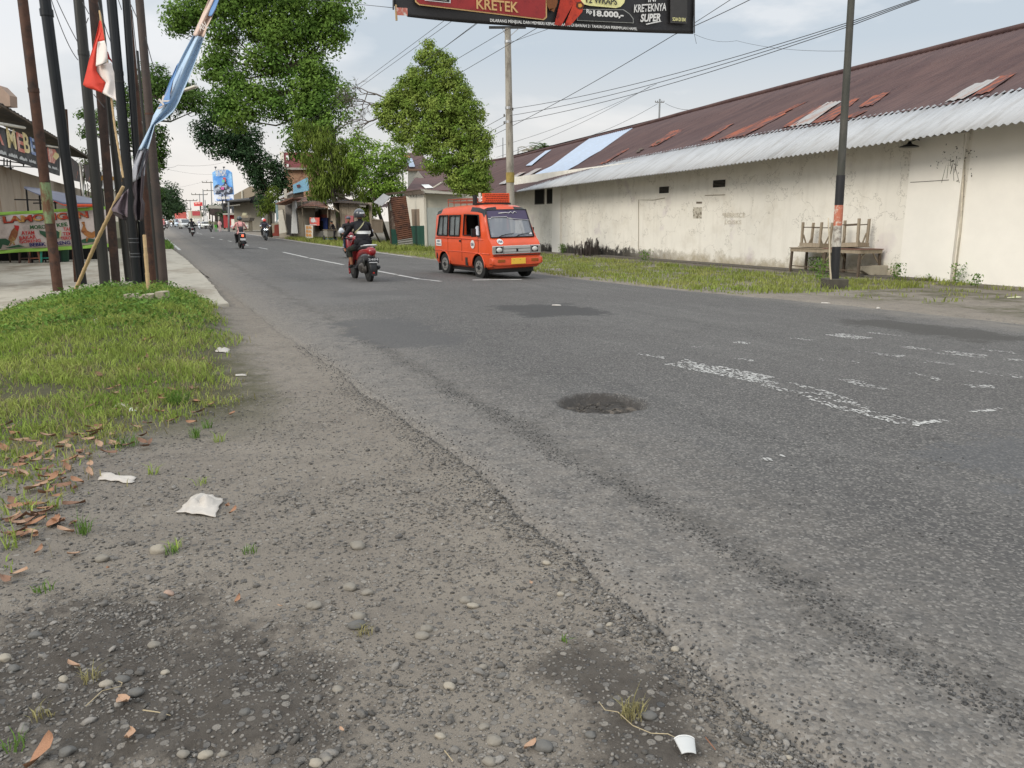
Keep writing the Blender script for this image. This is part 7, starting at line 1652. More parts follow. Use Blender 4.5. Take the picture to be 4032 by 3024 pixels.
    mb=MB();mb.box((.70,-1.42,.5),(.012,.1,.16));mb.build('air_slot',M['dark'],V_)
    for s in (-1,1): mb=MB();mb.box((s*.6,-1.36,.2),(.2,.015,.2));mb.build('mud_flap',M['rubber'],V_)
    # seats
    mb=MB()
    for x in(-.3,.3): mb.box((x,.45,.95),(.42,.12,.5));mb.box((x,.62,.72),(.42,.4,.12))
    mb.box((0,-1.2,.95),(1.1,.1,.4));mb.build('seat',M['steel_grey'],V_,bevel=.03)
    mb=MB();mb.tube([(.3+.16*math.cos(a),.98+.06*math.sin(a),1.02+.15*math.sin(a)) for a in [i*math.pi/8 for i in range(17)]],.012,6);mb.build('steering_wheel',M['black'],V_,smooth=True)
    return V_
VAN=van();VAN.scale=(1.08,1.12,1.07);VAN.location=(8.42,20.35,gz(8.4,20)-.0);VAN.rotation_euler=(R(-0.),R(1.2),math.pi+R(5))
# ---------------------------------------------------------------- people
def capsule(mb,a,b,ra,rb,n=10):
    a=Vector(a);b=Vector(b);mb.tube([a,b],[ra,rb],n);mb.ell(a,(ra,)*3,n,6);mb.ell(b,(rb,)*3,n,6)
def person(name,label,J,cols,vox=.02,hair=None,group=None,headr=.1,face=True,fingers=True):
    """J dict of joints (local); cols: list of (material, tester(point)->bool) first match"""
    t=thing(name,label,'person',(0,0,0),group=group)
    mb=MB();v=lambda k:Vector(J[k])
    pel,ch,nk,hd=v('pelvis'),v('chest'),v('neck'),v('head')
    w=J.get('w',1.)
    up=(ch-pel).normalized();side=(v('shR')-v('shL')).normalized()
    f=side.cross(up)
    rot=Matrix((side,-f if False else up.cross(side),up)).transposed()
    mb.ell(pel,(.17*w,.13*w,.14),14,8,rot);mb.ell(pel.lerp(ch,.5),(.155*w,.125*w,.2),14,8,rot);mb.ell(ch,(.175*w,.125*w,.2),14,8,rot)
    mb.tube([v('shL').lerp(v('shR'),.12),v('shL').lerp(v('shR'),.5)+up*.02,v('shL').lerp(v('shR'),.88)],[.075*w,.095*w,.075*w],12)
    mb.ell(v('shL'),(.07*w,)*3,10,6);mb.ell(v('shR'),(.07*w,)*3,10,6)
    mb.tube([nk-(hd-nk)*.5,nk,hd],[.06,.052,.05],10)
    mb.ell(hd,(headr*.76,headr*.95,headr*1.15),14,10)
    fh=Vector(J.get('face',(0,1,0)))
    if face:
        mb.ell(hd+fh*headr*.9-Vector((0,0,.015)),(.014,.02,.022),8,6);mb.ell(hd+fh*headr*.75-Vector((0,0,.06)),(.035,.03,.03),8,6)
        sd=fh.cross(Vector((0,0,1)))
        for s in(-1,1): mb.ell(hd+sd*s*headr*.78,(.012,.02,.03),8,6)
    for s in 'LR':
        capsule(mb,v('sh'+s),v('el'+s),.056*w,.045*w);capsule(mb,v('el'+s),v('ha'+s),.043*w,.03)
        ha,el=v('ha'+s),v('el'+s);dd=(ha-el).normalized();pm=ha+dd*.045;mb.ell(pm,(.035,.042,.026),10,6)
        if fingers:
            sx=1 if s=='R' else -1;lat=dd.cross(Vector((0,0,1))).normalized()
            for i,(o_,l_) in enumerate([(-.027,.058),(-.009,.068),(.009,.064),(.026,.05)]):
                b0_=pm+lat*o_+dd*.03;b1_=b0_+dd*l_*.5-Vector((0,0,.006));b2_=b1_+dd*l_*.2-Vector((0,0,l_*.5));capsule(mb,b0_,b1_,.0115,.0105,6);capsule(mb,b1_,b2_,.0105,.0095,6)
            b0_=pm-lat*.03*sx;capsule(mb,b0_,b0_+dd*.03-lat*.02*sx-Vector((0,0,.03)),.0125,.0105,6)
        capsule(mb,v('hp'+s),v('kn'+s),.088*w,.062*w);capsule(mb,v('kn'+s),v('an'+s),.058*w,.04)
        an=v('an'+s);ft=v('ft'+s);mb.tube([an,an.lerp(ft,.3),ft],[.042,.044,.034],10);mb.ell(ft,(.042,.055,.032),10,6)
    body=mb.build('body',[c[0] for c in cols],t,recalc=False)
    m=body.modifiers.new('r','REMESH');m.mode='VOXEL';m.voxel_size=vox;m.use_smooth_shade=True
    m2=body.modifiers.new('s','SMOOTH');m2.factor=.5;m2.iterations=2
    me=evalmesh(body);body.modifiers.clear();body.data=me
    me.materials.clear()
    for c in cols: me.materials.append(c[0])
    for p in me.polygons:
        c=p.center
        for i,(mm,tst) in enumerate(cols):
            if tst(c): p.material_index=i;break
    return t
def helmet(t,c,m,r=.138,visor=None,stripe=None,face=(0,1,0)):
    mb=MB();fz=Vector(face);n=20
    vs=[]
    # open shell: dome plus sides down
    def fn(a,b):
        th=2*math.pi*a;ph=b*math.pi*.62
        d=Vector((math.sin(th)*math.sin(ph),math.cos(th)*math.sin(ph),math.cos(ph)))
        k=1.0
        return Vector(c)+Vector((d.x*r*.93,d.y*r*1.06,d.z*r*(1. if d.z>0 else 1.25)))
    mb.grid(fn,24,12);h=mb.build('helmet',m,t,smooth=True,solid=.012,recalc=False)
    mb=MB();mb.tube([fn(i/24,1) for i in range(25)],.01,6);mb.build('helmet_rim',M['black'],h,smooth=True)
    if visor:
        mb=MB()
        def vf(a,b):
            th=lerp(-.9,.9,a)+math.atan2(fz.x,fz.y);ph=lerp(.95,1.75,b);return Vector(c)+Vector((math.sin(th)*math.sin(ph)*r*1.02,math.cos(th)*math.sin(ph)*r*1.14,math.cos(ph)*r*1.05))
        mb.grid(vf,10,5);mb.build('visor',visor,h,smooth=True,recalc=False)
    if stripe:
        mb=MB()
        def sf_(a,b):
            th=math.pi+lerp(-.9,.3,a);ph=lerp(1.2,1.42,b);return Vector(c)+Vector((math.sin(th)*math.sin(ph)*r*.975,math.cos(th)*math.sin(ph)*r*1.1,math.cos(ph)*r*1.03))
        mb.grid(sf_,8,2);mb.build('reflective_stripe',stripe,h,smooth=True,recalc=False)
    return h
def ridepose(lean=.1,hz=.80,kw=.2,sc_=1.,w=1.):
    J=dict(pelvis=(0,-.22,hz+.06),chest=(0,-.16+lean*.5,hz+.42),neck=(0,-.13+lean,hz+.62),head=(0,-.10+lean*1.1,hz+.775),shL=(-.19,-.15+lean,hz+.54),shR=(.19,-.15+lean,hz+.54),elL=(-.34,.03+lean,hz+.30),elR=(.34,.03+lean,hz+.30),haL=(-.33,.32,hz+.25),haR=(.33,.32,hz+.25),hpL=(-.1,-.16,hz+.03),hpR=(.1,-.16,hz+.03),knL=(-kw,.24,hz-.05),knR=(kw,.24,hz-.05),anL=(-kw+.02,.16,hz-.44),anR=(kw-.02,.16,hz-.44),ftL=(-kw+.01,.31,hz-.485),ftR=(kw-.01,.31,hz-.485),w=w)
    return J
SK=M['skin']
JK=mat('jacket_black',(.006,.0055,.008),.75,.25,6,.2,12);OL=mat('olive_cloth',(.02,.024,.015),.85,.25,6,.2,12)
# ---------------------------------------------------------------- scooters
def scooter(label,body,panel=None,plate=None,group=None,lit=None,tail=None,nm='scooter',bulk=1.,twin=False,mir=True):
    t=thing(nm,label,'scooter',group=group);panel=panel or M['black']
    for y in(.64,-.62):
        w=MB();N=26;w.tube([(-.05,y,.28),(-.035,y,.28),(.035,y,.28),(.05,y,.28)],[.235,.28,.28,.235],N);o=w.build('rear_wheel' if y<0 else 'front_wheel',M['rubber'],t,smooth=35)
        w=MB();w.tube([(-.052,y,.28),(.052,y,.28)],[.17,.17],18);w.build('rim',M['steel_grey'],o,smooth=35)
    mb=MB();mb.loft([(-.96,.70,.04,.05),(-.92,.72,.085,.09),(-.80,.74,.125,.10),(-.55,.73,.15,.09),(-.3,.69,.155,.10),(-.05,.60,.14,.13),(.04,.52,.12,.12)],18,2.2);mb.build('rear_body',body,t,smooth=True)
    mb=MB();mb.loft([(-.88,.62,.05,.05),(-.74,.60,.13,.10),(-.5,.56,.16,.13),(-.2,.48,.16,.14),(.05,.38,.14,.09)],16,2.6);mb.build('side_panel',panel,t,smooth=True)
    mb=MB();mb.loft([(-.80,.80,.10,.02),(-.72,.815,.14,.035),(-.45,.80,.15,.045),(-.15,.765,.145,.05),(.08,.73,.10,.04)],16,3);mb.build('seat',M['rubber'],t,smooth=True)
    mb=MB();mb.tube([(-.15,-.50,.84),(-.15,-.78,.87),(-.10,-.90,.88),(.10,-.90,.88),(.15,-.78,.87),(.15,-.50,.84)],.016,8);mb.build('grab_rail',mat('rail_white',(.7,.7,.7),.35,.05,metal=.3),t,smooth=True)
    mb=MB();mb.box((0,.2,.33),(.3,.42,.06));mb.build('footboard',panel,t,bevel=.015)
    mb=MB()
    def shf(a,b):
        x=lerp(-1,1,a);z=lerp(.32,.98,b);wd=pw(z,[(.3,.15),(.5,.2),(.8,.19),(.98,.12)]);return (x*wd,lerp(.50,.36,b)-.09*x*x,z)
    mb.grid(shf,10,8);mb.build('leg_shield',body,t,smooth=True,solid=.03,recalc=False)
    mb=MB();mb.loft([(.28,.99,.07,.05),(.36,1.0,.11,.075),(.46,.98,.10,.075),(.52,.96,.06,.05)],14,2.3);mb.build('handlebar_cowl',body,t,smooth=True)
    mb=MB();mb.tube([(-.34,.27,1.01),(-.2,.33,1.0),(0,.37,.99),(.2,.33,1.0),(.34,.27,1.01)],.014,8);mb.build('handlebar',M['black'],t,smooth=True)
    for s in(-1,1):
        mb=MB();mb.tube([(s*.36,.26,1.01),(s*.24,.31,1.005)],.02,8);mb.build('grip',M['rubber'],t,smooth=True)
        if mir:
            mb=MB();mb.tube([(s*.2,.35,1.02),(s*.30,.36,1.15)],.007,6);q=mb.build('mirror_stalk',M['black'],t,smooth=True)
            mb=MB();mb.ell((s*.37,.365,1.19),(.075,.02,.055),14,8);mb.build('mirror_glass',mat('mirror_white',(.75,.78,.82),.15,.03),q,smooth=True)
    mb=MB();mb.tube([(0,.40,.9),(0,.56,.5)],.035,8);mb.tube([(-.07,.56,.55),(-.07,.64,.28)],.02,8);mb.tube([(.07,.56,.55),(.07,.64,.28)],.02,8);mb.build('fork',M['steel_black'],t,smooth=True)
    mb=MB()
    def ff(a,b): th=lerp(-.5,2.2,a);x=lerp(-1,1,b);return (x*.065,.64+.32*math.sin(th-.6)*-1*-1*math.cos(0)*.0+ .32*math.cos(th),.28+.32*math.sin(th)-.03*x*x)
    mb.grid(ff,14,4);mb.build('front_fender',body,t,smooth=True,solid=.012,recalc=False)
    # engine, exhaust, shock, rear fender
    mb=MB();mb.ell((-.11,-.42,.33),(.075,.24,.13),14,10);mb.ell((-.10,-.62,.30),(.06,.12,.11),12,8);mb.build('engine_case',mat('engine_metal',(.07,.062,.055),.5,.5,14,metal=.5,col2=(.28,.26,.22),c2scale=8,c2th=(.58,.64)),t,smooth=True)
    mb=MB();mb.tube([(.1,-.2,.28),(.13,-.4,.27),(.15,-.55,.30),(.15,-.9,.36)],[.02,.03,.05,.045],10);mb.build('exhaust',M['steel_black'],t,smooth=True)
    mb=MB();mb.tube([(-.12,-.66,.36),(-.12,-.62,.62)],.028,8);mb.build('shock_absorber',M['steel_grey'],t,smooth=True)
    mb=MB()
    def rf(a,b): th=lerp(1.4,3.5,a);x=lerp(-1,1,b);return (x*.085,-.64+.34*math.cos(th),.29+.34*math.sin(th))
    mb.grid(rf,12,3);mb.build('rear_mudguard',M['black'],t,smooth=True,solid=.012,recalc=False)
    mb=MB();mb.prism([(-.085,-.945,.52),(.085,-.945,.52),(.10,-.97,.28),(.05,-.985,.16),(-.05,-.985,.16),(-.10,-.97,.28)],(0,.02,0));mb.build('mud_flap',M['black'],t)
    mb=MB();mb.loft([(-.985,.71,.03,.045),(-.97,.71,.055,.06),(-.92,.71,.065,.065)],12,3);tl=mb.build('tail_light',tail or mat('tail_dark',C(120,20,24),.25,.1),t,smooth=True)
    if plate: 
        mb=MB();mb.box((0,-.965,.52),(.27,.008,.11));mb.build('number_plate',plate,t)
    mb=MB();mb.ell((0,-.975,.24),(.035,.01,.03),10,6);mb.build('reflector',mat('reflector_red',C(170,40,30),.3),t,smooth=True)
    if lit is not None:
        if twin: mb=MB();[mb.ell((s*.075,.50,.90),(.06,.03,.05),12,8) for s in(-1,1)]
        else: mb=MB();mb.ell((0,.515,.90),(.07,.03,.05),12,8)
        mb.build('headlight',lit,t,smooth=True)
        mb=MB();mb.loft([(.40,.86,.15,.14),(.47,.85,.13,.12),(.50,.84,.08,.08)],14,2.4);mb.build('front_cowl',body,t,smooth=True)
    return t
def place(objs,u,v_,rz,s=1.,pos=None,dz=0):
    P=Ghit(u,v_) if pos is None else Vector(pos)
    P.z=gz(P.x,P.y)+dz
    for o in objs:
        o.location=P;o.rotation_euler=(0,0,rz);o.scale=(s,s,s)
RB=mat('scooter_red',C(145,20,26),.3,.05,3,coat=.6);BKb=mat('bike_black',(.02,.02,.022),.35,.1,5,coat=.4);PLW=mat('plate_white',(.7,.7,.7),.5,.03);PLK=mat('plate_black',(.03,.03,.035),.5)
HL=mat('headlight_lit',(.9,.95,1),.3,emis=((.9,.97,1),3.));TLI=mat('tail_lit',(.8,.1,.05),.3,emis=((1,.12,.05),1.6))
# red scooter with rider in black jacket
s1=scooter('bright red scooter ridden away from the camera in the left lane','_' and RB,mat('panel_silverblack',(.05,.05,.055),.3,.1,5,coat=.5),PLK)
t0=bpy.data.objects[s1.name]
for tx_,x0,x1,z,h_ in [('2484',.12,-.12,.525,.05)]:
    text_on(tx_,Vector((-x0,-.97,z)),Vector((-x1,-.97,z)),mat('plate_ink',(.55,.55,.55),.5),s1,h=h_,off=.003,bold=.02,name='plate_lettering')
mb=MB();mb.box((0,-.971,.478),(.2,.003,.018));mb.build('plate_strip',PLW,s1)
J=ridepose(.12,.80,.22,w=1.12)
r1=person('person','rider in black jacket with white back stripe and grey helmet on the red scooter',J,[(SK,lambda c:c.z>1.49 or (c.z<.56 and c.z>.38) or (abs(c.x)>.27 and c.y>.30)),(M['rubber'],lambda c:c.z<=.38),(OL,lambda c:c.z<.84 and (c.y>-.12 or c.z<.74)),(JK,lambda c:True)],vox=.014)
# remove broken limb colours: stripe, strap, helmet
helmet(r1,(0,J['head'][1],J['head'][2]+.015),mat('helmet_grey',C(66,68,72),.25,.1,6,coat=.6),.14,visor=M['glass'],stripe=mat('stripe_white',(.8,.8,.8),.3))
def backwrap(z0,z1,x0,x1,name,m,t,off=.015,J=J,zx=0):
    me=[o for o in t.children if o.name.startswith('body')][0]
    from mathutils.bvhtree import BVHTree
    bvh=BVHTree.FromObject(me,bpy.context.evaluated_depsgraph_get()) if False else BVHTree.FromPolygons([v.co for v in me.data.vertices],[p.vertices for p in me.data.polygons])
    def fn(a,b):
        x=lerp(x0,x1,a);z=lerp(z0,z1,b)+zx*(a-.5)
        h_=bvh.ray_cast(Vector((x,-1,z)),Vector((0,1,0)));return (x,(h_[0].y if h_[0] else -.2)-off,z)
    mb=MB();mb.grid(fn,16,3);return mb.build(name,m,t,smooth=True,recalc=False)
backwrap(1.13,1.20,-.16,.19,'white_back_stripe',M['white'],r1)
backwrap(1.28,1.315,-.20,.10,'shoulder_strap',mat('strap_beige',C(160,155,120),.8),r1,.02,zx=.30)
mb=MB();mb.loft([(-.30,.94,.20,.10),(-.22,.93,.215,.12),(-.1,.93,.20,.11)],14,2.6);mb.build('jacket_hem',JK,r1,smooth=True)
place([s1,r1],1433,1113,R(3),1.0,pos=(4.50,18.85,0))
# oncoming rider behind
s2=scooter('dark red scooter coming towards the camera, half hidden by the black-jacketed rider',mat('scooter_maroon',C(120,24,34),.3,.05,coat=.5),M['black'],PLW,lit=mat('lens_clear',(0,0,0)))
J2=ridepose(.05,.80,.24);DN=mat('denim',(.03,.05,.09),.8,.2,8)
r2=person('person','man in black t-shirt and jeans with a flat dark cap on the oncoming scooter',J2,[(SK,lambda c:c.z>1.47 or (c.y>.10 and c.z>.98) or (c.z<.42)),(DN,lambda c:c.z<.86 and (c.y>-.15 or c.z<.76)),(mat('shirt_black',(.016,.015,.017),.8),lambda c:True)],vox=.016)
mb=MB();mb.ell((0,J2['head'][1],J2['head'][2]+.06),(.1,.12,.075),14,8);mb.tube([(-.07,.08,J2['head'][2]+.06),(0,.14,J2['head'][2]+.05),(.07,.08,J2['head'][2]+.06)],.02,6);mb.build('cap',mat('cap_grey',C(80,86,96),.6),r2,smooth=True)
place([s2,r2],1340,1016,math.pi-R(4),1.,pos=(7.15,31.9,0))
# pink rider
s3=scooter('black scooter with glowing red tail lamp in the left lane, further ahead',BKb,M['black'],PLW,tail=TLI)
J3=ridepose(.08,.80,.24,w=1.08);PK=mat('pink_shirt',C(222,160,155),.8,.08,5,.2,10)
r3=person('person','rider in a pink shirt with black backpack and dark helmet',J3,[(SK,lambda c:c.z>1.49 or (abs(c.x)>.27 and c.y>.28)),(M['black'],lambda c:c.z<.86 and (c.y>-.15 or c.z<.78)),(PK,lambda c:True)],vox=.022)
helmet(r3,(0,J3['head'][1],J3['head'][2]+.015),mat('helmet_dark',C(58,68,72),.3,.1,coat=.5),.14,visor=M['glass'])
bp3=thing('backpack','small black and grey backpack on the pink-shirted rider','backpack',(0,0,0));mb=MB();mb.loft([(-.46,1.0,.08,.13),(-.42,1.0,.12,.17),(-.30,1.02,.12,.18)],14,2.8);mb.build('bag',mat('bag_dark',(.035,.035,.04),.7),bp3,smooth=True)
mb=MB();mb.tube([(-.12,-.32,1.10),(-.14,-.24,1.36),(-.12,-.1,1.40)],.018,6);mb.tube([(.12,-.32,1.10),(.14,-.24,1.36),(.12,-.1,1.40)],.018,6);mb.build('strap',mat('bag_dark',(0,0,0)),bp3,smooth=True)
place([s3,r3,bp3],0,0,R(1),1.,pos=(4.05,44.5,0))
# oncoming motorcycle with two people
s4=scooter('dark motorcycle with two lit headlights coming towards the camera',mat('bike_grey',(.05,.055,.06),.4,.2),M['black'],PLW,lit=HL,nm='motorcycle',twin=True);s4['category']='motorcycle'
J4=ridepose(.12,.82,.26);BT_=mat('batik_shirt',C(88,86,98),.8,.5,5,col2=C(45,42,52),c2scale=9)
r4=person('person','rider in a patterned grey shirt and red helmet on the twin-lamp motorcycle',J4,[(SK,lambda c:(abs(c.x)>.27 and c.y>.28)),(M['black'],lambda c:c.z<.86 or c.z>1.42),(BT_,lambda c:True)],vox=.03)
helmet(r4,(0,J4['head'][1],J4['head'][2]+.015),mat('helmet_coral',C(222,84,76),.35,.05),.14)
J5={k:(v if k=='w' else (v[0]+(.04),v[1]-.38,v[2]+.07)) for k,v in ridepose(.0,.82,.26).items()};J5['haL']=(-.15,-.2,1.0);J5['haR']=(.2,-.2,1.0);J5['elL']=(-.3,-.3,1.05);J5['elR']=(.34,-.3,1.05)
r5=person('person','pillion passenger with a white helmet behind the red-helmeted rider',J5,[(M['black'],lambda c:True)],vox=.03,fingers=False)
helmet(r5,(.05,J5['head'][1],J5['head'][2]+.02),mat('helmet_white',C(225,225,232),.3,.05),.14)
place([s4,r4,r5],0,0,math.pi-R(2),1.,pos=(8.0,66.5,0))
# black rider far
s6=scooter('black scooter with a white plate far ahead in the left lane',BKb,M['black'],PLW)
J6=ridepose(.08,.82,.27,w=1.1)
r6=person('person','rider all in black, far ahead in the left lane',J6,[(mat('black_cloth',(.014,.014,.016),.8),lambda c:True)],vox=.03)
helmet(r6,(0,J6['head'][1],J6['head'][2]+.015),M['black'],.14)
place([s6,r6],0,0,0,1.,pos=(3.05,83.,0))
# farther bikes: (u, Dist, heading, body, jacket, helmet, labels)
def farbike(u,D,rz,bm,jm,hm,lab,plab,lit=None,dz=0,nm='scooter'):
    s_=scooter(lab,bm,M['black'],PLW,lit=lit,mir=False,nm=nm,group='scooters far down the road')
    Jx=ridepose(.08,.82,.27);r_=person('person',plab,Jx,[(SK,lambda c:(abs(c.x)>.27 and c.y>.28)),(M['black'],lambda c:c.z<.86),(jm,lambda c:True)],vox=.04,fingers=False)
    helmet(r_,(0,Jx['head'][1],Jx['head'][2]+.015),hm,.14)
    p=at(u,876,D);place([s_,r_],0,0,rz,1.,pos=(p.x,p.y,0))
WH_=M['white'];cl=lambda n,*c:mat(n,C(*c),.8,.1,4)
farbike(828,107,math.pi,BKb,cl('vest_olive',120,118,95),WH_,'dark motorcycle of the rider in the olive vest near the right kerb','rider in an olive vest and white helmet near the right kerb',lit=M['cream'])
farbike(783,135,math.pi,mat('scooter_white',(.65,.67,.7),.4),cl('shirt_white',222,216,226),WH_,'white scooter coming down the middle of the road','rider in a white shirt on the white scooter',lit=HL)
farbike(756,140,math.pi,BKb,cl('shirt_wine',120,50,60),WH_,'dark scooter between the silver minivan and the box truck','rider in a wine-red top beside the silver minivan')
farbike(705,150,0,BKb,cl('shirt_mauve',150,120,140),WH_,'dark scooter in front of the pale van','rider in a mauve top in front of the pale van')
farbike(674,165,math.pi,mat('scooter_white',(0,0,0)),cl('shirt_tan',140,110,80),WH_,'white-fronted scooter with a bright headlamp on the far left','rider of the bright-lamped scooter on the far left',lit=HL)
farbike(656,140,0,BKb,cl('shirt_bright',225,225,225),BKb,'dark scooter at the far left road edge','rider in a bright white shirt at the far left road edge')
farbike(644,118,0,BKb,cl('shirt_rose',190,120,120),mat('helmet_coral',(0,0,0)),'dark scooter just right of the rightmost sign pole','rider in a rose top and red helmet just right of the sign poles')
# ---------------------------------------------------------------- cars and trucks far away
def car(label,cat,L_,W_,H_,hood,body,kind='sedan',group='vehicles queuing far down the road'):
    t=thing('car' if kind=='sedan' else 'van',label,cat,group=group)
    h2=L_/2;bz=H_*.52
    if kind=='sedan': secs=[(-h2,.55,W_*.44,.25),(-h2+.15,.60,W_*.49,.35),(-.9,.60,W_*.5,.38),(.7,.60,W_*.5,.38),(h2-.25,.55,W_*.49,.30),(h2,.5,W_*.42,.2)]
    else: secs=[(-h2,.7,W_*.46,.45),(-h2+.12,.68,W_*.5,.48),(h2-1.,.68,W_*.5,.48),(h2-.3,.62,W_*.49,.40),(h2,.55,W_*.44,.28)]
    mb=MB();mb.loft(secs,20,5);mb.build('body',body,t,smooth=40)
    if kind=='sedan': cs=[(-1.5,.98,.55,.05),(-.95,1.15,W_*.40,H_-1.17),(.2,1.15,W_*.41,H_-1.16),(1.0,.98,W_*.42,.06)]
    else: cs=[(-h2+.03,1.3,W_*.44,H_-1.36),(-h2+.3,1.35,W_*.46,H_-1.36),(h2-1.7,1.35,W_*.46,H_-1.36),(h2-.75,1.1,W_*.45,.1)]
    mb=MB();mb.loft(cs,20,5);mb.build('cabin',body,t,smooth=40)
    # windscreen
    y0=(1.02 if kind=='sedan' else h2-.72);y1=(.22 if kind=='sedan' else h2-1.55);z0=1.02 if kind=='sedan' else 1.12;z1=H_-.1
    mb=MB();mb.prism([(-W_*.40,y0+.05,z0),(W_*.40,y0+.05,z0),(W_*.36,y1+.07,z1),(-W_*.36,y1+.07,z1)],(0,.03,.03));mb.build('windscreen',M['glass'],t)
    for s in(-1,1):
        mb=MB();yy=(-.95,.6) if kind=='sedan' else (-h2+.4,h2-1.3);mb.prism([(s*W_*.455,yy[0],z0),(s*W_*.455,yy[1],z0),(s*W_*.43,yy[1]-.35,z1),(s*W_*.43,yy[0]+.1,z1)],(s*.02,0,0));mb.build('side_window',M['glass'],t)
        mb=MB();mb.ell((s*W_*.36,h2-.05,.68),(.16,.08,.09),10,6);mb.build('headlight',M['cream'],t,smooth=True)
        mb=MB();mb.box((s*(W_*.5+.1),y0-.1,1.08),(.16,.08,.12));mb.build('side_mirror',body,t)
        for y in(-h2*.62,h2*.62):
            mb=MB();mb.tube([(s*(W_*.5-.2),y,.31),(s*(W_*.5),y,.31)],.31,18);w=mb.build('wheel',M['rubber'],t,smooth=35);mb=MB();mb.disc((s*W_*.5,y,.31),(1,0,0),.18,.02,14);mb.build('rim',M['alu'],w)
    mb=MB();mb.box((0,h2+.0,.55),(W_*.5,.04,.16));mb.build('grille',M['steel_grey'],t);mb=MB();mb.box((0,h2+.03,.4),(.45,.02,.12));mb.build('number_plate',PLK,t)
    return t
def truck(label,cabm,boxm,L_=6.5,W_=2.1,H_=3.1,face=None,cabH=2.1,group='vehicles queuing far down the road'):
    t=thing('truck',label,'truck',group=group)
    mb=MB();mb.box((0,-.9,1.0+(H_-1)/2),(W_,L_-1.7,H_-1.0));mb.build('cargo_box',boxm,t,bevel=.03)
    if face: mb=MB();mb.box((0,L_/2-1.72,H_-.55),(W_*.72,.06,.9));mb.build('box_front_panel',face,t)
    mb=MB();mb.loft([(L_/2-1.6,1.25,W_*.46,.85),(L_/2-.5,1.25,W_*.46,.85),(L_/2-.05,1.0,W_*.46,.55)],20,6);mb.build('cab',cabm,t,smooth=40)
    mb=MB();mb.prism([(-W_*.4,L_/2-.12,1.25),(W_*.4,L_/2-.12,1.25),(W_*.37,L_/2-.42,1.95),(-W_*.37,L_/2-.42,1.95)],(0,.06,.02));mb.build('windscreen',M['glass'],t)
    mb=MB();mb.box((0,-.5,.7),(W_*.5,L_-1,.25));mb.box((0,L_/2-.02,.55),(W_*.95,.12,.25));mb.build('chassis',M['steel_black'],t)
    for s in(-1,1):
        mb=MB();mb.box((s*W_*.38,L_/2,.85),(.25,.08,.18));mb.build('headlight',M['cream'],t)
        for y in(-L_*.28,L_*.33):
            mb=MB();mb.tube([(s*(W_*.5-.35),y,.4),(s*(W_*.5),y,.4)],.4,18);mb.build('wheel',M['rubber'],t,smooth=35)
        mb=MB();mb.box((s*(W_*.55),L_/2-.5,1.6),(.12,.06,.35));mb.build('side_mirror',M['black'],t)
    return t
def putv(t,u,D,rz=math.pi):
    p=at(u,876,D);t.location=(p.x,p.y,gz(p.x,p.y));t.rotation_euler=(0,0,rz)
SIL=mat('car_silver',C(190,192,190),.35,.05,3,coat=.5)
putv(car('silver-white minivan facing the camera behind the black rider','minivan',4.2,1.7,1.8,.5,SIL,'van'),727,140,math.pi+R(6))
putv(car('pale blue-white van at the left, behind the silver minivan','van',4.2,1.7,1.9,.5,mat('car_paleblue',C(200,212,222),.4),'van'),702,178)
putv(car('white sedan facing the camera right of the box truck','car',4.3,1.7,1.45,.5,mat('car_white',C(222,222,214),.35,coat=.5),'sedan'),807,150)
putv(truck('cream box truck with a pink-red panel on the box front','_' and mat('cab_white',C(215,210,195),.4),mat('box_cream',C(200,188,168),.6,.06),H_=3.6,face=mat('box_red',C(205,90,95),.5)),772,163,math.pi+R(4))
putv(truck('truck with a faded red container far behind the vans','_' and mat('cab_white',(0,0,0)),mat('box_fadedred',C(215,110,100),.7,.12,.6,stretch=(3,1,1)),H_=4.0,W_=2.4,L_=9),715,235,math.pi+R(6))
# pedestrian-like figures: man in green by the kerb, woman in pink, man at cart
def standing(label,pos,rz,cols,vox=.04,bend=0,fing=False,h=1.):
    J=dict(pelvis=(0,0,.92),chest=(0,.02+bend*.3,1.24),neck=(0,.03+bend*.5,1.44),head=(0,.06+bend*.7,1.6-bend*.1),shL=(-.18,.02+bend*.5,1.37),shR=(.18,.02+bend*.5,1.37),elL=(-.24,.02+bend,1.1),elR=(.24,.02+bend,1.1),haL=(-.2,.2+bend,.98),haR=(.2,.2+bend,.98),hpL=(-.09,0,.88),hpR=(.09,0,.88),knL=(-.1,.04,.48),knR=(.1,.02,.48),anL=(-.1,0,.09),anR=(.1,-.02,.09),ftL=(-.1,.12,.04),ftR=(.1,.1,.04))
    t=person('person',label,J,cols,vox=vox,fingers=fing);t.location=pos;t.rotation_euler=(0,0,rz)
    mb=MB();mb.ell((0,J['head'][1]-.015,J['head'][2]+.03),(.088,.105,.105),12,8);mb.build('hair',mat('hair_black',(.01,.009,.008),.6),t,smooth=True);return t
p=at(848,876,108);t=standing('person in a bright green sarong and olive top by the right kerb',(p.x,p.y,gz(p.x,p.y)),math.pi,[(cl('sarong_green',95,190,60),lambda c:c.z<.98),(cl('vest_olive',0,0,0),lambda c:True)])
p=at(853,876,112);t=standing('person in a pale pink dress by the right kerb',(p.x+.4,p.y,gz(p.x,p.y)),math.pi,[(cl('dress_pink',225,180,180),lambda c:c.z<1.45),(SK,lambda c:True)])
p=sk(915,1530,12.2);t=standing('person in dark clothes bending beside the grey push cart',(12.5,p.y-.3,-.17),R(60),[(SK,lambda c:c.z>1.46 or c.z<.2),(cl('darkclothes',30,28,34),lambda c:True)],vox=.03,bend=.25)
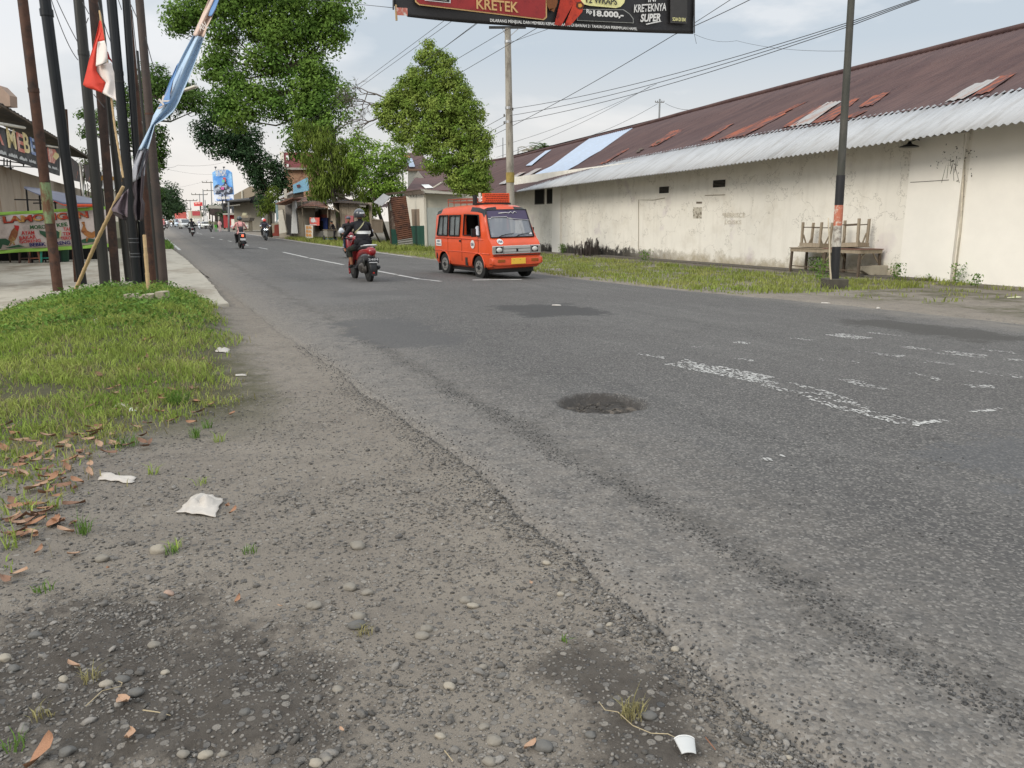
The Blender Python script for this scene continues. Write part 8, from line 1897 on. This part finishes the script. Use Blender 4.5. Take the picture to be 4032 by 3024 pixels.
# van driver
JD_=dict(pelvis=(-.3,.55,.86),chest=(-.3,.58,1.15),neck=(-.3,.60,1.33),head=(-.3,.64,1.47),shL=(-.48,.60,1.27),shR=(-.12,.60,1.27),elL=(-.54,.72,1.05),elR=(-.08,.72,1.05),haL=(-.42,.92,1.08),haR=(-.18,.92,1.08),hpL=(-.38,.6,.84),hpR=(-.22,.6,.84),knL=(-.4,.95,.84),knR=(-.2,.95,.84),anL=(-.4,1.0,.5),anR=(-.2,1.0,.5),ftL=(-.4,1.1,.46),ftR=(-.2,1.1,.46))
JD={k_:(-v_[0],v_[1],v_[2]) for k_,v_ in JD_.items()};JD={(k_[:-1]+('R' if k_[-1]=='L' else 'L') if k_[-1] in 'LR' else k_):v_ for k_,v_ in JD.items()}
t=person('person','driver in a pale shirt with dark hair at the wheel of the orange minivan',JD,[(SK,lambda c:c.z>1.33 or c.y>.82 and c.z>.98),(cl('driver_shirt',200,205,215),lambda c:c.z>.9),(DN,lambda c:True)],vox=.02)
mb=MB();mb.ell((.3,.625,1.50),(.088,.105,.10),12,8);mb.build('hair',mat('hair_black',(0,0,0)),t,smooth=True);t.location=VAN.location;t.rotation_euler=VAN.rotation_euler;t.scale=(1.08,1.05,1.05)
# ================================================================ TREES
def crown_blob(c,rx,ry,rz,n,size,cl_k=14,clr=.35,droop=0.,fill=.5):
    """leaf centres: clusters in an ellipsoid shell"""
    k=max(1,n//cl_k)
    d=RNG.normal(0,1,(k,3));d/=np.linalg.norm(d,axis=1)[:,None]
    rad=(RNG.uniform(fill**3,1,k)**(1/3))
    # lumpy surface
    lump=np.array([.86+.28*mn.noise(Vector((float(q[0])*2.2+c[0],float(q[1])*2.2+c[1],float(q[2])*2.2))) for q in d])
    cen=d*(rad*lump)[:,None]*np.array([rx,ry,rz])+np.array(c)
    m=RNG.normal(0,1,(k,cl_k,3));m/=np.linalg.norm(m,axis=2)[:,:,None]+1e-9
    m*=(RNG.random((k,cl_k,1))**.5)*clr*np.array([1,1,.6])
    P=(cen[:,None,:]+m).reshape(-1,3)
    Nn=(m/(np.linalg.norm(m,axis=2)[:,:,None]+1e-9)*.75+(d*.8)[:,None,:]+np.array([0,0,.45])).reshape(-1,3)
    if droop: P[:,2]-=RNG.random(len(P))*droop
    return P,Nn
def lcards(P,Nn,size,asp,sd,rn=.38):
    n=len(P);s=(RNG.uniform(.6,1.25,n)*size)[:,None];nn=Nn/(np.linalg.norm(Nn,axis=1)[:,None]+1e-9)+RNG.normal(0,rn,(n,3));nn/=np.linalg.norm(nn,axis=1)[:,None]
    d=RNG.normal(0,1,(n,3))
    d/=np.linalg.norm(d,axis=1)[:,None]
    if sd is not None: d=d*.6+sd*1.3
    d=d-nn*np.sum(d*nn,axis=1)[:,None]*(.9 if sd is None else .5);d/=np.linalg.norm(d,axis=1)[:,None]+1e-9
    r=np.cross(d,nn);r/=(np.linalg.norm(r,axis=1)[:,None]+1e-9);up=np.cross(r,d)
    a=P-d*s*.5;t=P+d*s*.5;l=P+r*s*asp*.5+up*s*.06;q=P-r*s*asp*.5+up*s*.06
    V=np.stack([a,l,t,q],1).reshape(-1,3);k=(np.arange(n)*4)[:,None]
    return V,np.concatenate([k+np.array([[0,1,2]]),k+np.array([[0,2,3]])],0)
def tree(name,label,base,D,blobs,m,leafsize,dens,trunk_r,cat='tree',group=None,asp=.5,updir=.4,clr=None,trunkpts=None,depth=1.,droop=0,sd=None,bark=None,limbs=True,jit=.25,fill=.45,cl_k=14):
    """blobs: list of (u,v,ru,rv[,weight]) in photo pixels at depth D"""
    t=thing(name,label,cat,base,group=group);Ps=[];Ns=[];cs=[]
    for q in blobs:
        u,v_,ru,rv=q[:4];dd=random.uniform(-1,1)*ru/F*D*jit
        c=at(u,v_,D+dd);rx=ru/F*D;rz=rv/F*D;ry=(rx*.9)*depth
        n=int(dens*math.pi*rx*rz/(.5*leafsize*leafsize*asp)*(q[4] if len(q)>4 else 1))
        _p,_n=crown_blob(c,rx,ry,rz,n,leafsize,clr=clr or leafsize*2.4,droop=droop,fill=fill,cl_k=cl_k);Ps.append(_p);Ns.append(_n);cs.append((c,rx,rz))
    P=np.concatenate(Ps);v,f=lcards(P,np.concatenate(Ns),leafsize,asp,sd);npmesh('crown',v-np.array(base,dtype=float),f,m,parent=t)
    mb=MB();base=Vector(base)
    if trunkpts: tp=[at(u,v_,D) for u,v_ in trunkpts];pts=[base]+tp
    else: top=cs[0][0];pts=[base,base.lerp(top,.5)+Vector((random.uniform(-.3,.3),0,0)),top]
    L=len(pts)-1;mb.tube(pts,[lerp(trunk_r,trunk_r*.35,i/max(1,L)) for i in range(L+1)],10)
    if limbs:
        for c,rx,rz in cs:
            # nearest point on trunk lower than blob
            q=min(pts[1:] if len(pts)>1 else pts,key=lambda p:(p-c).length+max(0,p.z-c.z)*2)
            mid=q.lerp(c,.5)+Vector((random.uniform(-.1,.1)*rx,random.uniform(-.1,.1)*rx,-.12*(c-q).length))
            mb.tube([q,mid,c],[trunk_r*.32,trunk_r*.2,trunk_r*.07],7)
            for _ in range(3):
                a=Vector(RNG.normal(0,1,3)).normalized();e=c+Vector((a.x*rx*.8,a.y*rx*.6,a.z*rz*.8));mb.tube([mid.lerp(c,.7),mid.lerp(e,.75),e],[trunk_r*.1,trunk_r*.07,trunk_r*.03],5)
    mb.build('trunk',bark or M['bark'],t,world=True,smooth=True);return t
DSC=1823/1000.
k=4032/2212.
def B(*l): return [tuple([q[0]*k,q[1]*k,q[2]*k,q[3]*k]+list(q[4:])) for q in l]
LF_main=leafmat('leaf_bright',(.10,.19,.036),(.185,.29,.058),.35,.35,.35)
LF_dark=leafmat('leaf_dark',(.025,.055,.024),(.045,.085,.032),.4,.5,.25)
LF_mid=leafmat('leaf_mid',(.06,.115,.026),(.10,.17,.038),.4,.5,.3)
LF_cone=leafmat('leaf_cone',(.15,.24,.04),(.27,.34,.075),.4,1.2,.3)
LF_fern=leafmat('leaf_fern',(.10,.15,.025),(.18,.235,.045),.4,.8,.3)
LF_yel=leafmat('leaf_yellowgreen',(.15,.26,.04),(.24,.36,.06),.35,.5,.35)
LF_far=leafmat('leaf_far',(.035,.065,.03),(.06,.1,.04),.35,.2,.2)
# main big tree
D0=66;bpt=at(1318,876,D0);base=(bpt.x+1.2,bpt.y+1,-.2)
tree('broad_leaved_tree','largest bright green tree with mossy limbs, crown running out of the top of the photo',base,D0,
 B((400,35,46,34),(445,15,55,40),(480,70,42,34),(385,60,26,20),(520,20,60,42),(560,60,55,40),(600,20,60,45),(610,80,60,40),(680,25,60,42),(740,20,46,30),(655,65,55,40),(725,60,34,34),(715,95,30,30,.6),
  (480,120,42,30),(455,150,30,32),(500,165,38,36),(560,130,50,38,.8),(615,140,48,40,.8),(665,130,40,38),(690,170,45,45),(650,195,45,40,.9),(575,200,44,34),(520,205,44,34),(480,215,38,34),(545,245,34,26),(500,255,36,26),(600,235,36,34,.8),(690,225,46,44),(735,205,34,32,.7),(745,240,26,26,.5),(660,250,42,40),(700,275,36,36,.9),(655,292,42,34,.9),(705,312,40,30,.8),(640,325,22,26,.8),(620,-30,150,45,.7),(480,-20,80,40,.7)),
 LF_main,.33,5.2,.34,trunkpts=[(1330,700),(1310,520),(1250,440),(1150,360),(1130,270)],clr=1.0,cl_k=20,depth=1.1,fill=.5)
tree('dark_tree','dark dense tree leaning over the road left of the big bright one',(at(1060,876,80).x,at(1060,876,80).y,-.05),80,
 B((470,250,48,26),(440,285,30,24),(500,290,44,34),(450,305,26,20),(535,300,36,36),(475,325,34,18),(545,340,34,30),(520,330,30,26),(560,385,26,34),(590,355,26,20),(600,385,20,36),(575,430,22,30),(610,400,16,40),(545,365,22,18)),
 LF_dark,.34,4.5,.26,trunkpts=[(1062,830),(1050,740),(1010,650),(960,580)],clr=.9,cl_k=18)
tree('roadside_tree','mid-dark tree crown hanging behind the sign poles on the left side of the road',(at(640,876,58).x-2.5,at(640,876,58).y,0),58,
 B((330,165,36,28),(300,200,34,30),(360,190,44,34),(395,215,38,32),(425,210,26,22),(345,235,40,30),(290,240,30,24),(260,215,28,20),(215,255,26,20),(195,285,22,18),(185,250,16,14),(420,240,22,14,.7),(405,190,24,18),(240,270,30,16),(300,290,44,30),(340,300,22,40),(335,350,18,34),(350,340,10,26,.7),(320,340,30,30),(320,400,26,40)),
 LF_mid,.26,4.2,.3,trunkpts=[(560,760),(560,600),(570,470),(600,380)],clr=.6,cl_k=18)
tree('leafy_bush','pale grey-green bush behind the furniture shop roof',(at(330,876,60).x,at(330,876,60).y,0),60,B((185,325,12,10,.5),(190,345,18,16),(180,365,24,20),(210,380,30,30),(230,400,40,30)),leafmat('leaf_greyolive',(.10,.13,.06),(.15,.18,.08)),.2,1.6,.12,clr=.5)
tree('shrub','dark green shrub line behind the food stall, seen between the poles',(at(420,876,48).x,at(420,876,48).y,0),48,B((225,430,30,30),(265,440,26,30),(305,440,22,36)),LF_mid,.22,2.5,.1,clr=.5)
# cone-shaped tree
D1=37;bpt=at(1860,876,D1);base=(bpt.x+1.5,bpt.y+1.2,-.2)
tree('cone_shaped_tree','dense cone-shaped light green tree standing alone before the pole',base,D1,
 B((830,238,26,22),(852,214,28,22),(842,258,30,24),(868,288,28,22),(925,95,14,12),(918,120,24,18),(950,130,38,26),(960,165,46,30),(905,165,36,26),(880,190,32,26),(925,200,50,32),(980,200,46,34),(895,225,40,30),(960,235,56,36),(1005,240,48,36),(860,215,22,20,.7),(880,260,28,26),(935,275,52,34),(1000,285,56,38),(1035,300,32,36),(915,310,40,26),(975,330,56,34),(1025,345,40,36),(950,355,40,20),(1000,375,44,24),(1040,385,26,22),(1010,400,34,20),(1040,408,22,16),(985,392,24,14)),
 LF_cone,.14,6.5,.16,trunkpts=[(1860,740),(1800,560)],clr=.3,cl_k=20,droop=.1,fill=.6)
# bare branches left of the cone tree
t=thing('bare_branch_tree','leafless thin branches poking out left of the cone-shaped tree','tree',base);mb=MB()
def twigs(p,d,l,r,n):
    q=p+d*l;mb.tube([p,p.lerp(q,.5)+Vector(RNG.normal(0,.05*l,3)),q],[r,r*.8,r*.55],5)
    if n>0:
        for _ in range(3): twigs(q if random.random()<.6 else p.lerp(q,.6),(d+Vector(RNG.normal(0,.5,3))).normalized(),l*.72,r*.6,n-1)
p=at(1520,400,D1);lx=-Vector((cy_,-sy_,0))
for du,dv_ in ((0,0),(15,25),(5,60)): twigs(at(1525+du,390+dv_,D1),(lx+Vector((0,0,.35-dv_*.012))).normalized(),1.0,.045,4)
mb.build('branches',mat('bare_bark',(.12,.10,.085),.9),t,world=True)
# shrubs under and right of the big tree
D2=60
tree('feathery_tree','bright feathery light green tree behind the rusty shelter',(at(1530,876,D2).x,at(1530,876,D2).y,-.2),D2,
 B((770,285,10,14,.6),(765,300,22,16,.7),(790,310,34,20,.8),(850,320,26,18,.7),(780,345,36,26),(825,345,36,28),(860,350,26,26),(840,375,36,26),(800,385,34,26),(850,400,30,22),(820,410,30,18),(870,335,14,30,.5)),LF_yel,.22,3.6,.16,clr=.5,cl_k=16)
tree('hanging_fig_tree','tree smothered in hanging olive-green fronds above the wooden shack',(at(1310,876,62).x+1.,at(1310,876,62).y,-.2),62,
 B((660,285,34,30),(700,300,40,34),(740,320,34,30),(680,345,40,34),(725,360,38,34),(690,395,30,28),(700,400,40,26),(750,385,34,30),(775,415,26,20),(760,350,30,30),(790,430,16,16)),LF_fern,.42,3.0,.3,asp=.22,sd=np.array([0,0,-1.1]),clr=.5,droop=.6,cl_k=16,trunkpts=[(1310,760),(1300,560)])
tree('drooping_shrub','dark drooping shrub beside the rusty shelter',(at(1500,876,54).x,at(1500,876,54).y,-.2),54,B((792,450,14,14),(795,470,16,22),(810,455,14,14)),LF_fern,.26,4,.07,asp=.3,sd=np.array([0,0,-.7]),clr=.35)
tree('slender_tree','slender tree with drooping leaves at the dark tree foot by the road',(at(1063,876,76).x,at(1063,876,76).y,-.05),76,B((578,445,16,22),(590,420,16,20),(566,455,12,16),(600,450,14,14)),LF_fern,.3,2.6,.2,asp=.3,sd=np.array([0,0,-.6]),trunkpts=[(1062,840)],clr=.4)
t=tree('green_backdrop_trees','dense mid-green foliage filling the gap behind the shack roofs',(at(1400,876,75).x,at(1400,876,75).y,-.2),75,B((720,400,50,30),(700,430,40,20),(770,380,40,34),(820,405,40,34),(870,425,34,24),(800,440,50,20)),LF_mid,.35,2.6,.2,clr=.8,limbs=False)
# far trees
for u,v_,ru,rv,D,lb in [(372,432,24,46,210,'hazy tall tree mass at the far left of the road, nearer part'),(352,440,22,50,200,'hazy tree mass at the far left, behind the rightmost pole'),(385,452,16,30,260,'far end of the hazy tree row on the left')]:
    tree('far_tree',lb,(at(u*k,876,D).x-2,at(u*k,876,D).y,.3),D,B((u,v_,ru,rv*.8),(u-4,v_-rv*.3,ru*.8,rv*.55),(u+ru*.4,v_+rv*.3,ru*.7,rv*.5)),LF_far,.7,3,.4,clr=1.6,group='trees at the far end of the road')
for u,v_,ru,rv,D,lb in [(452,450,14,10,230,'low dark tree behind the box truck, left'),(430,462,10,8,300,'distant low trees above the red container'),(467,447,12,9,220,'low tree behind the box truck, right'),(484,463,12,12,150,'round green bush beside the far shops'),(500,432,14,8,200,'tree tops left of the blue billboard legs')]:
    tree('far_tree',lb,(at(u*k,876,D).x,at(u*k,876,D).y,.3),D,B((u,v_,ru,rv),(u+ru*.5,v_+2,ru*.6,rv*.7)),LF_far,.6,3,.3,clr=1.2,group='trees at the far end of the road')
# palm behind the warehouse ridge
for u,v_,D,lb,gm in [(2145,590,70,'small green palm top peeping over the warehouse ridge',LF_mid),(2095,600,74,'faded dry palm top left of the green palm',leafmat('palm_dry',(.25,.23,.17),(.3,.27,.2)))]:
    c=at(u,v_,D);t=thing('palm_tree',lb,'palm tree',(c.x,c.y,0));mb=MB();mb.tube([(c.x,c.y,0),c],[.2,.15],8);mb.build('trunk',M['bark'],t,world=True);mb=MB()
    for i in range(14):
        a=i*6.283/14+random.random()*.3;e=random.uniform(.3,1.2);pts=[c+Vector((math.cos(a)*s,math.sin(a)*s,e*s-.55*s*s))*1.1 for s in (0,.35,.7,1.,1.3)]
        for p,q in zip(pts,pts[1:]):
            sdv=(q-p).cross(Vector((0,0,1))).normalized()
            for s in(-1,1):
                for f_ in (0,.33,.66):
                    r=p.lerp(q,f_);mb.add([r,r+(q-p)*.35,r+sdv*s*.28+(q-p)*.5-Vector((0,0,.1))],[(0,1,2)])
    mb.build('fronds',gm,t,world=True)
# ================================================================ SKY, LIGHT, CAMERA
W=bpy.data.worlds.new('World');S.world=W;W.use_nodes=True;nt=W.node_tree;N=nt.nodes;L=nt.links;bg=N['Background']
SUN_EL,SUN_AZ=R(32),R(-100)   # sun to the left of the road, slightly behind the camera
sky=N.new('ShaderNodeTexSky');sky.sky_type='NISHITA';sky.sun_disc=False;sky.sun_elevation=SUN_EL;sky.sun_rotation=SUN_AZ;sky.air_density=1.2;sky.dust_density=2
skm=N.new('ShaderNodeMix');skm.data_type='RGBA';skm.blend_type='MULTIPLY';skm.inputs[0].default_value=1;skm.inputs[7].default_value=(.10,.10,.10,1);L.new(sky.outputs[0],skm.inputs[6])
tc=N.new('ShaderNodeTexCoord');mp=N.new('ShaderNodeMapping');mp.inputs['Scale'].default_value=(1,1,3.2);mp.inputs['Location'].default_value=(.3,.1,.2);L.new(tc.outputs['Generated'],mp.inputs[0])
n1=N.new('ShaderNodeTexNoise');n1.inputs['Scale'].default_value=2.1;n1.inputs['Detail'].default_value=5;n1.inputs['Roughness'].default_value=.5;n1.inputs['Distortion'].default_value=.4;L.new(mp.outputs[0],n1.inputs['Vector'])
n2=N.new('ShaderNodeTexNoise');n2.inputs['Scale'].default_value=5.5;n2.inputs['Detail'].default_value=7;n2.inputs['Roughness'].default_value=.55;L.new(mp.outputs[0],n2.inputs['Vector'])
def wr(x,a,b_,c=0,d=1,cl_=True):
    r=N.new('ShaderNodeMapRange');r.clamp=cl_
    for i,v in enumerate((a,b_,c,d)): r.inputs[i+1].default_value=v
    L.new(x,r.inputs[0]);return r.outputs[0]
def wm(f,a,b_):
    x=N.new('ShaderNodeMix');x.data_type='RGBA';L.new(f,x.inputs[0])
    for s,v in((6,a),(7,b_)):
        if isinstance(v,tuple): x.inputs[s].default_value=(*v,1)
        else: L.new(v,x.inputs[s])
    return x.outputs[2]
sp3=N.new('ShaderNodeSeparateXYZ');L.new(tc.outputs['Generated'],sp3.inputs[0])
c1=wm(wr(n1.outputs[0],.44,.57),(.44,.495,.55),(.66,.675,.695))       # grey-blue cloud base / pale cloud
c1=wm(wr(n2.outputs[0],.52,.68,0,.55),c1,(.72,.72,.725))
hz=wr(sp3.outputs[2],.0,.2,1,0)
c2=wm(hz,c1,(.74,.69,.635))
# brighter overhead, as an overcast sky is
br=wr(sp3.outputs[2],.28,1.,1.,2.3)
vm=N.new('ShaderNodeVectorMath');vm.operation='SCALE';L.new(c2,vm.inputs[0]);L.new(br,vm.inputs['Scale'])
fin=N.new('ShaderNodeMix');fin.data_type='RGBA';fin.inputs[0].default_value=.94;L.new(skm.outputs[2],fin.inputs[6]);L.new(vm.outputs[0],fin.inputs[7])
L.new(fin.outputs[2],bg.inputs['Color']);bg.inputs['Strength'].default_value=1.0
sl_=bpy.data.lights.new('Sun','SUN');sl_.energy=1.6;sl_.angle=R(25);sl_.color=(1,.93,.82);so=bpy.data.objects.new('Sun',sl_);COL.objects.link(so)
sd_=Vector((-math.cos(SUN_EL)*.94,-math.cos(SUN_EL)*.34,math.sin(SUN_EL)));so.rotation_euler=sd_.to_track_quat('Z','Y').to_euler()
cam=bpy.data.cameras.new('Camera');co=bpy.data.objects.new('Camera',cam);COL.objects.link(co);cam.sensor_width=36;cam.lens=F/4032*36;cam.clip_start=.05;cam.clip_end=4000
co.location=CAM;co.rotation_euler=(math.pi/2-pt,0,-YAW);S.camera=co
S.view_settings.view_transform='Standard';S.view_settings.look='None';S.view_settings.exposure=.42;S.view_settings.gamma=1
S.cycles.max_bounces=6;S.cycles.transparent_max_bounces=8;S.cycles.use_denoising=True
for o in list(COL.objects):
    if o.type=='EMPTY' and '_o' in o: del o['_o']
